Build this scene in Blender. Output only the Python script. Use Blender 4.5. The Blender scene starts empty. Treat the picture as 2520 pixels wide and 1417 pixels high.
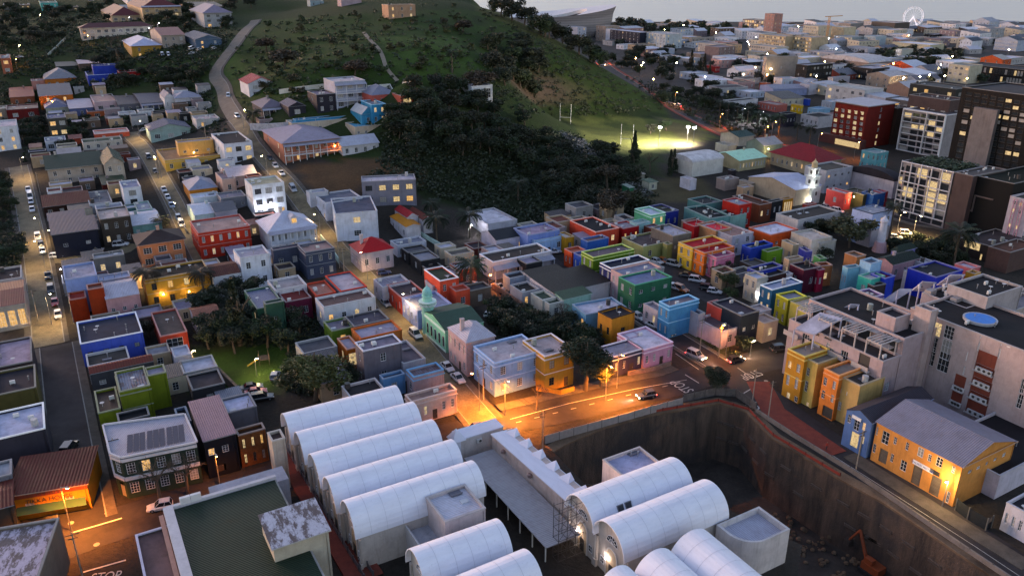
import bpy, bmesh, math, random
import numpy as np
from mathutils import Vector, Matrix
from mathutils.geometry import delaunay_2d_cdt
random.seed(7)
R = math.radians
S = bpy.context.scene
COL = S.collection
# ---------------------------------------------------------------- camera, sky, sun, exposure
CAMH, PITCH, FPX = 80.0, 21.9, 1960.0
cam = bpy.data.cameras.new('camera'); cam.sensor_width = 36; cam.lens = 36*FPX/2520
cam.clip_start = 1; cam.clip_end = 60000
camo = bpy.data.objects.new('camera', cam); COL.objects.link(camo)
camo.location = (0, 0, CAMH); camo.rotation_euler = (R(90-PITCH), 0, 0)
S.camera = camo
w = bpy.data.worlds.new('World'); S.world = w; w.use_nodes = True
nt = w.node_tree; sky = nt.nodes.new('ShaderNodeTexSky'); sky.sky_type = 'NISHITA'; sky.sun_disc = False
SUN_EL, SUN_AZ = 3.0, -60.0
sky.sun_elevation = R(SUN_EL); sky.sun_rotation = R(SUN_AZ); sky.altitude = 100; sky.air_density = 1.0; sky.dust_density = 1.2; sky.ozone_density = 1.6
nt.links.new(sky.outputs[0], nt.nodes['Background'].inputs[0]); nt.nodes['Background'].inputs[1].default_value = 0.15
sl = bpy.data.lights.new('sun', 'SUN'); sl.energy = 0.5; sl.angle = R(20); sl.color = (1.0, 0.86, 0.8)
so = bpy.data.objects.new('sun', sl); COL.objects.link(so)
_d = Vector((math.sin(R(SUN_AZ)), math.cos(R(SUN_AZ)), math.tan(R(SUN_EL))))
so.rotation_euler = _d.to_track_quat('Z', 'Y').to_euler()
S.view_settings.view_transform = 'Standard'; S.view_settings.look = 'None'
S.view_settings.exposure = 2.5
S.view_settings.use_white_balance = True; S.view_settings.white_balance_temperature = 6800; S.view_settings.white_balance_tint = 33; S.view_settings.gamma = 1.0; S.view_settings.use_curve_mapping = False
# ---------------------------------------------------------------- terrain height field
SP, CP = math.sin(R(PITCH)), math.cos(R(PITCH))
def ray(x, y):
    a = (x-1260)/FPX; b = -(y-708.5)/FPX
    return (a, CP+b*SP, -SP+b*CP)
def U(x, y, z=0.0):
    r = ray(x, y); t = (z-CAMH)/r[2]
    return (r[0]*t, r[1]*t)
def pix(X, Y, Z):
    d = Z-CAMH; f = Y*CP-d*SP; u = Y*SP+d*CP
    return (1260+FPX*X/f, 708.5-FPX*u/f)
_cp = [(0,1417,0),(600,1417,0),(1260,1417,0),(2520,1417,0),(0,1100,0),(400,1100,0),(900,1000,0),(1300,1000,0),(1800,1000,0),(2400,1000,0),
(100,850,0),(500,850,0),(900,800,0),(1300,780,0),(1700,800,0),(2300,800,0),(100,700,.5),(500,700,.5),(900,700,0),(1200,680,0),(1600,650,0),(2100,650,0),(2480,700,0),
(60,560,2.5),(250,560,2.5),(400,560,3),(700,560,3.5),(900,560,2.5),(1100,560,1),(1400,600,0),(1800,520,0),(2200,500,0),(1650,430,1),(2000,400,0),(2500,450,0),(2300,300,0),
(60,420,7),(300,420,8),(600,420,11),(750,440,12),(900,460,10),(1000,430,13),(50,320,11),(300,300,14),(450,300,15),(550,300,18),(620,330,18),(800,400,14),(920,370,15),
(100,230,18),(300,230,21),(450,220,24),(560,230,25),(700,270,27),(850,275,25),(1000,250,27),(1100,260,26),(660,335,17),(780,335,18),(900,330,19.5),(1050,450,9),(1100,380,15),(1200,450,6),(1300,520,2),(1200,560,1),(1400,400,4),(1500,450,2),
(1150,300,24),(1250,330,14),(1330,380,6),(150,140,32),(380,130,37),(560,130,38),(620,60,46),(700,180,36),(850,150,41),(1000,180,39),(900,60,50),(1050,80,48),(700,30,50),(300,40,46),(100,40,44),(30,100,38),
(1170,190,34),(1160,120,42),(1215,140,39),(1330,160,31),(1430,190,24),(1520,230,14),(1230,275,21),(1330,285,8),(1420,290,6),(1500,290,5),(1600,300,4),
(1165,0,58),(1235,32,52),(1300,62,46),(1380,102,37),(1450,145,28),(1500,180,22),(1560,215,15),(1640,262,5),(1400,300,5),(1550,330,5),(1650,350,4),(1500,365,5),(1450,330,5),
(900,-10,60),(600,-10,60),(300,-10,56),(0,-10,52),(1160,-12,61),
(1500,120,0),(1440,95,0),(1590,180,0),(1650,235,0),(1750,290,0),(1850,330,0),(1900,150,0),(2400,100,0),(2520,200,0),(1700,70,0),(1560,60,0),(2100,60,0)]
pts = []
for x, y, z in _cp:
    X, Y = U(x, y, z); pts.append((X, Y, z+.5))
for px, py, z, k, zb in [(1165,0,58,1.22,18),(1235,32,52,1.2,8),(1300,62,46,1.2,3),(1380,102,37,1.2,1),(1450,145,28,1.2,0),(1500,180,22,1.18,0),(1560,215,15,1.15,0),(1640,262,5,1.1,0)]:
    X, Y = U(px, py, z); pts.append((X*k, Y*k, zb+.5))
pts += [(-900,1000,80),(-500,900,66),(-1100,500,60),(-600,300,25),(100,1400,0),(-300,1500,60),(600,1500,0),(1200,1300,0),(900,500,0),(500,200,0),(300,20,0),(-300,20,0),(-300,150,1)]
pts = np.array(pts)
D = np.hypot(pts[:,None,0]-pts[None,:,0], pts[:,None,1]-pts[None,:,1])
n = len(pts); A = np.zeros((n+1, n+1)); A[:n,:n] = -D+np.eye(n)*-1.0; A[:n,n] = 1; A[n,:n] = 1
wt = np.linalg.solve(A, np.append(pts[:,2], 0))
GX0, GY0, GS = -700., 30., 4.
gx = np.arange(GX0, 900, GS); gy = np.arange(GY0, 1500, GS)
Zg = np.full((len(gy), len(gx)), wt[n])
XX, YY = np.meshgrid(gx, gy)
for i in range(n): Zg -= wt[i]*np.hypot(XX-pts[i,0], YY-pts[i,1])
Zg = np.maximum(0, Zg-.6)
for _ in range(3):   # soften the kinks of the interpolation
    Z2 = Zg.copy(); Z2[1:-1,1:-1] = (Zg[1:-1,1:-1]*2+Zg[:-2,1:-1]+Zg[2:,1:-1]+Zg[1:-1,:-2]+Zg[1:-1,2:])/6; Zg = Z2
Zg[Zg < .12] = 0
def T(x, y):
    u = (np.asarray(x, float)-GX0)/GS; v = (np.asarray(y, float)-GY0)/GS
    u = np.clip(u, 0, len(gx)-1.001); v = np.clip(v, 0, len(gy)-1.001)
    i = u.astype(int); j = v.astype(int); a = u-i; b = v-j
    return (Zg[j,i]*(1-a)+Zg[j,i+1]*a)*(1-b)+(Zg[j+1,i]*(1-a)+Zg[j+1,i+1]*a)*b
def Tf(x, y): return float(T(x, y))
def G(px, py, h=0.0):
    """ground point under a pixel of the photograph (h metres above the ground): first hit along the ray"""
    r = np.array(ray(px, py)); t = np.geomspace(45, 2600, 700)
    X = r[0]*t; Y = r[1]*t; Z = CAMH+r[2]*t
    k = np.nonzero(Z <= T(X, Y)+h)[0]
    if len(k) == 0: return (float(X[-1]), float(Y[-1]), 0.0)
    k = k[0]; lo, hi = t[max(k-1,0)], t[k]
    for _ in range(20):
        m = (lo+hi)/2
        if CAMH+r[2]*m <= Tf(r[0]*m, r[1]*m)+h: hi = m
        else: lo = m
    return (float(r[0]*hi), float(r[1]*hi), Tf(r[0]*hi, r[1]*hi))
# ---------------------------------------------------------------- materials
MATS = {}
def mat(name):
    m = bpy.data.materials.new(name); m.use_nodes = True; MATS[name] = m
    t = m.node_tree; b = t.nodes['Principled BSDF']
    return m, t, b
def N(t, typ, **k):
    n = t.nodes.new(typ)
    for a, v in k.items():
        if a.startswith('i_'):
            key = a[2:]; key = int(key) if key.isdigit() else key
            n.inputs[key].default_value = v
        else: setattr(n, a, v)
    return n
def L(t, a, b): t.links.new(a, b)
def ramp(t, fac, stops, interp='LINEAR'):
    n = t.nodes.new('ShaderNodeValToRGB'); n.color_ramp.interpolation = interp
    e = n.color_ramp.elements
    while len(e) < len(stops): e.new(.5)
    for i, (p, c) in enumerate(stops):
        e[i].position = p; e[i].color = (c, c, c, 1) if isinstance(c, (int, float)) else (*c, 1)
    L(t, fac, n.inputs[0]); return n.outputs[0]
def mixc(t, f, a, b, mode='MIX'):
    n = t.nodes.new('ShaderNodeMix'); n.data_type = 'RGBA'; n.blend_type = mode
    for s, v in ((0, f), (6, a), (7, b)):
        if isinstance(v, (int, float)): n.inputs[s].default_value = v
        elif isinstance(v, tuple): n.inputs[s].default_value = (*v, 1)
        else: L(t, v, n.inputs[s])
    return n.outputs[2]
def noise(t, vec, scale, detail=4, rough=.6, dist=0):
    n = N(t, 'ShaderNodeTexNoise', i_Scale=scale, i_Detail=detail, i_Roughness=rough, i_Distortion=dist); L(t, vec, n.inputs[0]); return n.outputs[0]
def mapv(t, vec, sc):
    n = N(t, 'ShaderNodeMapping', i_Scale=sc); L(t, vec, n.inputs[0]); return n.outputs[0]
def bump(t, b, h, s=.3, d=.05):
    n = N(t, 'ShaderNodeBump', i_Strength=s, i_Distance=d); L(t, h, n.inputs['Height']); L(t, n.outputs[0], b.inputs['Normal'])
def spaces(t):
    tc = N(t, 'ShaderNodeTexCoord'); oi = N(t, 'ShaderNodeObjectInfo')
    ad = N(t, 'ShaderNodeVectorMath', operation='ADD'); L(t, tc.outputs['Object'], ad.inputs[0])
    cb = N(t, 'ShaderNodeCombineXYZ'); mu = N(t, 'ShaderNodeMath', operation='MULTIPLY', i_1=90.); L(t, oi.outputs['Random'], mu.inputs[0])
    L(t, mu.outputs[0], cb.inputs[0]); L(t, mu.outputs[0], cb.inputs[1]); L(t, cb.outputs[0], ad.inputs[1])
    return ad.outputs[0], tc.outputs['Object'], oi.outputs['Color']
def obj_mat(name, rough=.8, grime=.45, grimecol=(.10,.085,.07), sc=1.0, streak=True, bumps=.25):
    m, t, b = mat(name); v, o, c = spaces(t)
    n1 = noise(t, v, .35*sc, 5, .65)
    n2 = noise(t, mapv(t, v, (1.6*sc,1.6*sc,.18*sc) if streak else (.9*sc,.9*sc,.9*sc)), 1.0, 5, .7)
    f1 = ramp(t, n1, [(.42,0.),(.72,grime)]); f2 = ramp(t, n2, [(.5,0.),(.8,grime*1.1)]); gc = tuple(.3+x*1.4 for x in grimecol)
    c1 = mixc(t, f1, c, gc, 'MULTIPLY'); c2 = mixc(t, f2, c1, gc, 'MULTIPLY')
    c2 = mixc(t, ramp(t, noise(t, v, .8*sc, 6, .7), [(.5,0.),(.75,.3)]), c2, mixc(t, 1., c2, (1.5,1.45,1.4), 'MULTIPLY'))
    n3 = noise(t, v, 6*sc, 3); c3 = mixc(t, .12, c2, n3, 'OVERLAY')
    L(t, c3, b.inputs['Base Color']); b.inputs['Roughness'].default_value = rough; b.inputs['Specular IOR Level'].default_value = .25
    bump(t, b, noise(t, v, 9*sc, 4), bumps, .03); return m
M_WALL = obj_mat('painted_plaster')
M_TRIM = obj_mat('painted_trim', .7, .3)
M_FLAT = obj_mat('flat_roof_membrane', .85, .75, (.13,.12,.12), .8, False)
M_CONC = obj_mat('concrete', .9, .5, (.08,.07,.06), .8)
M_STONE = obj_mat('rough_stone_wall', .95, .7, (.06,.05,.04), 2.5, False, .8)
def corr(name, axis, pitch=.35, rust=.35, rough=.5, rustcol=(.12,.045,.025)):
    m, t, b = mat(name); v, o, c = spaces(t)
    sp = N(t, 'ShaderNodeSeparateXYZ'); L(t, o, sp.inputs[0])
    mu = N(t, 'ShaderNodeMath', operation='MULTIPLY', i_1=6.283/pitch); L(t, sp.outputs[axis], mu.inputs[0])
    si = N(t, 'ShaderNodeMath', operation='SINE'); L(t, mu.outputs[0], si.inputs[0])
    sx = ramp(t, si.outputs[0], [(0.,.82),(.8,1.)])
    n1 = noise(t, v, .45, 6, .7); n2 = noise(t, mapv(t, v, (3,.5,3) if axis == 0 else (.5,3,3)), 1, 5, .7)
    f = ramp(t, n1, [(.45,0.),(.7,rust)]); f2 = ramp(t, n2, [(.48,0.),(.75,rust)])
    md = 'MIX' if rust > .5 else 'MULTIPLY'; rc = rustcol if rust > .5 else (.5,.42,.38)
    c1 = mixc(t, f, c, rc, md); c2 = mixc(t, f2, c1, rc, md); c3 = mixc(t, 1., c2, sx, 'MULTIPLY')
    L(t, c3, b.inputs['Base Color']); b.inputs['Roughness'].default_value = rough; b.inputs['Specular IOR Level'].default_value = .18
    bump(t, b, si.outputs[0], .6, .05); return m
M_CORX = corr('corrugated_sheet', 0); M_CORY = corr('corrugated_sheet_across', 1)
M_RUST = corr('rusted_sheet', 0, .5, .95, .7)
def stained():
    m, t, b = mat('stained_white_roof'); v, o, c = spaces(t)
    f = ramp(t, noise(t, mapv(t, v, (1.2,.5,1)), .7, 8, .75), [(.46,0.),(.54,1.)]); g = ramp(t, noise(t, v, 3., 6, .8), [(.45,0.),(.7,.5)])
    L(t, mixc(t, g, mixc(t, f, c, (.12,.085,.08)), (.2,.19,.2)), b.inputs['Base Color']); b.inputs['Roughness'].default_value = .9; return m
M_STAIN = stained()
def tile_mat():
    m, t, b = mat('roof_tiles'); v, o, c = spaces(t)
    br = N(t, 'ShaderNodeTexBrick', i_Scale=1.6, i_4=0.0); L(t, mapv(t, o, (1,1,1)), br.inputs[0])
    br.inputs['Color1'].default_value = (1,1,1,1); br.inputs['Color2'].default_value = (.7,.7,.7,1); br.inputs['Mortar'].default_value = (.35,.35,.35,1)
    c1 = mixc(t, 1., c, br.outputs[0], 'MULTIPLY'); L(t, mixc(t, ramp(t, noise(t, v, .5, 5), [(.45,0.),(.75,.5)]), c1, (.04,.03,.03)), b.inputs['Base Color'])
    b.inputs['Roughness'].default_value = .75; bump(t, b, br.outputs[1], .5, .04)
tile_mat(); M_TILE = MATS['roof_tiles']
def simple(name, col, rough=.6, metal=0., emit=None, es=0., var=.0, spec=None):
    m, t, b = mat(name); b.inputs['Roughness'].default_value = rough; b.inputs['Metallic'].default_value = metal
    if var:
        v, o, c = spaces(t); L(t, mixc(t, ramp(t, noise(t, v, 2.5, 5), [(.35,0.),(.75,var)]), col, tuple(x*.35 for x in col)), b.inputs['Base Color'])
    else: b.inputs['Base Color'].default_value = (*col, 1)
    if emit: b.inputs['Emission Color'].default_value = (*emit, 1); b.inputs['Emission Strength'].default_value = es
    if spec is not None: b.inputs['Specular IOR Level'].default_value = spec
    return m
M_GLASS = simple('window_glass', (.02,.025,.03), .12, var=.4)
M_CURT = simple('curtained_window', (.28,.28,.27), .4, var=.5)
def lit(name, col, st, sc=2.5):
    m, t, b = mat(name); v, o, c = spaces(t)
    n = ramp(t, noise(t, v, sc, 3, .6), [(.3,.15),(.55,.7),(.75,1.)])
    b.inputs['Base Color'].default_value = (.1,.08,.05,1); b.inputs['Emission Color'].default_value = (*col, 1)
    mu = N(t, 'ShaderNodeMath', operation='MULTIPLY', i_1=st); L(t, n, mu.inputs[0]); L(t, mu.outputs[0], b.inputs['Emission Strength']); return m
M_LITW = lit('lit_window_warm', (1,.62,.16), .22); M_LITY = lit('lit_window_yellow', (1,.82,.35), .17); M_LITO = lit('lit_window_orange', (1,.35,.06), .4)
M_FRAME = simple('white_window_frame', (.72,.72,.74), .6, var=.4)
M_FRAMED = simple('dark_window_frame', (.05,.045,.04), .5)
def obj_plain(name, rough=.5, metal=0., coat=0.):
    m, t, b = mat(name); v, o, c = spaces(t)
    L(t, mixc(t, ramp(t, noise(t, v, 1.5, 5), [(.4,0.),(.8,.35)]), c, (.05,.05,.05)), b.inputs['Base Color'])
    b.inputs['Roughness'].default_value = rough; b.inputs['Metallic'].default_value = metal; b.inputs['Coat Weight'].default_value = coat; return m
M_OBJ = obj_plain('painted_surface', .55); M_CAR = obj_plain('car_paint', .3, .1, .7); M_METAL = obj_plain('galvanised_metal', .45, .5)
M_CGLASS = simple('car_glass', (.012,.014,.018), .08); M_TYRE = simple('tyre_rubber', (.015,.015,.015), .85)
M_RIM = simple('wheel_rim', (.35,.35,.37), .35, .7)
M_HEAD = simple('headlight_lens', (.7,.7,.7), .2); M_TAIL = simple('tail_light_lens', (.35,.02,.02), .3)
M_HEADON = simple('headlight_on', (1,.8,.5), .2, emit=(1,.7,.35), es=14.); M_TAILON = simple('tail_light_on', (1,.05,.03), .2, emit=(1,.05,.03), es=8.)
M_LAMPW = simple('lamp_glow_white', (1,1,1), .3, emit=(.8,.95,1), es=40.); M_LAMPO = simple('lamp_glow_orange', (1,.6,.2), .3, emit=(1,.45,.08), es=40.); M_LAMPY = simple('lamp_glow_yellow', (1,.8,.4), .3, emit=(1,.8,.35), es=35.)
def surf(name, c1, c2, sc=.5, rough=.9, bs=.3, fine=8, c3=None):
    m, t, b = mat(name); g = N(t, 'ShaderNodeNewGeometry'); p = g.outputs['Position']
    c = mixc(t, ramp(t, noise(t, p, sc, 6, .65), [(.35,0.),(.68,1.)]), c1, c2)
    if c3: c = mixc(t, ramp(t, noise(t, p, sc*.35, 5, .6), [(.52,0.),(.66,1.)]), c, c3)
    c = mixc(t, .35, c, noise(t, p, fine, 4), 'OVERLAY')
    L(t, c, b.inputs['Base Color']); b.inputs['Roughness'].default_value = rough; b.inputs['Specular IOR Level'].default_value = .15; bump(t, b, noise(t, p, fine, 5), bs, .08); return m
M_ASPH = surf('asphalt', (.030,.027,.030), (.045,.040,.042), .35, .75, .2, 12, (.02,.018,.02))
M_PAVE = surf('pavement_slabs', (.07,.06,.052), (.11,.095,.08), .6, .9, .3, 6)
M_KERB = surf('kerb_stone', (.2,.19,.175), (.27,.26,.24), 1., .9, .3, 6)
M_REDP = surf('red_brick_paving', (.23,.052,.036), (.16,.04,.03), .8, .85, .3, 9)
M_PAINT = surf('road_paint', (.55,.53,.5), (.32,.31,.29), 1.4, .8, .1, 10)
M_GRASS = surf('short_grass', (.035,.065,.014), (.06,.09,.022), .25, .95, .6, 5)
M_DIRT = surf('bare_dirt', (.12,.075,.048), (.19,.125,.08), .3, .95, .7, 3, (.07,.045,.03))
M_PATH = surf('dirt_path', (.2,.16,.12), (.26,.21,.16), .6, .95, .4, 5)
def cobble():
    m, t, b = mat('cobblestones'); g = N(t, 'ShaderNodeNewGeometry'); p = g.outputs['Position']
    vo = N(t, 'ShaderNodeTexVoronoi', i_Scale=2.6); L(t, p, vo.inputs[0])
    c = mixc(t, ramp(t, noise(t, p, .22, 5), [(.38,0.),(.65,1.)]), (.15,.115,.06), (.28,.22,.12))  # yellow lamplight of the streets is put into the stone colours
    c = mixc(t, .6, c, ramp(t, vo.outputs[0], [(0.,1.),(.55,.35)]), 'MULTIPLY'); c = mixc(t, ramp(t, noise(t, p, .9, 6), [(.5,0.),(.7,.6)]), c, (.07,.06,.035))
    L(t, c, b.inputs['Base Color']); b.inputs['Roughness'].default_value = .8; bump(t, b, vo.outputs[0], .6, .05)
cobble(); M_COB = MATS['cobblestones']
def groundmat():
    m, t, b = mat('ground_cover'); g = N(t, 'ShaderNodeNewGeometry'); p = g.outputs['Position']
    at = N(t, 'ShaderNodeAttribute', attribute_name='cover'); c = at.outputs['Color']
    c = mixc(t, ramp(t, noise(t, p, .09, 8, .7), [(.38,0.),(.66,.8)]), c, mixc(t, .5, c, (.025,.022,.016)))
    c = mixc(t, .6, c, noise(t, p, 1.3, 6, .75), 'OVERLAY')
    sep = N(t, 'ShaderNodeSeparateXYZ'); L(t, g.outputs['Normal'], sep.inputs[0])
    rk = mixc(t, noise(t, mapv(t, p, (1,1,.12)), .7, 6, .7), (.045,.032,.022), (.16,.11,.075))
    c = mixc(t, ramp(t, sep.outputs[2], [(.70,1.),(.80,0.)]), c, rk)
    L(t, c, b.inputs['Base Color']); b.inputs['Roughness'].default_value = .95; b.inputs['Specular IOR Level'].default_value = .1; bump(t, b, noise(t, p, .8, 8, .7), .8, .5)
groundmat(); M_GROUND = MATS['ground_cover']
def seamat():
    m, t, b = mat('sea_water'); g = N(t, 'ShaderNodeNewGeometry'); p = g.outputs['Position']
    b.inputs['Base Color'].default_value = (.26,.26,.29,1); b.inputs['Roughness'].default_value = .3
    bump(t, b, noise(t, mapv(t, p, (.004,.02,.01)), 1., 6, .6), .55, 9.)
seamat()
def leafmat(name, rough=.7):
    m, t, b = mat(name); v, o, c = spaces(t)
    n = ramp(t, noise(t, v, .9, 3), [(.35,.45),(.65,1.4)]); L(t, mixc(t, 1., c, n, 'MULTIPLY'), b.inputs['Base Color']); b.inputs['Roughness'].default_value = rough; return m
M_LEAF = leafmat('foliage'); M_BARK = simple('tree_bark', (.09,.065,.045), .95, var=.6); M_BARKP = simple('pale_bark', (.28,.24,.2), .9, var=.5)
# ---------------------------------------------------------------- mesh and object helpers
class MB:
    def __init__(s): s.v = []; s.f = []; s.m = []; s.cur = 0
    def quad(s, *p): s.poly(p)
    def poly(s, p):
        k = len(s.v); s.v += [tuple(q) for q in p]; s.f.append(tuple(range(k, k+len(p)))); s.m.append(s.cur)
    def box(s, x0, x1, y0, y1, z0, z1):
        k = len(s.v); s.v += [(x0,y0,z0),(x1,y0,z0),(x1,y1,z0),(x0,y1,z0),(x0,y0,z1),(x1,y0,z1),(x1,y1,z1),(x0,y1,z1)]
        for q in ((0,3,2,1),(4,5,6,7),(0,1,5,4),(1,2,6,5),(2,3,7,6),(3,0,4,7)): s.f.append(tuple(k+i for i in q)); s.m.append(s.cur)
    def tube(s, a, b, r0, r1=None, n=6):
        r1 = r0 if r1 is None else r1; a = Vector(a); b = Vector(b); d = (b-a).normalized()
        u = d.orthogonal().normalized(); w_ = d.cross(u); k = len(s.v)
        for c, r in ((a, r0), (b, r1)):
            for i in range(n):
                t = 2*math.pi*i/n; s.v.append(tuple(c+u*(r*math.cos(t))+w_*(r*math.sin(t))))
        for i in range(n): s.f.append((k+i, k+(i+1)%n, k+n+(i+1)%n, k+n+i)); s.m.append(s.cur)
        s.f.append(tuple(k+n+i for i in range(n))); s.m.append(s.cur); s.f.append(tuple(k+n-1-i for i in range(n))); s.m.append(s.cur)
    def lathe(s, c, prof, n=12):
        k = len(s.v)
        for z, r in prof:
            for i in range(n): t = 2*math.pi*i/n; s.v.append((c[0]+r*math.cos(t), c[1]+r*math.sin(t), c[2]+z))
        for j in range(len(prof)-1):
            for i in range(n): s.f.append((k+j*n+i, k+j*n+(i+1)%n, k+(j+1)*n+(i+1)%n, k+(j+1)*n+i)); s.m.append(s.cur)
        s.f.append(tuple(k+(len(prof)-1)*n+i for i in range(n))); s.m.append(s.cur)
    def prism(s, pts2, z0, z1):
        n = len(pts2); s.poly([(x,y,z1) for x,y in pts2]); s.poly([(x,y,z0) for x,y in reversed(pts2)])
        for i in range(n):
            a = pts2[i]; b = pts2[(i+1)%n]; s.poly([(a[0],a[1],z0),(b[0],b[1],z0),(b[0],b[1],z1),(a[0],a[1],z1)])
    def mesh(s, name, mats, smooth=False):
        me = bpy.data.meshes.new(name); me.from_pydata(s.v, [], s.f)
        for m in (mats if isinstance(mats, (list, tuple)) else [mats]): me.materials.append(m)
        me.polygons.foreach_set('material_index', s.m)
        if smooth: me.polygons.foreach_set('use_smooth', [True]*len(s.f))
        return me
    def build(s, name, mats, parent=None, color=None, loc=None, rz=0, smooth=False):
        return link(name, s.mesh(name, mats, smooth), parent, color, loc, rz)
def link(name, data, parent=None, color=None, loc=None, rz=0):
    o = bpy.data.objects.new(name, data); COL.objects.link(o)
    if parent is not None: o.parent = parent
    if color is not None: o.color = (*color, 1)
    if loc is not None: o.location = loc
    if rz: o.rotation_euler.z = rz
    return o
def tag(o, label, cat, group=None, kind=None):
    if label: o['label'] = label
    if cat: o['category'] = cat
    if group: o['group'] = group
    if kind: o['kind'] = kind
    return o
def thing(name, label, cat, loc, rz=0, group=None):
    return tag(link(name, None, loc=loc, rz=rz), label, cat, group)
def struct(o): o['kind'] = 'structure'; return o
def dup(root, label, loc=None, rz=None, color=None, paint=()):
    r = root.copy(); COL.objects.link(r)
    if loc is not None: r.location = loc
    if rz is not None: r.rotation_euler = (0,0,rz)
    r['label'] = label
    if color is not None and root.type == 'MESH': r.color = (*color, 1)
    def rec(a, b):
        for ch in list(a.children):
            c = ch.copy(); COL.objects.link(c); c.parent = b
            if color is not None and ch.name.split('.')[0] in paint: c.color = (*color, 1)
            rec(ch, c)
    rec(root, r); return r
_HC = {}
def hx(s):
    """surface colour from a hex code, dark tones deepened to imitate shadow contrast"""
    if isinstance(s, tuple): return s
    if s not in _HC:
        v = [int(s[i:i+2], 16)/255 for i in (0,2,4)]; _HC[s] = tuple((x/12.92 if x <= .04045 else ((x+.055)/1.055)**2.4) for x in v)
        _HC[s] = tuple(min(.85, x*(1.06-.55*math.exp(-x*5))) for x in _HC[s])
    return _HC[s]
E1 = (math.cos(R(30)), math.sin(R(30))); E2 = (-math.sin(R(30)), math.cos(R(30)))
def inpoly(x, y, P):
    c = False; n = len(P); j = n-1
    for i in range(n):
        if (P[i][1] > y) != (P[j][1] > y) and x < (P[j][0]-P[i][0])*(y-P[i][1])/(P[j][1]-P[i][1])+P[i][0]: c = not c
        j = i
    return c
# ---------------------------------------------------------------- ground sheet with the excavated pit cut out
PIT = [U(*p) for p in [(1362,1112),(1400,1090),(1490,1052),(1600,1022),(1770,992),(1835,1012),(1895,1075),(2060,1175),(2175,1238),(2300,1322),(2560,1500),(2560,1900),(2020,1600),(1960,1430),(1975,1340),(1860,1290),(1760,1230),(1500,1190),(1440,1190)]]
COVER = [ # (pixel polygon, ground colour), later ones win
 ([(-100,-200),(1165,-20),(1300,62),(1450,145),(1640,262),(1660,330),(1560,600),(1180,520),(1030,470),(900,440),(640,330),(560,240),(520,320),(0,260)], (.026,.046,.012)),
 ([(540,140),(640,50),(1160,20),(1210,160),(1180,200),(700,270),(600,260),(545,190)], (.030,.062,.010)),
 ([(930,90),(1130,90),(1180,180),(990,200)], (.055,.10,.018)),
 ([(250,150),(530,135),(520,225),(480,235),(400,190),(330,190)], (.04,.07,.016)),
 ([(1165,0),(1300,62),(1450,145),(1640,262),(1650,285),(1400,235),(1330,150),(1200,100)], (.048,.078,.016)),
 ([(1170,-5),(1300,58),(1400,115),(1370,120),(1280,75),(1180,30)], (.10,.105,.03)),
 ([(545,150),(590,130),(600,170),(650,215),(590,215),(548,190)], (.045,.09,.015)),
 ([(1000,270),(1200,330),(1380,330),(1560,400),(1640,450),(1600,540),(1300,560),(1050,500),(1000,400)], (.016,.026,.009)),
 ([(1395,292),(1620,290),(1700,300),(1770,340),(1640,368),(1580,385),(1500,372),(1440,345)], (.12,.14,.036)),  # brighter field grass, floodlight put into the ground colour
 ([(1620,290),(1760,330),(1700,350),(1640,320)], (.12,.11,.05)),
 ([(730,405),(1020,385),(1040,440),(880,470),(760,470)], (.13,.07,.035)),
 ([(1540,180),(1640,215),(1700,260),(1670,262),(1600,220)], (.035,.07,.014)),
 ([(1540,440),(1740,440),(1750,500),(1600,500)], (.10,.08,.04)),
 ([(470,850),(720,840),(720,930),(690,960),(470,960)], (.03,.075,.012)),
 ([(1650,815),(1700,810),(1830,880),(1780,885)], (.04,.07,.02)),
 ([(1180,690),(1270,660),(1340,790),(1220,800)], (.16,.11,.09)),
]
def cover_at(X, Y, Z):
    if Y > 560 and X > 60 or Y > 900: return (.075,.068,.064)  # paler far ground, distance haze put into the colour
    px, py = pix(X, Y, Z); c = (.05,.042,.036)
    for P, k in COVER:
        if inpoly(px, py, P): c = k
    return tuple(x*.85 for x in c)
def axis(a, b, step, lo, hi, g):
    r = list(np.arange(a, b, step)); s = step
    while r[-1] < hi: s *= g; r.append(r[-1]+s)
    s = step; l = []
    x = a
    while x > lo: s *= g; x -= s; l.append(x)
    return np.array(l[::-1]+r)
xs = axis(-330, 240, 5, -5000, 6000, 1.12); ys = axis(60, 660, 5, -200, 1330, 1.06); ys = ys[ys < 1330]; ys = np.append(ys, 1330)
pitc = [(x, y) for x, y in PIT]
vin = [Vector(p) for p in PIT]; edges = [(i, (i+1) % len(PIT)) for i in range(len(PIT))]
for y in ys:
    for x in xs:
        if 0 < x < 140 and 40 < y < 150:
            if inpoly(x, y, pitc) or min(math.hypot(x-p[0], y-p[1]) for p in PIT) < 1.0: continue
        vin.append(Vector((float(x), float(y))))
vo, eo, fo, *_ = delaunay_2d_cdt(vin, edges, [], 0, 1e-4)
V = np.array([(v.x, v.y) for v in vo]); Zv = T(V[:,0], V[:,1])
F = []
for f in fo:
    cx = sum(V[i][0] for i in f)/3; cy = sum(V[i][1] for i in f)/3
    if not inpoly(cx, cy, pitc): F.append(tuple(f))
me = bpy.data.meshes.new('ground'); me.from_pydata([(a, b, c) for (a, b), c in zip(V.tolist(), Zv.tolist())], [], F)
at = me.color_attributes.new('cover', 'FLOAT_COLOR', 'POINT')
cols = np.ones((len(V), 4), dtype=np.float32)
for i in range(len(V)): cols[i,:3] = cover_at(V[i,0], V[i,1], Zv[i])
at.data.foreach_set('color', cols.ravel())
me.polygons.foreach_set('use_smooth', [True]*len(F)); me.materials.append(M_GROUND)
struct(link('ground', me))
m = MB(); m.quad((-40000,1325,-.6),(40000,1325,-.6),(40000,42000,-.6),(-40000,42000,-.6)); struct(m.build('sea', MATS['sea_water']))
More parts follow.
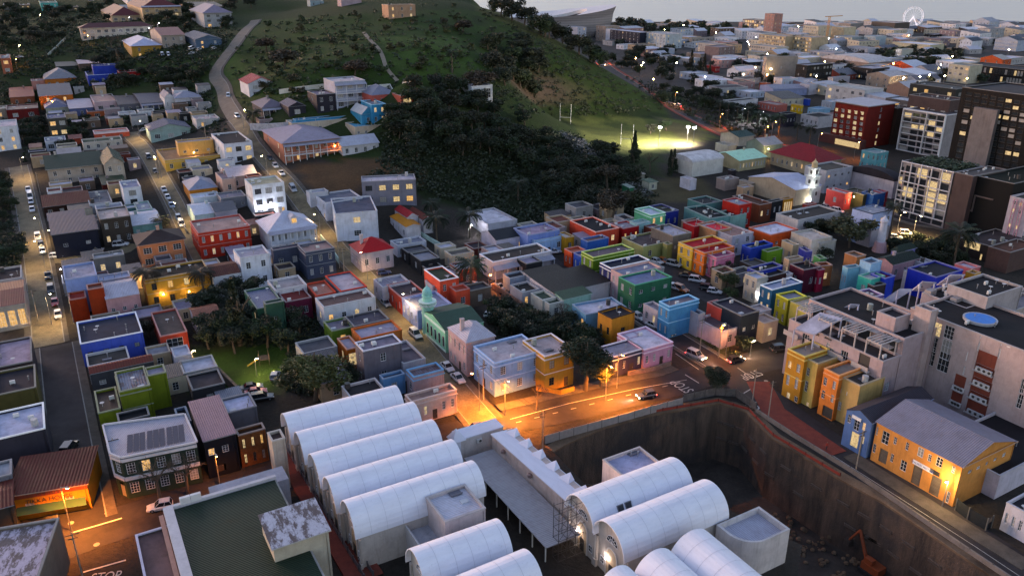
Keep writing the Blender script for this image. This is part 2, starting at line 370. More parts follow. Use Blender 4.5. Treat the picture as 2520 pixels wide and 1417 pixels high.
# pit: floor, concrete-sprayed walls
PZ = -13.0
M_PITW = None
def pitmat():
    m, t, b = mat('sprayed_pit_wall'); g = N(t, 'ShaderNodeNewGeometry'); p = g.outputs['Position']
    c = mixc(t, ramp(t, noise(t, mapv(t, p, (1,1,.15)), .5, 7, .7), [(.35,0.),(.7,1.)]), (.035,.024,.018), (.16,.10,.068))
    c = mixc(t, ramp(t, noise(t, p, .12, 5), [(.45,0.),(.6,.8)]), c, (.035,.03,.03)); L(t, c, b.inputs['Base Color']); b.inputs['Roughness'].default_value = .9
    bump(t, b, noise(t, p, 2., 7, .7), .8, .25); return m
M_PITW = pitmat()
m = MB(); n = len(PIT)
cxp = sum(p[0] for p in PIT)/n; cyp = sum(p[1] for p in PIT)/n
for i in range(n):
    a = PIT[i]; b = PIT[(i+1) % n]; L_ = math.hypot(b[0]-a[0], b[1]-a[1]); k = max(1, int(L_/2.5))
    for j in range(k):
        p = [a[q]+(b[q]-a[q])*j/k for q in (0,1)]; r = [a[q]+(b[q]-a[q])*(j+1)/k for q in (0,1)]
        for l in range(5):
            z0 = PZ*l/5; z1 = PZ*(l+1)/5; m.quad((p[0],p[1],z0),(p[0],p[1],z1),(r[0],r[1],z1),(r[0],r[1],z0))
tag(m.build('pit_wall', M_PITW), 'tall dark stained earth wall lining the excavated building pit', 'pit wall')
m = MB(); m.poly([(x, y, PZ) for x, y in PIT]); struct(m.build('pit_floor', surf('pit_soil', (.035,.028,.024), (.075,.06,.05), .15, .95, .8, 2.5, (.022,.02,.018))))
def rimline(px, h=0): return [G(x, y, 0) for x, y in px]
def densify(P, step=3.):
    o = []
    for a, b in zip(P[:-1], P[1:]):
        k = max(1, int(math.hypot(b[0]-a[0], b[1]-a[1])/step))
        for j in range(k): o.append((a[0]+(b[0]-a[0])*j/k, a[1]+(b[1]-a[1])*j/k))
    o.append((P[-1][0], P[-1][1])); return o
def smooth_line(P, it=2):
    P = [(p[0], p[1]) for p in P]
    for _ in range(it):
        Q = [P[0]]
        for a, b in zip(P[:-1], P[1:]): Q += [(a[0]*.75+b[0]*.25, a[1]*.75+b[1]*.25), (a[0]*.25+b[0]*.75, a[1]*.25+b[1]*.75)]
        P = Q+[P[-1]]
    return P
def offs(P, d):
    o = []
    for i in range(len(P)):
        a = P[max(i-1,0)]; b = P[min(i+1,len(P)-1)]; l = math.hypot(b[0]-a[0], b[1]-a[1]) or 1
        o.append((P[i][0]-(b[1]-a[1])/l*d, P[i][1]+(b[0]-a[0])/l*d))
    return o
def strip(name, P, d0, d1, z, m_, h=0, label=None, cat=None, nx=None):
    """ribbon along the world line P between sideways offsets d0 and d1, draped z above the ground; h: raised like a kerb"""
    P = densify(P, 2.5); nx = nx or max(1, int(abs(d1-d0)/2.5)); rows = []
    for k in range(nx+1): rows.append(offs(P, d0+(d1-d0)*k/nx))
    m = MB(); Z = [[Tf(*q)+z+h for q in r] for r in rows]
    for k in range(nx):
        for i in range(len(P)-1):
            a, b, c, d = (k,i),(k,i+1),(k+1,i+1),(k+1,i)
            m.poly([(*rows[q][w_], Z[q][w_]) for q, w_ in (a,b,c,d)] if d1 < d0 else [(*rows[q][w_], Z[q][w_]) for q, w_ in (a,d,c,b)])
    if h:
        for k in (0, nx):
            for i in range(len(P)-1): m.quad((*rows[k][i], Z[k][i]), (*rows[k][i+1], Z[k][i+1]), (*rows[k][i+1], Z[k][i+1]-h-.3), (*rows[k][i], Z[k][i]-h-.3))
    o = m.build(name, m_); 
    if cat: tag(o, label, cat)
    else: struct(o)
    return o
def road(name, px, wd, m_, pave=(1.6,1.6), sm=2, z=.06, pm=None):
    P = smooth_line([G(*p)[:2] for p in px], sm) if sm else [G(*p)[:2] for p in px]
    strip(name, P, wd/2, -wd/2, z, m_)
    for s, pw in ((1, pave[0]), (-1, pave[1])):
        if pw: strip('kerb', P, s*wd/2, s*(wd/2+.2), z-.02, M_KERB, .13); strip('pavement', P, s*(wd/2+.21), s*(wd/2+pw), z-.03, pm or M_PAVE, .13)
    return P
S1 = road('cobbled_street', [(1190,1040),(1130,970),(1080,905),(1020,830),(950,745),(900,680),(840,620),(790,560),(740,495),(700,445),(655,395),(610,340),(578,290)], 5.2, M_COB, (1.3,1.5))
S1b = road('hill_road', [(578,290),(552,250),(548,215),(522,185),(545,150),(575,115),(600,80),(628,50)], 5.6, surf('worn_concrete_road', (.2,.165,.13), (.14,.115,.095), .4), (0,1.6), z=.1)
S2 = road('cobbled_lane', [(500,640),(480,600),(450,545),(430,500),(405,455),(375,400),(345,355),(320,335),(330,325)], 5.2, M_COB, (1.2,1.2))
S3 = road('stone_street', [(120,850),(112,780),(100,700),(85,600),(70,530),(58,470),(45,410)], 6.2, M_COB, (1.6,1.2))
S4 = road('asphalt_street', [(205,1290),(195,1225),(175,1100),(160,1000),(145,900),(138,850)], 6.4, M_ASPH, (1.7,1.7), 0)
S5 = road('main_road', [(60,1375),(210,1312),(330,1275),(430,1245),(700,1170),(1110,1075),(1230,1040),(1400,1005),(1640,950),(1760,915),(1850,893),(1960,870)], 9.0, M_ASPH, (0,0), 1, .05)
S6 = road('side_road', [(1785,905),(1880,980),(2000,1070),(2130,1150),(2260,1235),(2420,1345),(2540,1430)], 8.2, M_ASPH, (0,0), 1, .062)
S7 = road('uphill_road', [(1770,900),(1690,850),(1610,800),(1560,765),(1500,735)], 5.6, M_ASPH, (1.2,1.2), 1, .074)
S8 = road('parking_lane', [(1590,640),(1640,668),(1690,700),(1750,730),(1790,755)], 7., M_ASPH, (0,0), 1)
S8b = road('back_lane', [(1480,735),(1420,690),(1370,650),(1340,625)], 4., M_ASPH, (0,0), 1)
S9 = road('hillside_road', [(1470,140),(1490,165),(1560,210),(1640,255),(1730,300),(1800,335),(1870,355),(1990,372)], 9, M_ASPH, (3,3), 1, .1, M_REDP)
S10 = road('city_street', [(2560,640),(2440,590),(2330,555),(2240,545),(2130,500),(2060,470)], 7, M_ASPH, (2,2), 1)
S11 = road('cross_lane', [(110,640),(180,640),(300,622),(330,600)], 5., M_COB, (0,0), 1, .07)
strip('footpath', smooth_line([G(*p)[:2] for p in [(895,80),(910,100),(935,125),(945,150),(950,170),(978,200)]]), 1, -1, .15, M_PATH)
strip('cross_street_pavement', [G(*p)[:2] for p in [(1225,1005),(1310,985),(1480,945),(1620,920),(1660,905)]], 1.3, -1.3, .05, M_PAVE, .13)
strip('red_pavement', [G(*p)[:2] for p in [(1868,940),(1905,1010),(1990,1070),(2060,1118)]], 2.2, -2.6, .03, M_REDP, .13)
strip('far_pavement', [G(*p)[:2] for p in [(2090,1120),(2200,1190),(2360,1290),(2530,1395)]], 1.5, -1.5, .03, M_PAVE, .13)
# rim of the pit: pale footing, orange safety mesh, hoarding
RIM = [p for p in PIT[0:11]]
strip('pit_rim', RIM, -.02, 2.2, .04, M_DIRT, .05)
# ---------------------------------------------------------------- building kit
STYLES = {}
def win_mesh(w_, h_, style, glass, split):
    """window set in an opening w_ x h_, origin bottom centre, facing -y; returns frame mesh and pane mesh"""
    key = (round(w_,1), round(h_,1), style, glass.name, split)
    if key in STYLES: return STYLES[key]
    w_, h_ = key[0], key[1]; f = MB(); p = MB() if split else f; x = w_/2; t = .07
    f.box(-x,x,-.02,.06,0,t); f.box(-x,x,-.02,.06,h_-t,h_); f.box(-x,-x+t,-.02,.06,t,h_-t); f.box(x-t,x,-.02,.06,t,h_-t)
    if style != 'plain' and (style != 'dark' or w_ < 2.6):
        nx = 2 if w_ < 1.4 else 3; nz = 2 if h_ < 1.3 else 3
        if style == 'sash': nx, nz = 3, 4
        for i in range(1, nx): f.box(-x+w_*i/nx-.025,-x+w_*i/nx+.025,.0,.05,t,h_-t)
        for i in range(1, nz): f.box(-x+t,x-t,.005,.045,h_*i/nz-.02,h_*i/nz+.02)
    if not split: f.cur = 1
    p.quad((-x+t*.5,.03,t*.5),(x-t*.5,.03,t*.5),(x-t*.5,.03,h_-t*.5),(-x+t*.5,.03,h_-t*.5))
    fm = M_FRAMED if style in ('dark','plain') else M_FRAME
    a = f.mesh('window', [fm] if split else [fm, glass]); b = p.mesh('pane', glass) if split else None
    STYLES[key] = (a, b); return a, b
def facade(m, O, ex, L_, z0, z1, ops, dep=.16):
    """wall from O along ex (unit 2d) for L_ metres, outward normal to the right of ex; ops: openings (u0,u1,v0,v1)"""
    nx_, ny_ = ex[1], -ex[0]
    us = sorted({0., L_, *[o[0] for o in ops], *[o[1] for o in ops]}); vs = sorted({z0, z1, *[o[2] for o in ops], *[o[3] for o in ops]})
    P = lambda u, v, d=0: (O[0]+ex[0]*u-nx_*d, O[1]+ex[1]*u-ny_*d, v)
    for v0, v1 in zip(vs[:-1], vs[1:]):
        run = None
        for u0, u1 in zip(us[:-1], us[1:]):
            hole = any(o[0]-1e-6 <= u0 and u1 <= o[1]+1e-6 and o[2]-1e-6 <= v0 and v1 <= o[3]+1e-6 for o in ops)
            if hole:
                if run is not None: m.quad(P(run,v0),P(u0,v0),P(u0,v1),P(run,v1)); run = None
            elif run is None: run = u0
        if run is not None: m.quad(P(run,v0),P(L_,v0),P(L_,v1),P(run,v1))
    for o in ops:
        a, b, c, d = o[:4]; m.quad(P(a,c),P(a,c,dep),P(a,d,dep),P(a,d)); m.quad(P(b,c,dep),P(b,c),P(b,d),P(b,d,dep)); m.quad(P(a,d),P(a,d,dep),P(b,d,dep),P(b,d)); m.quad(P(a,c,dep),P(a,c),P(b,c),P(b,c,dep))
def grid_ops(L_, base, h, spec, rnd):
    """spec 'SxC[d][b|n|s]': storeys x columns -> openings with kind"""
    ops = []
    if not spec or spec == '-' or spec == '0': return ops
    s, c = spec.split('x'); k = ''.join(ch for ch in c if ch.isalpha()); c = int(''.join(ch for ch in c if ch.isdigit())); s = int(s)
    sh = (h-.5)/s; wf = .34; 
    if 'w' in k: wf = .78
    if 'n' in k: wf = .2
    if 'b' in k: wf = .6
    ww = min(max(.45, L_/c*wf), 3.4 if 'w' in k else (2.2 if 'b' in k else 1.2)); hh = min(sh*.6, 1.8)
    if 'q' in k: hh = min(sh*.36, 1.)
    if 'w' in k: hh = sh*.68
    for i in range(s):
        zb = base+i*sh+(sh-hh)*.55
        if 'u' in k and i == 0 and s > 1: continue
        for j in range(c):
            u = L_*(j+.5)/c
            if 'd' in k and i == 0 and j == c//2: ops.append((u-.5, u+.5, base+.12, base+2.25, 'door')); continue
            ops.append((u-ww/2, u+ww/2, zb, zb+hh, 'win'))
    return ops
NWIN = 0
def fill_ops(parent, O, ex, ops, split, style, rnd, plit, curt=.3, dcol=(.05,.03,.02)):
    global NWIN
    ang = math.atan2(ex[1], ex[0]); nx_, ny_ = ex[1], -ex[0]
    for o in ops:
        u = (o[0]+o[1])/2; loc = (O[0]+ex[0]*u-nx_*.1, O[1]+ex[1]*u-ny_*.1, o[2])
        if o[4] in ('void', 'garage', 'glow'):
            w_, h_ = o[1]-o[0], o[3]-o[2]; m = MB()
            if o[4] == 'garage':
                m.quad((-w_/2,.04,0),(w_/2,.04,0),(w_/2,.04,h_),(-w_/2,.04,h_)); m.build('roller_door', M_CORY if False else M_SLAT, parent, (.16,.13,.1), loc, ang)
            elif o[4] == 'glow': m.quad((-w_/2,.05,0),(w_/2,.05,0),(w_/2,.05,h_),(-w_/2,.05,h_)); m.build('lit_opening', M_LITY, parent, None, loc, ang)
            else: m.box(-w_/2,w_/2,.05,.06,0,h_); m.build('recess_shade_panel', M_FRAMED, parent, None, loc, ang)  # dark panel stands in for the shade inside an open recess
            continue
        if o[4] == 'door':
            m = MB(); m.box(-.5,.5,-.02,.04,0,2.13); d = m.build('door', M_OBJ, parent, dcol, loc, ang)
            if split: m = MB(); m.box(.34,.40,-.07,-.02,.95,1.07); m.build('handle', M_METAL, d, (.5,.45,.3))
            continue
        r = rnd.random(); g = (M_LITW if rnd.random() < .45 else M_LITY) if r < plit else (M_CURT if r < plit+curt else M_GLASS)
        a, b = win_mesh(o[1]-o[0], o[3]-o[2], style, g, split)
        wdw = link('window', a, parent, None, loc, ang); NWIN += 1
        if b: link('pane', b, wdw)
WT = .22
M_SLAT = corr('roller_slats', 2, .25, .5, .7, (.04,.03,.03))
def wallhit(C, rz, O, ex, px, py):
    c, s_ = math.cos(rz), math.sin(rz); W = lambda x, y: (C[0]+x*c-y*s_, C[1]+x*s_+y*c)
    o = W(*O); e = (ex[0]*c-ex[1]*s_, ex[0]*s_+ex[1]*c); n_ = (e[1], -e[0]); r = ray(px, py)
    t = (o[0]*n_[0]+o[1]*n_[1])/(r[0]*n_[0]+r[1]*n_[1]); X, Y, Z = r[0]*t, r[1]*t, CAMH+r[2]*t
    return ((X-o[0])*e[0]+(Y-o[1])*e[1], Z-C[2])
def house(C, w_, d_, h, rz, wall, roof, wins=('-','-','-'), label='', cat='house', trim=None, style='mun', plit=.045, split=True, group=None, seed=0, z0=None, ov=.3, rise=None, opts='', rnd=None, curt=.3, clutter=True, name=None, base=3.0, pxops=None):
    """one building: C near-left-front corner on the ground (world), footprint w_ along local x, d_ along local y"""
    rnd = rnd or random.Random(seed)
    wc = hx(wall); kind = roof[0]; rc = hx(roof[1:7]) if len(roof) > 6 else (.3,.3,.32); tc = hx(trim) if trim else tuple(min(.8, x*.55+.17) for x in wc)
    t = thing(name or {'house':'house','shed':'shed','apartment block':'apartment_block','office block':'office_block','building':'building','tower':'tower_block','warehouse':'warehouse'}.get(cat, cat.replace(' ','_')), label, cat, (C[0], C[1], C[2]), rz, group); DIM[t.name] = (w_, d_)
    flat = kind in 'FD'; m = MB(); top = h-(.22 if flat else 0)
    sides = [((0,0),(1,0),w_,wins[0]), ((0,d_),(0,-1),d_,wins[1]), ((w_,0),(0,1),d_,wins[2] if len(wins) > 2 else '-'), ((w_,d_),(-1,0),w_,'-')]
    allops = []
    for O, ex, L_, sp in sides:
        ops = grid_ops(L_, 0, h, sp, rnd)
        for q in (pxops or {}).get('FLR'[len(allops)] if len(allops) < 3 else 'B', []):
            a_ = wallhit(C, rz, O, ex, *q[:2]); b_ = wallhit(C, rz, O, ex, *q[2:4]); u0, u1 = sorted((a_[0], b_[0])); v0, v1 = sorted((a_[1], b_[1]))
            u0 = max(u0, .1); u1 = min(u1, L_-.1); v0 = max(v0, .1); v1 = min(v1, top-.1)
            if u1-u0 > .2 and v1-v0 > .2: ops.append((u0, u1, v0, v1, q[4] if len(q) > 4 else 'win'))
        allops.append((O, ex, ops)); facade(m, O, ex, L_, -base, top, ops)
    if flat:
        pz = h-.55
        m.quad((WT,WT,pz),(WT,WT,top),(w_-WT,WT,top),(w_-WT,WT,pz)); m.quad((WT,d_-WT,top),(WT,d_-WT,pz),(w_-WT,d_-WT,pz),(w_-WT,d_-WT,top))
        m.quad((WT,WT,top),(WT,WT,pz),(WT,d_-WT,pz),(WT,d_-WT,top)); m.quad((w_-WT,WT,pz),(w_-WT,WT,top),(w_-WT,d_-WT,top),(w_-WT,d_-WT,pz))
    wo = None
    if kind in 'GgSs':
        rs = rise or (min(w_, d_)*.22 if kind in 'Gg' else min(w_, d_)*.12)
        if kind == 'G':
            for x in (0, w_): m.poly([(x,0,h),(x,d_/2,h+rs),(x,d_,h)] if x == 0 else [(x,0,h),(x,d_,h),(x,d_/2,h+rs)])
        elif kind == 'g':
            for y in (0, d_): m.poly([(0,y,h),(w_,y,h),(w_/2,y,h+rs)] if y == 0 else [(0,y,h),(w_/2,y,h+rs),(w_,y,h)])
        elif kind == 'S':
            m.poly([(0,0,h),(0,d_,h+rs),(0,d_,h)]); m.poly([(w_,0,h),(w_,d_,h),(w_,d_,h+rs)]); m.quad((0,d_,h),(0,d_,h+rs),(w_,d_,h+rs),(w_,d_,h))
    wo = m.build('wall', M_STONE if 'k' in opts else M_WALL, t, wc)
    # roof
    r = MB(); rm = M_FLAT; E = ov
    def slab(q, th=.07):
        r.poly(q); r.poly([(x,y,z-th) for x,y,z in reversed(q)])
        for a, b in zip(q, q[1:]+q[:1]): r.quad((a[0],a[1],a[2]-th),(b[0],b[1],b[2]-th),b,a)
    if flat:
        r.quad((WT,WT,pz),(w_-WT,WT,pz),(w_-WT,d_-WT,pz),(WT,d_-WT,pz))
        if kind == 'D': rm = M_CORY if 'y' in opts else M_CORX
    elif kind == 'G':
        slab([(-E,-E,h-E*rs/d_*2+.05),(w_+E,-E,h-E*rs/d_*2+.05),(w_+E,d_/2,h+rs+.05),(-E,d_/2,h+rs+.05)]); slab([(-E,d_/2,h+rs+.05),(w_+E,d_/2,h+rs+.05),(w_+E,d_+E,h-E*rs/d_*2+.05),(-E,d_+E,h-E*rs/d_*2+.05)]); rm = M_CORX
    elif kind == 'g':
        slab([(w_/2,-E,h+rs+.05),(w_/2,d_+E,h+rs+.05),(-E,d_+E,h-E*rs/w_*2+.05),(-E,-E,h-E*rs/w_*2+.05)]); slab([(w_/2,-E,h+rs+.05),(w_+E,-E,h-E*rs/w_*2+.05),(w_+E,d_+E,h-E*rs/w_*2+.05),(w_/2,d_+E,h+rs+.05)]); rm = M_CORY
    elif kind == 'S': slab([(-E,-E,h+.04),(w_+E,-E,h+.04),(w_+E,d_+E,h+rs+.06),(-E,d_+E,h+rs+.06)]); rm = M_CORX
    elif kind == 'H':
        k = min(w_, d_)/2; rs = rise or k*.55; a = (k,d_/2) if w_ >= d_ else (w_/2,k); b = (w_-k,d_/2) if w_ >= d_ else (w_/2,d_-k)
        if w_ >= d_: b = (max(b[0], a[0]+.02), b[1])
        else: b = (b[0], max(b[1], a[1]+.02))
        c = [(-E,-E,h+.02),(w_+E,-E,h+.02),(w_+E,d_+E,h+.02),(-E,d_+E,h+.02)]; A = (*a,h+rs); B = (*b,h+rs)
        if w_ >= d_: fs = [[c[0],c[1],B,A],[c[1],c[2],B],[c[2],c[3],A,B],[c[3],c[0],A]]
        else: fs = [[c[0],c[1],A],[c[1],c[2],B,A],[c[2],c[3],B],[c[3],c[0],A,B]]
        for q in fs: r.poly(q)
        r.poly([c[3],c[2],c[1],c[0]]); rm = M_CORX
    elif kind == 'V':
        n = 14; rr = d_/2
        for i in range(n):
            a0 = math.pi*i/n; a1 = math.pi*(i+1)/n; rs = rise or rr*.5
            r.quad((-E,rr-math.cos(a0)*(rr+.1),h+rs*math.sin(a0)),(w_+E,rr-math.cos(a0)*(rr+.1),h+rs*math.sin(a0)),(w_+E,rr-math.cos(a1)*(rr+.1),h+rs*math.sin(a1)),(-E,rr-math.cos(a1)*(rr+.1),h+rs*math.sin(a1)))
        for x in (-E*.5, w_+E*.5): r.poly([(x,rr-math.cos(math.pi*i/n)*rr,h+rs*math.sin(math.pi*i/n)) for i in range(n+1)])
        rm = M_FLAT
    if 't' in opts: rm = M_TILE
    if 'r' in opts: rm = M_RUST
    if 'm' in opts: rm = M_STAIN
    ro = r.build('roof', rm, t, rc)
    if flat:
        p = MB(); a = .05; z0_, z1_ = h-.22, h
        for x0,x1,y0,y1 in ((-a,w_+a,-a,WT+a),(-a,w_+a,d_-WT-a,d_+a),(-a,WT+a,WT+a,d_-WT-a),(w_-WT-a,w_+a,WT+a,d_-WT-a)): p.box(x0,x1,y0,y1,z0_,z1_)
        p.build('parapet_coping', M_TRIM, t, tc)
        if 'c' in opts:   # projecting cornice on the street fronts
            p = MB(); p.box(-.16,w_+.16,-.16,-.002,h-1.0,h-.78); p.box(-.16,-.002,.0,d_,h-1.0,h-.78)
            if h > 6: p.box(-.07,w_+.07,-.07,-.003,h*.5-.2,h*.5-.02); p.box(-.07,-.003,0,d_,h*.5-.2,h*.5-.02)
            p.build('cornice', M_TRIM, t, tc)
    elif split and kind in 'GgHS':
        p = MB(); p.box(-E,w_+E,-E-.1,-E,h-.12,h+.0); p.build('gutter', M_TRIM, t, tc)
    for O, ex, ops in allops: fill_ops(t, O, ex, ops, split, style, rnd, plit, curt)
    if split:
        if flat and clutter and w_*d_ > 25:
            for _ in range(rnd.randint(2, 3 if w_*d_ < 90 else 7)):
                x = rnd.uniform(.8, w_-.8); y = rnd.uniform(.8, d_-.8); q = rnd.random(); c = MB(); z = h-.55
                if q < .35: c.tube((x,y,z),(x,y,z+.9),.09); c.tube((x,y,z+.9),(x,y,z+1.),.16); c.build('vent_pipe', M_METAL, t, (.35,.35,.36))
                elif q < .6: c.box(x-.45,x+.45,y-.2,y+.2,z+.12,z+.75); c.box(x-.4,x-.3,y-.2,y+.2,z,z+.12); c.box(x+.3,x+.4,y-.2,y+.2,z,z+.12); c.build('air_conditioner', M_OBJ, t, (.62,.62,.6))
                elif q < .8: c.tube((x,y,z),(x,y,z+.7),.03); c.lathe((x,y,z+.7),[(0,.05),(.06,.25),(.16,.42)],10); c.build('satellite_dish', M_OBJ, t, (.5,.5,.5))
                elif q < .88: c.tube((x,y,z+.2),(x,y,z+1.5),.55,n=10); c.build('water_tank', M_OBJ, t, rnd.choice([(.03,.03,.03),(.3,.32,.28),(.4,.4,.4)]))
                elif q < .94: c.box(x-.9,x+.9,y-.05,y+.05,z+.3,z+.5); c.box(x-.9,x+.9,y+.1,y+1.2,z+.1,z+.2); c.build('solar_heater', M_OBJ, t, (.12,.12,.15))
                else: c.box(x-.6,x+.6,y-.4,y+.4,z,z+.22); c.build('skylight', M_OBJ, t, (.45,.47,.5))
        if kind in 'GH' and clutter and rnd.random() < .5:
            c = MB(); x = w_*rnd.uniform(.15,.85); rs = rise or 1.2; c.box(x-.4,x+.4,d_/2-.3,d_/2+.3,h,h+rs+1.0); c.box(x-.46,x+.46,d_/2-.36,d_/2+.36,h+rs+1.0,h+rs+1.15); c.build('chimney', M_WALL, t, tc)
        # downpipe on the front corner
        c = MB(); c.tube((w_-.35,-.07,.0),(w_-.35,-.07,h-.4),.045,n=5); c.build('downpipe', M_METAL, t, tuple(x*.8 for x in wc))
    return t
REG = {'A1':(0,0,3.936),'A2':(560,0,3.936),'A3':(1180,0,3.597),'A4':(1820,0,3.597),'B1':(0,340,3.936),'B2':(560,340,3.936),'B3':(1160,340,3.597),'B4':(1820,340,3.597),
 'C1':(0,640,3.936),'C2':(560,640,3.936),'C3':(1160,640,3.597),'C4':(1820,640,3.597),'D1':(0,1000,3.398),'D2':(600,940,2.970),'D3':(1200,1000,3.316),'D4':(1820,960,3.1),'P':(0,0,1.0)}
def PX(reg, x, y): a, b, s = REG[reg]; return a+x/s, b+y/s
def table(txt, **kw):
    """reg | Cx,Cy Lx,Ly Rx,Ry | height | wall roof | front/left/right windows | label | options
    C near roof corner, L far end of the left roof edge, R right end of the front roof edge, in photo pixels"""
    out = []
    for ln in txt.strip().split('\n'):
        ln = ln.strip()
        if not ln or ln[0] == '#': continue
        f = [s.strip() for s in ln.split('|')]; c = [tuple(map(float, s.split(','))) for s in f[1].split()]
        c = [PX(f[0], *p) for p in c]; h = float(f[2]); wall, roof = f[3].split()[:2]; trim = f[3].split()[2] if len(f[3].split()) > 2 else None
        k = {}; opts = ''
        for o in (f[6].split() if len(f) > 6 else []):
            if '=' in o: a, b = o.split('='); k[a] = b
            else: opts += o
        X, Y, z = G(*c[0], h); zz = z+h+(float(k.get('dz', 0)))
        Cw = U(*c[0], zz); Rw = U(*c[2], zz); Lw = U(*c[1], zz)
        ang = R(float(k['a'])) if 'a' in k else (math.atan2(Rw[1]-Cw[1], Rw[0]-Cw[0]) if 'A' in opts else R(30))
        e1 = (math.cos(ang), math.sin(ang)); e2 = (-e1[1], e1[0])
        w_ = abs((Rw[0]-Cw[0])*e1[0]+(Rw[1]-Cw[1])*e1[1]); d_ = abs((Lw[0]-Cw[0])*e2[0]+(Lw[1]-Cw[1])*e2[1])
        if 'w' in k: w_ = float(k['w'])
        if 'd' in k: d_ = float(k['d'])
        ws = (f[4].split('/')+['-','-'])[:3]
        kk = dict(kw)
        if 'lit' in k: kk['plit'] = float(k['lit'])
        if 'cat' in k: kk['cat'] = k['cat'].replace('_', ' ')
        if 'st' in k: kk['style'] = k['st']
        if 'rise' in k: kk['rise'] = float(k['rise'])
        if 'ov' in k: kk['ov'] = float(k['ov'])
        if 'cu' in k: kk['curt'] = float(k['cu'])
        if 'fl' in k: d_ = float(k['fl']); Cw = (Lw[0]-e2[0]*d_, Lw[1]-e2[1]*d_)
        w_ = min(max(w_, 2.), 90); d_ = min(max(d_, 2.), 90)
        if f[5] in PXOPS: kk['pxops'] = PXOPS[f[5]]
        t = house((Cw[0], Cw[1], zz-h), w_, d_, h, ang, wall, roof, ws, f[5], trim=trim, opts=opts, seed=hash_(f[5]), **kk)
        out.append(t); FOOT.append((Cw[0]+e1[0]*w_/2+e2[0]*d_/2, Cw[1]+e1[1]*w_/2+e2[1]*d_/2, w_, d_, ang))
        if 'dbg' in k or DBG: print('%-40s w %.1f d %.1f z %.1f at %.0f,%.0f' % (f[5][:40], w_, d_, zz-h, *Cw))
    return out
DBG = False
PXOPS = {}
FOOT = []
DIM = {}
def hash_(s): return sum((i+1)*ord(c) for i, c in enumerate(s)) % 99991
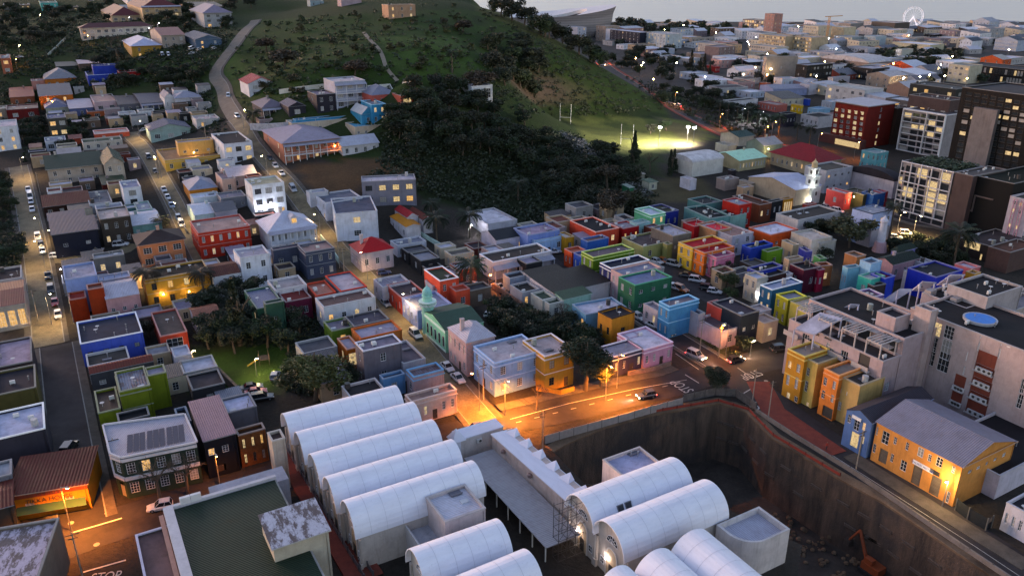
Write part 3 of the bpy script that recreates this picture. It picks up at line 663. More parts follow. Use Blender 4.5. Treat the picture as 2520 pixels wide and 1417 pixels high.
T1 = '''
# ---- B1 left middle
A1 | -200,1245 -190,1180 158,1205 | 10.5 | c9cbd2 Fb9aeb4 | 3x3 | white house with lilac flat roof at the left edge above the stone street | lit=.3
B1 | 455,305 420,195 1005,292 | 6.2 | a89c92 G2e4634 | 2x4d/- | large beige house under a long dark green gabled roof | ov=.6 rise=3.0 Z
B1 | 1010,250 985,150 1190,225 | 7.2 | b0a59a g2e4634 | 2x2 | beige gable fronted wing of the green roofed house | ov=.5 rise=2.4
B1 | 990,452 945,365 1200,395 | 3.6 | 5c231c G2f4a38 | - | small brick annexe with a flat green roof beside the green roofed house | rise=.3 ov=.2
A1 | 800,1385 775,1350 1190,1360 | 6.0 | b3aaa0 F4c5b4c | 2x4 | long beige block with a pale green flat roof above the green gabled house | 
B1 | 560,165 540,130 790,155 | 5 | b3a79f Gb5a8a6 | - | low pink grey outbuilding behind the dark green gable |
B1 | 1595,215 1515,110 2165,165 | 4.6 | c9a24f F9a7a5c | 1x5d | long yellow house with striped awnings and a white balustrade | lit=.3 c
B1 | 1720,45 1700,20 2065,15 | 7.6 | c79f63 Fa39aa2 | 1x3q | upper peach box with a skylight above the long yellow house |
B1 | 2165,60 2070,-45 2405,5 | 8 | c5c8d2 F22242c | 2x3b/1x1 | white modern house with a dark sunken roof terrace | lit=.4 st=dark
B1 | 1185,487 1165,415 1365,470 | 6.6 | c9ccd4 F8b90a3 | 2x1b | white modern house with dark upper wall beside the cobbled lane | st=dark
B1 | 865,640 858,520 1085,610 | 3.6 | a8aab0 F77797f | - | pale roofless garden room with plants left of the white modern house |
B1 | 418,668 405,600 875,628 | 3.8 | 3a1f18 S6a3a30 | 1x4 | long lean-to shed with a striped rusty tin roof | r rise=1.5 cat=shed
B1 | 470,800 455,745 825,762 | 6.4 | 2f3346 S3a415c | - | rear bay of the navy saw-tooth building | rise=.5
B1 | 500,937 468,790 955,915 | 7.4 | 24283a S38405a | 1x2q | dark navy building with a stepped saw-tooth roof above the parked cars | rise=.8 d=13
B1 | 965,787 925,690 1258,742 | 8.6 | 4c443d Fb9aaa6 | 2x3 | taupe brown two storey house with bold white window frames | cu=.6
B1 | 1282,850 1258,712 1565,812 | 4.4 | 6b8f8c Gb9bfce | 1x3d | pale teal cottage with a lavender tin roof next to the taupe house | ov=.15 rise=1.2 cu=.7
B1 | 1215,680 1195,645 1330,665 | 4.0 | 4e7374 Fb4b6c0 | - | small dark teal extension with a white flat roof behind the teal cottage |
B1 | 1330,700 1310,620 1465,660 | 4.2 | 7f9f9b F9a9da8 | - | mint walled courtyard block beside the cobbled lane |
B1 | 930,690 905,650 1190,655 | 4.0 | c4c6cd F8f919c | - | narrow white roofed strip of rooms behind the taupe house |
B1 | 1885,748 1840,640 2085,722 | 4.6 | a9c4c4 Gc3c8d6 | 1x2 | mint walled house with pale tin roof left of the grey cottage | ov=.15
B1 | 2085,722 2055,625 2300,698 | 4.6 | 8d929e G60646e | 1x2 | grey cottage with dark grey tin roof behind the orange red villa | ov=.15 lit=.6
B1 | 1835,505 1780,420 2110,480 | 4.6 | b0762a H8b93a6 | 1x2 | ochre house with a blue grey hipped roof beside the cobbled lane | lit=.4
B1 | 1870,585 1862,540 2140,560 | 4.4 | bcc3c9 Fc8ccd8 | - | long white flat roofed block below the ochre hipped house |
B1 | 2140,585 2110,530 2390,560 | 4.8 | 767a84 F8b8790 | 1x3q | grey flat roofed rooms beside the white three storey block |
B1 | 2150,400 2055,335 2265,370 | 5.8 | bf9f92 F8a8088 | 1x1/1x1 | small salmon cube house with solar heater |
B1 | 2215,378 2170,310 2485,345 | 4.6 | b9a6a0 Gc6b9c0 | 1x2 | pink house with a pale gabled roof below the white modern house |
B1 | 1918,918 1838,800 2428,855 | 8.2 | b23a22 Fa58c86 | 2x6s/1x2/- | orange red two storey villa with white sash windows | st=sash cu=.5 c
B1 | 1345,1037 1312,935 1785,985 | 7.0 | bd7f5d H4d2a20 | 2x3b | peach house with a dark brown hipped tile roof | t ov=.7 rise=2.2 lit=.12
B1 | 905,1168 900,1120 1210,1145 | 5.6 | 6f6d6c Fa9a7ab | 1x2 | grey house with a slatted white pergola roof and two lit windows | lit=1
# ---- B2
B2 | 235,462 115,400 548,425 | 11.0 | c4cad0 Faba58c | 3x3b/1x4q | white three storey block with solar panels on its flat roof | lit=.35 st=dark
B2 | 402,915 292,805 840,850 | 6.8 | b9bfca Hbcc0d2 | 2x7 | white colonial villa with a steep pale hipped roof and lit dormer | ov=.8 rise=4.2 lit=.12
B2 | 118,1160 42,1078 405,1108 | 9.2 | c9ccd6 Fa59fa8 | 2x2 | tall plain white cube house with a terrace roof | 
B2 | 752,1105 690,1030 1027,1050 | 8.0 | 4c5468 Da88a84 | 2x3 | slate blue two storey house with a pink tin roof | c lit=.12 y
B2 | 440,1085 405,1060 705,1040 | 7.2 | 4a5062 Fa8898a | 1x2 | lower rear wing of the slate blue house |
B2 | 1042,732 905,590 1450,700 | 9.0 | c8ccd8 F5e6170 | 2x1b/- | white two storey house with a planted balcony facing the pit of the valley | lit=.05 A
B2 | 945,625 815,545 1330,590 | 6.4 | b6bccb F6f737f | -/2x3 | blue edged terrace house between the white balcony house and the grey villa | 
B2 | 795,535 775,505 980,515 | 5.0 | b2b4bd Fa6a4ac | - | small white garage block at the top of the terrace row |
B2 | 1298,422 1258,370 1822,398 | 8.6 | 7c7c88 Fb7aeb5 | 2x4b | modern grey villa with wall lights and a flat white roof | A lit=.4 st=dark
B2 | 1290,1120 1172,1035 1608,1070 | 5.6 | bfaeb2 Hb3262a | 1x3/1x3 | pink and white cottage under a bright red hipped roof | ov=.35 rise=3.0
B2 | 1643,1040 1575,990 1880,962 | 3.8 | b4b8c6 F7b7e8a | 1x4 | long white bungalow with a grey flat roof behind the red hipped cottage |
B2 | 1730,860 1460,775 1850,825 | 4.6 | c2bec4 gc8860f | -/1x3 | white shed house with a mustard yellow sheet roof | ov=.2 rise=.6
B2 | 1740,765 1610,690 1820,735 | 4.8 | bfbcc4 gb02a35 | - | white cottage with a faded crimson gabled roof behind the mustard roof | ov=.2 rise=1.2
B2 | 1895,790 1820,690 1960,760 | 4.8 | c4c0c6 g7a4038 | 1x1/1x1 | white gabled cottage with a rusty red roof beside the palms | ov=.2 rise=1.
B3 | 150,760 30,640 292,660 | 4.6 | a3a4ac Fc2bfc8 | - | weathered white outbuilding with a flat roof under the dark slope |
B2 | 535,50 435,-85 1105,10 | 7.6 | 9a6a58 H9a93a2 | 2x6/2x2 | red walled two storey terrace house with white verandah balconies | ov=.9 rise=3.0 lit=.2
B2 | 1110,80 1100,20 1490,55 | 3.6 | b5b7be Gb3b6c4 | 1x4 | long low white house with a pale blue verandah roof | ov=.4
# ---- C1
C1 | 668,385 650,315 838,372 | 6.0 | 9c3f10 Fa04a40 | - | low front part of the burnt orange corner house | z=1
C1 | 845,285 815,240 1003,262 | 9.0 | 9c3f10 F8a6a62 | - | tall burnt orange blank wall block lit by a street lamp |
C1 | 625,190 572,60 940,150 | 9.4 | 8196c4 Fa8a4b2 | -/1x1 | white and pale blue flat roofed house behind the burnt orange wall |
C1 | 1022,380 985,225 1355,340 | 6.2 | b98f90 Gb6b5c4 | 1x3q | pink cottage with a pale corrugated roof right of the orange wall | ov=.1 rise=1.4
C1 | 960,205 950,150 1270,180 | 6.0 | a8a9b8 Fadb0c4 | - | pale lilac flat roofs behind the pink cottage |
C1 | 1400,192 1328,95 2040,118 | 7.8 | b08833 F332a22 | 2x4d/1x1 | long ochre yellow two storey house with a roof garden | c lit=.05 st=dark
C1 | 2062,165 1990,50 2332,122 | 6.2 | bfc0c8 G5a302c | 1x3 | white cottage with a rust brown tin roof beside the white cube | r ov=.1 rise=1.
C1 | 775,808 712,605 1392,722 | 5.6 | 4c62b4 F343a4c e0e2f2 | 1x4q | bright blue single storey house with a stepped white parapet and dark roof | st=dark
C1 | 1550,737 1490,500 1818,698 | 4.8 | b04a34 F5e5450 | 1x1w | salmon red house with a grey terrace roof behind the dark tree | 
C1 | 1900,590 1828,465 2140,555 | 4.4 | b5b6bf G9a6654 | 1x2 | white walled cottage with a brown gravel roof left of the tall conifer |
C1 | 850,1030 830,910 1258,955 | 4.2 | b3b1b6 F4a4644 | - | long low house with a white parapet below the bright blue house |
C1 | 870,1105 855,1035 1480,960 | 4.4 | 4a4a50 G7c4038 | 1x3q | charcoal house with a long rust red tin roof | r rise=.6 ov=.05 lit=.5
C1 | 1690,940 1640,850 1855,915 | 4.0 | a5a8b6 Fb7b9c6 | - | small white open roofed courtyard house beside the dark garden |
C1 | 1155,1272 1085,1085 1455,1215 | 7.6 | 6f7a1c F8a8c98 | - | lime green cubic house with solar panels on a grey roof | clutter
C1 | 1425,1120 1400,1040 1612,1085 | 7.6 | 6f7a1c F9a94a0 | - | right hand lime green wing with a blank upper wall |
C1 | 950,1480 915,1265 1170,1440 | 4.8 | 77821f D4a3834 | - | lime green forecourt building with a brown corrugated roof at the street corner | y
C1 | -60,465 -100,240 238,412 | 6.2 | a49a90 G6a1018 | 1x3w | cream hall with pointed arched windows and a deep red roof | ov=.05 rise=1. lit=1 
C1 | -60,205 -80,90 208,200 | 6 | b4a9a6 F3a3236 | - | cream house with a cluttered dark roof above the red roofed hall |
C1 | -40,1040 -60,800 310,985 | 6.5 | 4b4040 Fa593a0 | - | house with a lilac corrugated roof terrace left of the asphalt street |
C1 | -60,1310 -90,1090 345,1175 | 7.0 | 5d5630 F35303a | - | olive walled house with a large dark flat roof left of the asphalt street |
D1 | -60,280 -90,60 375,155 | 7.5 | 3f3d48 Fb0b2c6 e6e8f4 | - | charcoal house with a white edged lilac roof left of the asphalt street |
D1 | -60,860 -80,640 100,835 | 5.0 | 4a4a44 G6e3830 | - | rusty roofed shop at the lower left edge | r rise=.4 cat=shop
D1 | -60,600 -90,480 95,560 | 6.0 | 77767c Fa7a6ab | - | grey flat roofed rooms with pale roof hatches at the left edge |
# ---- C2
C2 | 285,470 160,290 520,385 | 6.0 | 3e6b55 D7c8096 | -/1x2 | green house with a grey blue tin roof beside the dark trees | 
C2 | 365,425 345,405 540,385 | 9.0 | 33584a F5a6a66 | 1x1n | tall dark green wall block beside the maroon house |
C2 | 560,405 480,285 820,365 | 5.6 | 6d2440 F7a3430 | 1x2 | maroon plum house with white lattice windows | cu=.5
C2 | 460,290 385,195 750,215 | 6.4 | c6c4ca F9c9698 | - | white flat roofed house with rooftop clutter behind the maroon house |
C2 | 930,455 845,365 1405,330 | 6.2 | c2c4cc D6a4c48 | 1x4/1x1 | white house with laundry on its balcony beside the cobbled street | lit=.3
C2 | 1095,300 942,150 1338,240 | 6.4 | 4a5266 Fb4a6ac c8482c | -/- | slate grey house with a bright coral roof parapet |
C2 | 860,345 745,230 1080,335 | 5.6 | a95a48 Db0786a c04a30 | - | low house with a salmon striped tin roof and coral edge |
C2 | 1225,640 1115,545 1560,560 | 5.0 | 55535a F5a5660 | - | long dark grey flat roof house beside the cobbled street |
C2 | 1010,685 975,580 1215,640 | 4.6 | 5a7a2a F77727e | 1x1 | small lime green house with a grey flat roof under the dark garden | lit=1
C2 | 1290,760 1245,650 1720,700 | 5.0 | b5723c Fa09aa8 c86a2a | - | orange edged terrace house with a lilac grey roof |
C2 | 1155,865 1080,750 1260,815 | 4.8 | c8701c F9f97a2 | 1x1w/1x1 | bright orange lit veranda house beside the grey cube | lit=1
C2 | 1312,880 1225,795 1725,828 | 8.6 | 6b6770 F8a808c c9c9d4 | 2x1n/2x1n | tall mauve grey cube building with white parapet lines | 
C2 | 1700,1000 1690,780 1890,920 | 4.2 | a8a6ae F655f68 | - | narrow dark flat roof strip by the cobbled street |
C2 | 1800,1130 1620,1085 2085,1045 | 5.4 | 9a8c92 F7d7680 6fa0c4 | -/1x1 | weathered grey pink house with a sky blue rear parapet | clutter
C2 | 1505,1150 1475,1110 1700,1080 | 4.4 | 5f8fb8 F54545c | 1x1 | pale blue courtyard wing of the weathered house |
C2 | 1780,1370 1720,1300 2210,1240 | 5.2 | c0a8a0 F9a8078 c8b4ae | 1x5d | ornate pale pink corner house with a balustrade parapet | c
C2 | 1190,1330 1110,1215 1510,1230 | 5.4 | b8aeb0 F3a3638 | - | white walled house with a dark roof courtyard beside the first vault |
C2 | 2055,200 1865,95 2240,165 | 7.6 | d2583c F3f4a38 e8e4ea | 2x2/1x2 | coral red corner house with a green tin roof terrace | rise=.4
C2 | 2210,300 2160,250 2345,270 | 5.6 | d2583c Fb9604c | 1x1/- | coral front porch block beside the tall palm |
C2 | 1680,358 1525,240 1920,310 | 4.8 | b84c38 F4c444a | -/1x4d | coral terrace house with a dark flat roof on the cobbled street |
C2 | 1500,260 1460,175 1760,200 | 4.8 | b9b8c2 F8a8894 | -/1x2 | white terrace house with a grey roof beside the blue car |
C2 | 1838,490 1670,365 2200,440 | 5.0 | 8f9ccf F878ca0 | -/1x4 | pale periwinkle terrace house before the minaret |
C2 | 1985,250 1880,200 2110,240 | 5.2 | b0adb6 Fb0acb8 | - | white roofed room behind the coral terrace house |
'''
T2 = '''
# ---- C2/C3 centre
C3 | 205,912 0,762 655,802 | 7.6 | 7f9fc8 Fb7a9ac a9c0e0 | 2x3/2x3d | large pale blue corner building with white cornices facing the lit road | c cu=.4 st=sash
C3 | 650,850 480,700 915,785 | 8.2 | b98f3c Fb0a0a0 d8ccd0 | 2x2d/- | mustard yellow two storey house right of the pale blue corner building | c st=dark
C3 | 1255,855 1150,760 1530,785 | 5.0 | 4c4658 F9a929c d8cdd4 | 1x4d | slate violet half of the low terrace beside the big round tree | c lit=.5
C3 | 1530,792 1400,620 1800,728 | 5.0 | c795ac Fc4bcc8 e0c8d8 | 1x4d/- | pink half of the low terrace at the stop sign | c cu=.6
C3 | 1400,690 1160,700 1460,640 | 4.6 | b394b4 Fb6a6b8 | - | lilac courtyard rooms behind the pink terrace |
C3 | 1245,515 1020,480 1448,455 | 7.2 | b5812c F3a3238 3a2c2c | 1x1q/1x2 | mustard ochre house with a dark brown roof | A st=dark
C3 | 1015,480 880,390 1310,370 | 5.2 | 5a8fb0 Fb8b4c0 | -/1x2 | white roofed house with solar heaters behind the ochre house | a=24
C3 | 1755,410 1650,365 2040,355 | 8.2 | 3f88b4 F8a7c80 8cc0e0 | -/2x2 | sky blue two storey house beside the uphill road | st=mun cu=.5 c
C3 | 1650,450 1515,385 1700,410 | 5.0 | b9aeb4 F8f868c | -/1x2 | small white house left of the sky blue house |
C3 | 2010,480 1890,420 2062,460 | 5.8 | a9a6b0 F3e4450 | - | tall white shed block against the sky blue house |
C3 | 2225,630 1985,510 2380,590 | 4.4 | b9a9b4 F6a5a60 | 1x1/- | low pinkish white house with a charred open roof | 
C3 | 2390,490 2110,375 2560,450 | 7.6 | 2a3442 F4a444e | 1x2q/- | dark charcoal house joined to a salmon wall |
C3 | 2215,430 2105,365 2290,400 | 7.0 | c8584c F8a5050 | -/- | salmon coral wall block left of the charcoal house |
C4 | 220,560 155,480 370,535 | 5.0 | b8a392 Fb9a096 | 1x1/- | small cream cottage with a lit doorway beside the charcoal house | lit=1
C4 | 150,470 60,415 300,440 | 5 | a5a0a4 Fc0b0ac | - | pale roofed rear rooms right of the charcoal house |
C4 | 430,350 285,305 560,300 | 6.8 | 8f8f1c F8c8c98 c9c95a | -/2x2 | chartreuse two storey house in the right hand row | a=24
C4 | 612,430 432,365 782,385 | 6.6 | a8a052 Fc2ac9c | 1x3q/- | pale yellow blank walled house with a pink roof at the row end | lit=.5
C4 | 290,262 155,225 595,205 | 6.8 | 1c6484 Fa4a8bc dbe4f0 | -/2x2 | deep teal blue house with white trim in the right hand row | lit=.3
C4 | 155,165 30,125 250,140 | 6.8 | b0a89a Fb4b8cc | -/2x2 | beige two storey house left of the teal blue house | c
B3 | 1450,1300 1345,1215 1800,1235 | 7.8 | 1f6a52 F7c84a0 4f9f84 | 2x3q/2x2 | teal green two storey house with a lavender roof | cu=.4 lit=.0
B3 | 1345,1215 1240,1160 1700,1150 | 7.8 | b39aa0 F8a8c9c c8a498 | -/2x2 | dusky pink two storey house between navy and teal houses | lit=.3
B3 | 1235,1150 1142,1100 1590,1080 | 7.8 | 202c66 F2a3040 e4e6f2 | -/2x2 | navy blue house with a white shade canopy on its roof | c cu=.6
B3 | 1080,1055 985,1000 1418,970 | 8.0 | 5d7d16 F75666c b8cc80 | 1x2/2x2 | bright lime green two storey house on the back lane | c cu=.9
B3 | 980,1050 890,1015 1080,1000 | 5.4 | 1c56a8 Fa08088 | -/1x2 | cobalt blue small house left of the lime green house | cu=.5
B3 | 890,1010 800,980 980,970 | 5.2 | c8562a Fb06a58 | -/1x2 | orange small house at the corner of the back lane |
B3 | 1030,915 945,890 1230,885 | 6.0 | 2462a8 F8a6a60 | 1x1q/- | orange and cobalt blue upper rooms behind the lime green house |
B3 | 1100,830 850,730 1318,795 | 5.6 | d0563c F22242c e8b0a4 | 1x2/- | long coral house with a dark sunken roof below the slope | lit=.2
B3 | 1345,800 1238,752 1465,765 | 5.2 | a8181c F9a9096 | 1x3/- | deep red cottage right of the long coral house | lit=.3
B3 | 1470,760 1462,720 1592,740 | 5.6 | 86b2b6 Fa2b0ac | 1x1 | pale aqua cottage between the red cottage and mint house |
B3 | 1590,680 1410,630 1715,655 | 7.4 | 62b48c Fb9c0ca c8ead8 | 2x2/1x1 | mint green two storey house with a white roof under the slope | lit=.1 c
B3 | 1722,655 1620,590 1838,635 | 6.6 | 1a2f80 F4a4c3a | 1x2 | royal blue two storey house right of the mint green house | cu=.4
B3 | 1785,865 1625,780 1945,830 | 7.4 | 6f6a66 Fa8a4ae | 1x3q/- | plain grey house with a pale flat roof beside the crimson roofs | cu=.5
B3 | 1735,940 1520,965 1710,935 | 5.4 | 8c8a5a F9a9a98 | - | weathered pale plaster house lit yellow at the car park |
B3 | 1520,960 1370,870 1700,930 | 4.8 | a0a06c F5c5050 | 1x2/- | low worn yellowish house with a patched roof facing the car park | w=11
B3 | 1960,970 1845,915 2250,900 | 7.0 | d8b03c Fb01a2a | -/2x2 | sunny yellow two storey house at the start of the crimson roofed row | c
B3 | 2065,1015 1960,975 2300,945 | 6.8 | d8761c Fa81828 | -/2x2 | warm orange two storey house in the middle of the crimson roofed row | c
B3 | 2170,1055 2070,1015 2310,1010 | 6.4 | c87a92 F8a4a66 | -/2x2 | rose pink two storey house at the near end of the crimson roofed row | c
B3 | 1975,780 1835,750 2075,745 | 6.4 | a82028 Fcc2632 | - | crimson roofed block behind the plain grey house |
B3 | 2165,820 2000,755 2320,795 | 6.6 | a88060 Fd84450 | 1x2q/- | tan walled house with a bright crimson roof | 
B3 | 2310,870 2180,740 2415,800 | 6.4 | a8a6b4 Fa08078 | 2x2/- | pale lilac house with a tan roof right of the crimson roofs |
B3 | 1110,0 1110,0 1110,0 | 0 | - - | - | skip |
'''
T2 = '\n'.join(l for l in T2.split('\n') if 'skip' not in l)

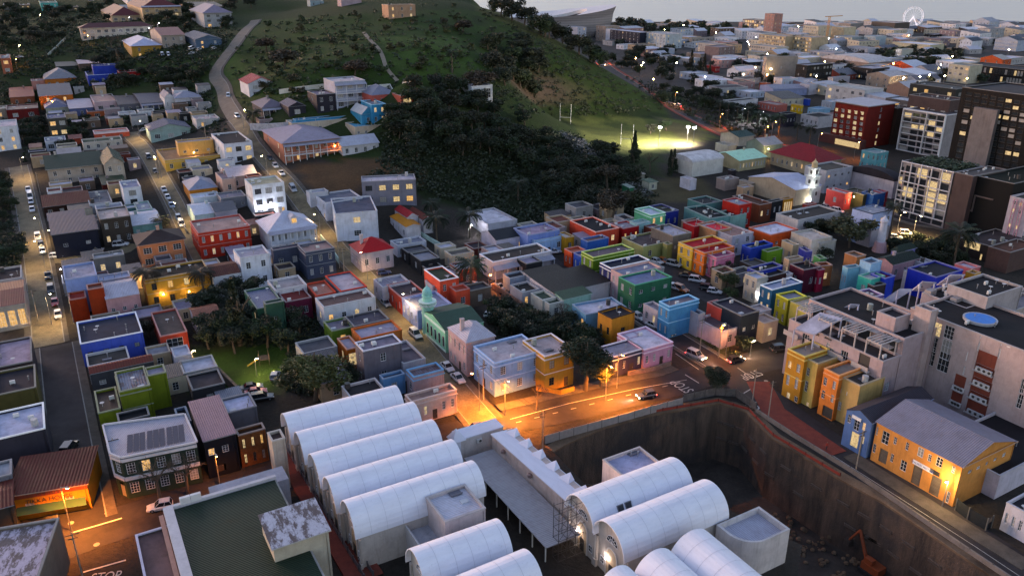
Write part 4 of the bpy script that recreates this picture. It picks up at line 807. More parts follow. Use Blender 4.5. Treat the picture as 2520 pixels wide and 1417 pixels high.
T3 = '''
# ---- B3 left part (white tin roofs block)
B3 | 190,1095 80,1020 672,1020 | 5.4 | b4aeb4 F4a423e d8dae4 | 1x3/1x4 | long white building with a dark brown sunken roof and verandah | w=19
B3 | 220,905 170,815 500,870 | 5.0 | b8b4c4 G2c3038 | 1x3d | white cottage with a dark gabled tin roof and bright porch light | lit=.6 ov=.15 rise=1.6
B3 | 500,860 450,780 765,800 | 6.6 | 7388bc F9a8a9c | 1x3q | periwinkle two storey rear block behind the light blue row house | lit=.4
B3 | 560,905 535,880 835,865 | 5.2 | 8fb0d4 F8a8e9c | 1x3d | light blue row house with white corner stones | cu=.0 c
B3 | 835,880 790,830 920,870 | 5.2 | b98a22 Fc4b4a8 | 1x1 | narrow golden yellow house at the end of the light blue row |
B3 | 740,1375 540,1265 990,1185 | 4.6 | c0bcc2 S2a2426 | - | broad white building with a black felt roof and chimney | rise=.6 w=17 d=12
B3 | 560,1250 460,1190 820,1170 | 4.8 | a8a8b0 S2c2628 | - | black roofed rear section of the white buildings | rise=.5 
B3 | 340,1240 310,1195 500,1210 | 4.6 | 8a93a2 F3a3438 | - | grey blue lean to with a dark roof near the parking yard |
B3 | 450,1365 370,1290 570,1310 | 4.4 | 9a9aa2 F33302e | 1x2 | junk covered flat roof room by the brick yard wall |
C3 | 630,355 512,292 735,320 | 4.4 | b4b4ac F48574a | -/- | pale block with a mossy green roof left of the bare tree |
C3 | 690,390 640,345 785,340 | 4.2 | b8b8b0 F4a5a4c | 1x1 | small white block with a mossy green roof beside the bare tree |
C3 | 820,345 740,300 1060,290 | 4.6 | 9cc0b0 S3e5a48 | - | green tin roofed shed behind the solar heater house | rise=.4
# ---- B4
B4 | 0,830 0,830 0,830 | skip
B3 | 1870,1010 1870,1010 1870,1010 | skip
B4 | 100,975 20,945 320,940 | 6.8 | 1a3f94 F20242a 2458b0 | -/1x2 | cobalt blue house with a black sunken roof beside the small park | 
B4 | 250,1005 200,985 430,990 | 6.0 | 5f8a1c F6a6a62 | 1x1 | leaf green house right of the cobalt blue house |
B4 | 440,1075 325,1075 560,1050 | 6.2 | b09a82 F4a4648 | -/1x2 | beige house with a dark roof before the plum house | a=24
B4 | 570,1165 445,1110 680,1120 | 6.8 | 5a1432 F2a2a30 | 1x1/1x1 | dark plum house with a pale door | a=24
B4 | 700,1165 565,1165 815,1185 | 6.4 | 9c2444 F4a4c4c | 1x1/1x2 | raspberry red house with a grey roof | a=20 lit=.2
B4 | 960,1150 845,1140 1140,1165 | 6.6 | 7fb4c8 F4a4648 | -/1x2 | light aqua blue house with a black roof in the third row | a=18 cu=.2 lit=.3
B4 | 1165,1110 1035,1085 1250,1080 | 8.4 | 8fb8d4 F6a6a70 | 1x1/- | tall pale sky blue house behind the aqua blue house |
B4 | 1165,1250 1085,1200 1290,1215 | 6.0 | 1fb0a0 Fb0a8a8 | -/1x1 | bright turquoise cube house | cu=.8
B4 | 1290,1240 1215,1180 1350,1205 | 6.0 | 2c50c0 F8a1c1c | - | royal blue house with a red canvas terrace beside the turquoise house |
B4 | 1500,1190 1375,1200 1680,1240 | 5.2 | b8b4b4 F2a2626 | 1x2 | white rimmed house with black flat roofs | a=14
B4 | 1745,1230 1580,1120 2010,1170 | 7.0 | 1838a8 F30323a | -/- | large ultramarine blue blank walled building | 
B4 | 2060,1155 1915,1105 2160,1140 | 5.6 | b86a70 Fc0b4c0 | - | salmon pink house with a pale roof near the shop front |
B4 | 2080,1200 2060,1160 2175,1195 | 5.4 | c0902c F8a8488 | - | yellow ochre house end beside the salmon pink house |
B4 | 475,945 345,905 600,985 | 6.4 | a89a80 Fb4b0ac | -/1x2 | cream house with white cornice at the start of the back row | a=22
B4 | 590,1000 460,970 660,1010 | 6.0 | 3a4498 F5a5650 | 1x2 | indigo house in the back row beside the cream house | a=14
B4 | 715,1065 580,1040 790,1090 | 6.0 | 4f8f58 F6a6458 | 1x1 | pale green house in the back row | a=14
B4 | 720,1130 705,1095 860,1140 | 6.0 | a8704a F7a2018 | 1x1 | orange brown house with a dark red parapet in the back row | a=14 lit=1
B4 | 1040,1050 905,1020 1120,1030 | 8.0 | a0704c F7a6a60 | 1x1 | tan brown tower room behind the pale sky blue house |
B4 | 640,900 385,840 730,835 | 6.8 | a8a49c Fb8aca4 | 1x1/1x2b | grey beige modern house with a covered roof terrace | a=24
B4 | 720,930 655,905 850,895 | 5.6 | 9a9a94 F8a8480 | - | low grey beige annexe right of the modern house |
B4 | 275,855 65,790 515,800 | 6.0 | c85a20 Fc8c8d8 | 1x2q/1x2 | bright orange house with a clean white roof | lit=.3
B4 | 520,725 300,680 740,640 | 6.4 | c0bcbc F4a4440 | 2x3n/- | white building with a cluttered dark roof and thin windows | w=20 d=9
B4 | 200,1240 30,1190 400,1180 | 6.0 | 4a2c2a F3a3636 | - | dark roofed house behind the beige pair |
B4 | 420,1205 250,1220 600,1280 | 5.5 | c0b8bc Fb8bccc | - | white topped rear rooms behind the deep teal house | a=24
B4 | 160,1180 0,1160 345,1110 | 6.6 | 1c3a9a F2e3026 | - | ultramarine house with a roof garden and orange parapet | 
# B3/A right of crimson
B3 | 2115,710 2040,590 2240,660 | 6.4 | 5f9090 F22242a | 1x1/- | aqua walled house with a black roof behind the crimson roofs | a=24
B3 | 2230,705 2110,660 2365,640 | 5.4 | 7fa8a0 F222228 | -/1x3d | pale aqua cottage with an ornate parapet before the red brick pair |
B3 | 2370,590 2240,540 2490,570 | 8.4 | b02c1c F9a9ca8 | 2x2/- | vermilion red two storey house with white windows | cu=.5
B3 | 2060,585 2005,520 2240,560 | 6.8 | 4f8080 F3a3c40 | - | teal rear block of the aqua houses |
B3 | 1940,755 1830,730 2065,680 | 4.8 | a88a78 F9a8a80 | - | plain tan walled low building behind the tan house |
B4 | 250,570 120,600 375,540 | 6.0 | 24282e F20222a | 1x3 | black painted shop house with three white windows | cu=.6
B4 | 180,590 0,500 255,560 | 6.4 | 7a4a34 F5a3c30 | 1x2 | crumbling brown brick house beside the black shop house |
B4 | 400,540 370,555 460,520 | 5.6 | b8862c F4a4038 | 1x4w | glowing yellow fronted shop beside the black shop house | lit=1 cat=shop
B4 | 600,590 380,625 640,560 | 4.4 | a04434 Fb8b4b4 | - | low red brick building with a white roof before the tall white minaret |
B4 | 935,490 695,460 1005,480 | 6.2 | c8504c Fc0bcc4 | 1x2/1x1 | bright salmon pink corner house with a starry wall lamp | lit=.2
B4 | 1100,500 940,450 1190,480 | 5.6 | 4a4a38 F6a6258 | - | olive grey house behind the salmon corner house |
B4 | 1190,500 1090,470 1260,470 | 6.0 | 24609c Fa8a8ac | 1x1 | strong blue house between the olive and pink houses |
B4 | 1265,480 1180,460 1300,465 | 6.0 | a83c4c Fa0a0a4 | 1x1 | rose red house right of the strong blue house |
B4 | 770,290 600,240 945,235 | 8.8 | b8b8be F5a544c | 2x4q/2x2 | white four square building with a roof terrace left of the arched warehouse | lit=.2
B4 | 1370,385 945,290 1440,370 | 6.6 | b4aab0 V3c363c | - | long white warehouse with a low dark arched roof | cat=warehouse rise=3
B4 | 1180,670 970,625 1395,640 | 10.5 | a4b4d8 F9a9ca4 4a5468 | 2x3/1x0 | pale periwinkle office block with a navy cornice and rooftop plant | lit=.3 cat=office_block
B4 | 1170,815 960,800 1180,790 | 5.6 | a8a4ac F9a8a80 | - | low white wing left of the periwinkle office block | w=9
B4 | 1150,530 1100,480 1160,470 | skip
B4 | 500,460 60,345 585,380 | 6 | b0a08c Gb4b8d0 | - | long hall with a pale lavender tin roof beside the minaret | ov=.3 rise=2.2
B4 | 670,220 245,130 880,175 | 5.6 | a89a84 H94161e | 1x4/1x9 | great hall with a huge crimson hipped roof | ov=1. rise=5 lit=.3 cat=hall
B4 | 220,70 150,20 395,50 | 5.6 | 7a8a80 Ga8a4a4 | - | pale green gabled hall with a weathered grey roof | ov=.3 rise=2.5
B4 | 0,200 -190,130 245,165 | 4.6 | b4a888 Gb3e5c50 | 1x9 | long school wing with a dull green roof and cream windows | ov=.5 rise=2 cu=.9
B3 | 1960,220 1840,215 2275,190 | 6.0 | c8c4bc Vc8c4c4 | - | pale sports shed with a curved white roof behind the goal field | rise=2.0 ov=.2 d=14
A3 | 2300,1215 2110,1180 2490,1210 | 4.4 | b4a898 G1f4a44 | - | low cream building with a dark green roof beside the car park | ov=.5 rise=1.6
A3 | 2200,1290 2110,1260 2260,1275 | 4.0 | a8a294 F9a9488 | - | small pale hut below the dark green roofed building |
B3 | 1940,370 1828,345 2008,365 | 4.2 | c4c0c8 Fc4bcc0 | -/- | plain white box house on the grassy plot |
B3 | 2300,285 2060,310 2375,290 | 4.4 | 3a3438 F3a363a | - | black roofed low building beside the school yard | a=24
B3 | 2250,370 2180,345 2370,350 | 4.4 | 9a8a84 F8a8280 | - | small grey brown house right of the white box house |
B3 | 2410,440 2370,420 2490,420 | 4.4 | b89a80 Fa8a8b4 | 1x1 | small tan shed with pale roof beside the school yard |
B3 | 2480,400 2300,380 2520,400 | 4.4 | a09488 F9aa0b0 | - | grey roofed row of sheds behind the crumbling brick house |
B3 | 1575,395 1500,375 1650,385 | 3.0 | b0b0a0 S2c5a48 | 1x1 | white hut with a green sheet roof on the dirt plot | rise=.3 cat=hut
B3 | 1500,320 1420,300 1505,305 | 3.0 | 8a8a80 Sb0a8a0 | - | makeshift shack of pale boards beside the dead tree | rise=.3 cat=shack
B3 | 1400,440 1380,410 1420,430 | 3.0 | 2f7a5c S8a9a90 | - | narrow green shack among scrap on the dirt plot | rise=.3 cat=shack
B4 | 1215,135 1090,105 1310,115 | 7.6 | 5fa0a8 F8a9a9c | 2x3/2x3 | small two storey corner house half peach and half teal under the towers | 
B4 | 1400,1010 1280,1020 1500,950 | 4.8 | 7a7ab0 H1f3a30 | - | mosque hall with a dark green hipped roof beside the leaning minaret | rise=1.6 cat=mosque
B4 | 1360,1120 1300,1040 1580,1050 | 5.0 | a88a90 G2a3830 | 1x3 | pinkish house with a blackish green roof right of the mosque hall | rise=1.2
B4 | 1640,1110 1500,1020 1700,1080 | 4.5 | b4b0b8 Fc4c0c4 | - | low white roofed house beside the red shade sail |
C4 | 1060,350 985,280 1270,300 | 5.6 | 7a64a0 F6a6064 c0b8c8 | 1x4d/- | violet purple terrace house with a flat roof terrace | c a=24
C4 | 800,430 770,400 1035,360 | 5.4 | b83018 F5a5050 | - | fiery red and orange parapet house behind the pale yellow house | a=24
C4 | 1190,230 1060,230 1280,200 | 4.8 | 4a4040 F4a4646 | - | dark roofed yard house with white solar heaters | a=24
'''
T4 = '''
# ---- hillside, upper left
A1 | 775,275 820,213 1490,262 | 7.5 | a8a49c H5a1a1e | 2x10b | long white school building with a dark red roof on the hillside | ov=.8 rise=2.5 cat=school lit=.0 d=11
A1 | 1080,155 1130,100 1372,150 | 4.6 | a0907c H641a18 | 1x4b | beige school hall with a red hipped roof above the long school | ov=.5 lit=.1
A1 | 1372,80 1400,25 1760,75 | 9.0 | b09878 H6a2420 | 3x4b | three storey beige school block with open galleries | ov=.6 cat=school lit=.05
A1 | 1155,65 1165,50 1350,58 | 3.5 | bcbcc4 F9a9ca0 | - | low white wall like building above the red hipped school hall |
A1 | 1970,130 1990,95 2215,118 | 9.0 | 9a9ca0 H8a8090 | 3x3b | pale three storey mansion with lit balconies beside the hill road | ov=.8 lit=.4
A1 | 1270,450 1330,390 1560,438 | 6.4 | a08040 Hb0b4cc | 2x2 | small house with a lilac pyramid roof and a yellow lit wing | ov=.7 rise=3.4 lit=.2
A1 | 1560,345 1540,290 1770,330 | 7.0 | 9a9088 G7a2428 | 2x3 | grey flats with crimson lean roofs beside the pyramid roofed house | ov=.4
A1 | 1890,385 1900,330 2100,360 | 5.6 | 54687c g54586a | 2x2 | blue grey gabled house with parked cars in front | rise=2. lit=.6
A1 | 390,30 395,0 555,25 | 6.5 | 4aa09a F3a6a68 | 2x3 | aqua green two storey house at the top left | 
A1 | 845,730 860,690 1150,730 | 5.6 | 304a9c F4a4c56 a8b4d4 | 1x3 | blue two level house on the slope under the palm tree |
A1 | 895,640 900,625 1215,635 | 8.0 | 2c48a0 F5a5458 | - | upper blue terrace room of the blue two level house |
A1 | 1150,700 1160,680 1455,700 | 5.2 | a01c20 F4a3c3c | 1x3 | scarlet red low house right of the blue two level house |
A1 | 430,770 460,720 745,762 | 5.2 | b06c2c H8a8a90 | 1x4 | orange house with a grey hipped roof on the left slope | ov=.4 lit=.1
A1 | 300,785 320,765 430,780 | 5.2 | b08078 F9a8e90 | 1x1 | pink end house left of the orange hipped house |
A1 | 375,935 340,840 690,885 | 6.6 | b06828 G66666c | 2x2/- | orange house with a grey gabled roof and a brightly lit balcony | ov=.2 lit=.4
A1 | 95,945 120,840 330,940 | 4.4 | 8a5a44 G8a3c2c | 1x2 | rust roofed old cottage on the left slope | ov=.3 rise=1.6
A1 | 60,1065 80,1020 370,1055 | 5.4 | 6a1c1a F9a8a80 | 1x2b | maroon red villa with a beige flat roof at the left |
A1 | -80,1060 -60,1030 60,1060 | 5.4 | 8a8078 Fb0a494 | 1x1 | beige villa at the left edge beside the maroon villa | lit=1
A1 | 440,1050 500,955 670,1045 | 4.2 | 9a9a90 H74768a | 1x2 | cottage with a grey hipped roof and striped awning | ov=.4
A1 | 670,1055 700,955 905,1042 | 4.2 | 5a6488 Gb0a8b4 | 1x3 | blue cottage with a patchy white weathered roof | ov=.2 rise=1.4
A1 | 910,990 905,920 1140,985 | 5.6 | b09aa0 Fb89a90 | 1x2b | pale pink box house with a salmon parapet |
A1 | 845,1085 880,1020 1030,1075 | 3.4 | a8603c F5a585e | 1x1b | small terracotta cottage with a lit glass door |
A1 | 1145,1015 1160,920 1370,1010 | 4.2 | 6a6a74 G44464e | 1x3 | grey cottage with a charcoal tin roof on the slope | ov=.2 rise=1.4
A1 | 1368,1000 1390,895 1592,995 | 4.4 | 5a6480 G5a5e6a | 1x3 | verandah cottage with a blue grey roof beside the white chapel house | ov=.5 rise=1.6
A1 | 1690,955 1640,870 1960,945 | 5.0 | b8b8c0 H9a9aa8 | 1x3b | white villa with a pale hipped roof beside the hill road | ov=.4 rise=2.4 d=10
A1 | 1590,950 1600,905 1690,945 | 6.0 | bcbcc0 g8a8a96 | 1x2n | narrow white gabled chapel front with pointed twin windows | ov=.15 rise=2
A1 | 455,1150 470,1100 640,1142 | 8.4 | 54524c F70748a | 2x2b | tall grey and white two storey house with big lit windows | lit=.8
A1 | 435,1372 440,1330 640,1362 | 4.2 | b4b8c4 F8a8c98 | 1x2b | low white garage house below the tall grey house |
A1 | 670,1345 680,1310 790,1335 | 3.0 | a04c34 G7a3424 | - | little coral red gabled shed | rise=.8 cat=shed
A1 | 915,1300 930,1260 1245,1262 | 3.4 | c06048 Fb8a49c e0c0c0 | 1x2 | salmon single storey house with a white balustrade |
A1 | 1450,1268 1420,1210 1830,1222 | 5.2 | 8fa4a0 g5a5e72 | 1x3b | pale mint gable fronted house at the top of the cobbled lane | ov=.4 rise=2.2 cu=.6
A1 | 1900,1160 1815,1125 2125,1140 | 4.2 | b4b4b4 Fb0a0a0 | 1x2 | weathered white house with a pink roof above the street |
A1 | 0,565 5,530 95,560 | 8.6 | a86850 F8a8a90 | 2x1b | coral three level house at the left edge below the dark trees | lit=.3
A1 | 545,645 560,600 760,640 | 3.6 | 3c4444 G4a5450 | - | dark low house with a mossy roof above the blue house | rise=1
A1 | 760,620 780,585 975,600 | 3.8 | 6a5a54 Sb0a4ac | - | low house with a pale flat lean roof near the palm tree | rise=.3
A1 | 1240,10 1245,-20 1590,0 | 4.0 | b4b8c0 F9a9a9e | 1x5 | long white modern house at the very top edge | lit=.3
A1 | 190,50 200,10 290,45 | 4.0 | 7a6a5a F6a5a54 | 1x2 | small tan house at the top left corner | lit=.5
A1 | 30,50 30,20 165,45 | 4.0 | 8a9098 F6a6c70 | 1x2 | small grey house at the top left corner | lit=.5
A1 | 560,70 570,40 760,65 | 4.0 | 6a6258 F5a5450 | 1x3 | brown house with lit windows at the top left | lit=.6
A1 | 1900,70 1910,30 2150,60 | 4.0 | 6a5648 G3a3034 | 1x3 | brown gabled houses row behind the pale mansion | lit=.2 rise=2
A2 | 1555,50 1560,0 1825,45 | 8.0 | a88a74 F8a7a70 | 2x3 | beige three level house at the top of the green hill | lit=.3 w=17 d=10
A2 | 800,10 810,-20 900,8 | 4.0 | 8a9aa0 F6a6a70 | 1x2 | small pale house at the top of the hill | w=10 d=8
A2 | 1100,5 1100,-25 1320,0 | 4 | a09098 F9a8a94 | - | low lilac roofed building at the top of the hill | w=14 d=8
A2 | 200,812 190,765 462,800 | 6.0 | b8bcc4 g9c1c22 | 2x2b | white chalet with a bright red gabled roof by the hill road | ov=.5 rise=2.4 lit=.2
A2 | 335,1048 305,985 590,1040 | 4.2 | 34343e H746c78 | 1x3 | charcoal bungalow with a lilac grey hipped roof and white verandah | ov=.5 rise=2.4 cu=.6
A2 | 590,1035 600,985 740,1015 | 4.2 | 34343e g6a6470 | 1x1b | charcoal gabled wing of the lilac roofed bungalow | rise=1.6 ov=.3 cu=.9
A2 | 860,918 778,880 1030,900 | 7.6 | 34323c F8a808c | 2x2/2x1 | dark slate two storey box house | cu=.3
A2 | 1035,795 955,755 1348,780 | 11.0 | 9aa0b0 Fc0b4b4 | 3x3b/1x1 | three storey guest house with white railed balconies and a terracotta parapet | cu=.7 lit=.1
A2 | 1395,925 1390,870 1675,915 | 4.4 | b8645a H868898 | 1x4 | salmon pink house with a pale blue hipped roof | ov=.3
A2 | 1680,930 1670,895 1812,925 | 4.4 | b06050 Fb0a4a8 | 1x1w | coral annexe with a row of warmly lit windows | lit=1
A2 | 1395,1015 1340,970 1535,1005 | 7.6 | 1c84a8 F8a9098 8cc0d8 | 2x2/- | turquoise blue two storey house with a sloped grey roof | lit=.5
A2 | 1298,1110 1240,1060 1390,1085 | 4.4 | 2a8cac gc0c4c8 | 1x1/- | narrow turquoise gabled extension with a white roof | rise=2.6 ov=.1
A2 | 660,1165 650,1105 1245,1095 | 4.0 | 1f88ac F4a9ab0 | 1x2/- | long low turquoise walled building | d=4
A2 | 620,1195 600,1160 1170,1150 | 5.0 | b4a898 F5aa4bc | 1x5q | long cream house with a turquoise roof above the red villa |
A2 | 1230,1230 1215,1180 1525,1205 | 4.6 | b0a494 F5098b0 | 1x4q | right hand cream house with a turquoise roof |
A2 | 1540,1040 1545,1005 1800,1030 | 3.6 | 5a5a60 Fb4b4be | 1x2 | low dark house with a white roof beside the turquoise house |
A3 | -70,765 -50,700 92,745 | 6.6 | b0b4b8 Fa8aab0 | 1x2w | bulky white villa with rounded walls among the hill trees |
'''
T3 = '\n'.join(l for l in T3.split('\n') if 'skip' not in l).replace('1x0', '-')

def pr(reg, *L_):
    """region coordinate windows: bottom-left x,y top-right x,y -> photo pixels"""
    o = []
    for q in L_: o.append((*PX(reg, q[0], q[1]), *PX(reg, q[2], q[3]), *(q[4:] or ('win',))))
    return o
T5 = '''
P | 1147,843 1094,808 1222,829 | 8.0 | b89c9c Hb4b2c0 | -/2x4d | blush pink two storey house with a pale hipped roof beside the mint mosque | ov=.2 cu=.5 rise=2.4
C2 | 2108,682 1835,500 2500,612 | 5.6 | 7fc4a4 G3c5c4e | -/- | mint green mosque with a dark green gabled roof and arched windows | ov=.1 rise=1.5 cat=mosque
D2 | 205,430 143,350 283,372 | 9.7 | b0a498 F5a4844 | - | tall freestanding beige chimney block beside the green hall | cat=chimney d=3
D2 | 215,1210 110,1015 625,1090 | 9.4 | b0a898 Sb8b4bc | 1x0 | small plant room with a blotchy stained roof on the green hall | m
D2 | 1470,1020 1305,845 1775,925 | 8.6 | b8acac Dc8c8d4 | - | cube shaped white plant room with a sunken ribbed roof beside the vaults | z y
D3 | 1135,592 928,433 1442,478 | 8.4 | c4b4b0 Fa4a4bc | - | white cube with a sunken lavender roof terrace behind the right vaults |
D1 | 1702,290 1497,0 1962,205 | 7.4 | 181a26 S9a7c84 | - | black gable fronted hall with a pink striped tin roof and white emblem | rise=.4 ov=.15
D1 | 1990,240 1960,190 2200,150 | 6.5 | 7a5230 F4a3020 | 2x3 | half ruined brown brick building glowing orange beside the black hall | k st=dark
D1 | 990,130 850,85 1250,60 | 5.4 | 3a3a40 F14161c | - | black roofed link building between the lime house and the green corner pub |
D1 | 1500,140 1360,40 1570,110 | 5 | 5a7088 F16181e | - | small black roof room between the green corner pub and black hall |
C1 | 2200,1480 2100,1350 2480,1400 | 4.4 | 6a6a70 Fb8b8cc | - | low white roof behind the parked red car and black hall |
# apartment complex
C4 | 580,855 412,785 600,845 | 10.4 | b0822a F9a8a80 d0b870 | -/- | mustard yellow street front at the foot of the beige apartment block | c w=7
C4 | 695,915 580,855 720,905 | 9.8 | b8a060 F8a8078 | -/- | cream yellow narrow front between the mustard and orange fronts | w=7
C4 | 885,1020 715,965 910,1010 | 9.8 | d0803c F8a8078 e0a070 | -/- | bright orange street front at the foot of the beige apartment block | c w=7
C4 | 1070,1110 865,1045 1090,1100 | 9.2 | c0a06a F5a5450 | -/- | pale sand yellow street front beside the blue motor shop | w=7
P | 2182,848 1966,742 2262,806 | 16.0 | a8989a F2a2628 | -/- | beige apartment block with terraces above the coloured street fronts | cat=apartment_block w=13 a=30
P | 2620,900 2256,752 2660,880 | 18.0 | b0a09e F2a2628 | -/- | long beige apartment wing with slit windows and open red service balconies | cat=apartment_block w=16
C4 | 2010,425 1600,290 2240,330 | 17.5 | a09698 F262224 | - | black roofed rear block of the beige apartments with rooftop coolers | w=14
C4 | 2200,330 1880,200 2255,180 | 20 | a09a9c F2a2628 | 1x2b | upper penthouse block with brown glass walls behind the beige apartments | w=12
C4 | 2400,300 2240,250 2500,240 | 14 | 8a8688 F8a8a94 | - | grey stepped tower room behind the apartment pool | 
C4 | 2420,450 2210,380 2640,330 | 15 | a89c94 F8a8488 | 1x3/1x2 | pale cream block with rooftop tanks at the right edge | 
C4 | 1385,515 1250,440 1530,478 | 18.6 | a8989a F3a3638 | - | raised beige plant block behind the row of rooftop coolers | 
C4 | 1700,452 1560,400 1748,425 | 20.5 | b0a09e F8a8488 | - | blank beige stair tower where the two apartment wings meet | 
# warehouse row
D4 | 1700,580 1022,250 2122,392 | 7.7 | c68c4e g8a8894 | -/- | long orange motor workshop with a grey corrugated gabled roof | ov=.25 rise=2.2 cat=warehouse
D4 | 1012,250 808,152 1440,45 | 7.2 | 5a78a4 G4a464e | -/- | blue motor shop with a dark grey roof next to the orange workshop | ov=.1 rise=1.2 cat=shop
D4 | 1990,650 1870,620 2300,560 | 4.6 | b8b4c0 F26242a | - | low white yard building with a black roof beside the orange workshop | w=26 d=12 
D4 | 2480,1090 1968,890 2700,1040 | 5.0 | b4b4c0 F3a3438 | -/1x8n | white and navy blue warehouse at the lower right edge | cat=warehouse
# towers on the right
B4 | 1902,300 1415,205 2000,290 | 19 | 8a8688 F1c2618 | -/- | glass fronted office block framed by a white grid | cat=office_block w=16 st=plain
B4 | 2072,335 1904,302 2170,300 | 19.2 | 5a4c4a F6a6460 | - | brown slatted windowless block right of the white grid offices | cat=office_block w=18
B4 | 2432,402 2074,337 2560,360 | 19 | 141416 F1c2418 | - | black box shaped building with a bronze outlined recess | cat=office_block w=26
B4 | 2580,552 2392,512 2700,520 | 16 | b0a8b0 F5a544c | -/- | white apartment tower with pink pipes at the right edge | cat=apartment_block w=14 
B4 | 2240,960 1990,870 2330,940 | 5 | 3a3230 F4a4040 | -/- | brown podium with a glowing car showroom window | cat=shop w=18
B4 | 2400,1010 2220,950 2560,960 | 6.4 | 5a4846 F6a4a3c | - | brown canopy building below the black box | w=14
P | 2640,290 2369,214 2700,260 | 41 | 08080a F4a4648 | -/- | tall black glass office tower at the right edge | cat=tower w=26 fl=34 st=plain
A4 | 1140,950 832,905 1278,905 | 19.5 | 7a2a20 F8a8890 | 6x1/- | red brick office tower with a flat overhanging grey roof | cat=office_block
A4 | 1312,990 1222,965 1340,965 | 15.5 | a89c9c F9a9aa0 | -/5x1b | slim pale grey tower beside the red brick tower | w=9 cat=tower lit=.35 st=dark
A4 | 1400,960 1300,940 1445,940 | 17.5 | 4a3830 F6a5a50 | 5x1/5x1 | brown tower between the brick tower and the balcony flats | w=10 lit=.4 cat=tower st=dark
A4 | 1838,1020 1450,962 1900,980 | 19.5 | 8f8a8c F5a5658 dadada | -/- | balcony flats slab with white framed glass bays | w=14 cat=apartment_block st=plain
A4 | 1868,890 1660,820 1905,860 | 24.5 | 5a4a48 F4a3c3c | -/2x4b | brown penthouse storeys above the balcony flats | w=12 cat=apartment_block lit=.3
A4 | 1920,790 1770,710 2010,730 | 22 | 3a3c3a F5a5a58 | 4x2b/4x4b | dark glass block with rooftop deck behind the balcony flats | w=16 cat=office_block st=dark lit=.25
A4 | 1660,920 1340,860 1690,870 | 15 | 6a6462 Dc0c4cc | -/3x5b | flats with a blue white sheet roof behind the brick tower | w=12 cat=apartment_block st=dark lit=.3
'''
T5 = T5.replace('1x0', '-')
PXOPS['mustard yellow street front at the foot of the beige apartment block'] = {'L': pr('C4', (425,945,462,900), (500,985,542,930), (408,1095,447,1015), (482,1130,524,1045), (412,1220,448,1180,), (480,1250,516,1215))}
PXOPS['cream yellow narrow front between the mustard and orange fronts'] = {'L': pr('C4', (588,1015,625,960), (570,1155,610,1075), (585,1305,615,1265))}
PXOPS['bright orange street front at the foot of the beige apartment block'] = {'L': pr('C4', (738,1100,778,1045), (818,1135,856,1080), (720,1215,760,1160), (802,1250,838,1200), (665,1370,705,1300), (720,1400,830,1325,'void'))}
PXOPS['pale sand yellow street front beside the blue motor shop'] = {'L': pr('C4', (885,1170,902,1140), (940,1195,957,1165), (865,1320,905,1260), (800,1400,830,1330,'door'))}
PXOPS['long beige apartment wing with slit windows and open red service balconies'] = {'L': pr('C4',
 (1520,580,1543,505), (1500,695,1525,620), (1480,810,1502,738), (1463,925,1482,855,'glow'), (2125,690,2160,595), (2100,800,2135,720), (2305,755,2345,655), (2358,765,2420,680), (2280,865,2318,785), (1995,890,2025,815), (1970,1010,2002,940),
 (1680,650,1795,570), (1800,680,1908,600), (1660,790,1760,690), (1765,860,1885,725), (1635,910,1740,800), (1740,965,1870,840),
 (2075,960,2285,855,'void'), (2050,1080,2262,975,'void'), (2022,1200,2240,1095,'void'), (1995,1330,2215,1220,'void'), (1885,1130,2010,1040,'void'), (1858,1260,1985,1165,'void'), (2470,1170,2540,1060), (2440,1300,2520,1200))}
PXOPS['beige apartment block with terraces above the coloured street fronts'] = {'L': pr('C4', (590,760,640,700), (760,800,800,740), (540,770,618,670), (525,860,600,800), (745,910,835,790), (880,920,965,820), (1040,950,1160,860,'void'), (1100,810,1190,720,'void'), (668,660,720,580,'void'), (750,690,830,620,'void'))}
PXOPS['long orange motor workshop with a grey corrugated gabled roof'] = {'L': pr('D4', (1030,335,1062,285), (1078,395,1148,330), (1170,405,1205,365), (1260,450,1296,405), (1350,495,1410,450), (1430,535,1468,495), (1492,570,1555,525), (1612,625,1648,585), (1005,465,1045,415), (1055,535,1135,470,'garage'), (1145,540,1180,490), (1218,600,1280,550), (1300,700,1398,600,'garage'), (1435,790,1545,680,'garage'), (1565,850,1610,780)),
 'F': pr('D4', (1740,640,1775,600), (1805,610,1840,570), (1875,575,1900,540), (1935,545,1965,508), (2000,515,2035,470), (1920,465,1965,445))}
PXOPS['blue motor shop with a dark grey roof next to the orange workshop'] = {'L': pr('D4', (818,240,855,195), (865,295,920,235), (930,300,965,255), (838,415,915,340,'glow'), (920,400,955,355))}
PXOPS['slate violet half x'] = {}
PXOPS['black gable fronted hall with a pink striped tin roof and white emblem'] = {'F': pr('D1', (1748,415,1792,345), (1865,385,1908,315), (1812,550,1888,475,'door'))}
def gridL(reg, TL, TR, BL, BR, rows, cols, fx=.12, fy=.16, kind='win'):
    o = []
    q = lambda u, v: tuple((TL[i]*(1-u)+TR[i]*u)*(1-v)+(BL[i]*(1-u)+BR[i]*u)*v for i in (0,1))
    for r in range(rows):
        for c in range(cols): a = q((c+fx)/cols, (r+1-fy)/rows); b = q((c+1-fx)/cols, (r+fy)/rows); o.append((*a, *b, kind))
    return pr(reg, *o)
PXOPS['glass fronted office block framed by a white grid'] = {'L': gridL('B4', (1470,235), (1880,315), (1400,700), (1790,785), 5, 4, .05, .06)+gridL('B4', (1415,240), (1465,248), (1360,660), (1400,690), 5, 1, .1, .1)}
PXOPS['black box shaped building with a bronze outlined recess'] = {}
PXOPS['white apartment tower with pink pipes at the right edge'] = {'L': gridL('B4', (2410,530), (2520,560), (2330,930), (2460,970), 6, 2, .25, .25)}
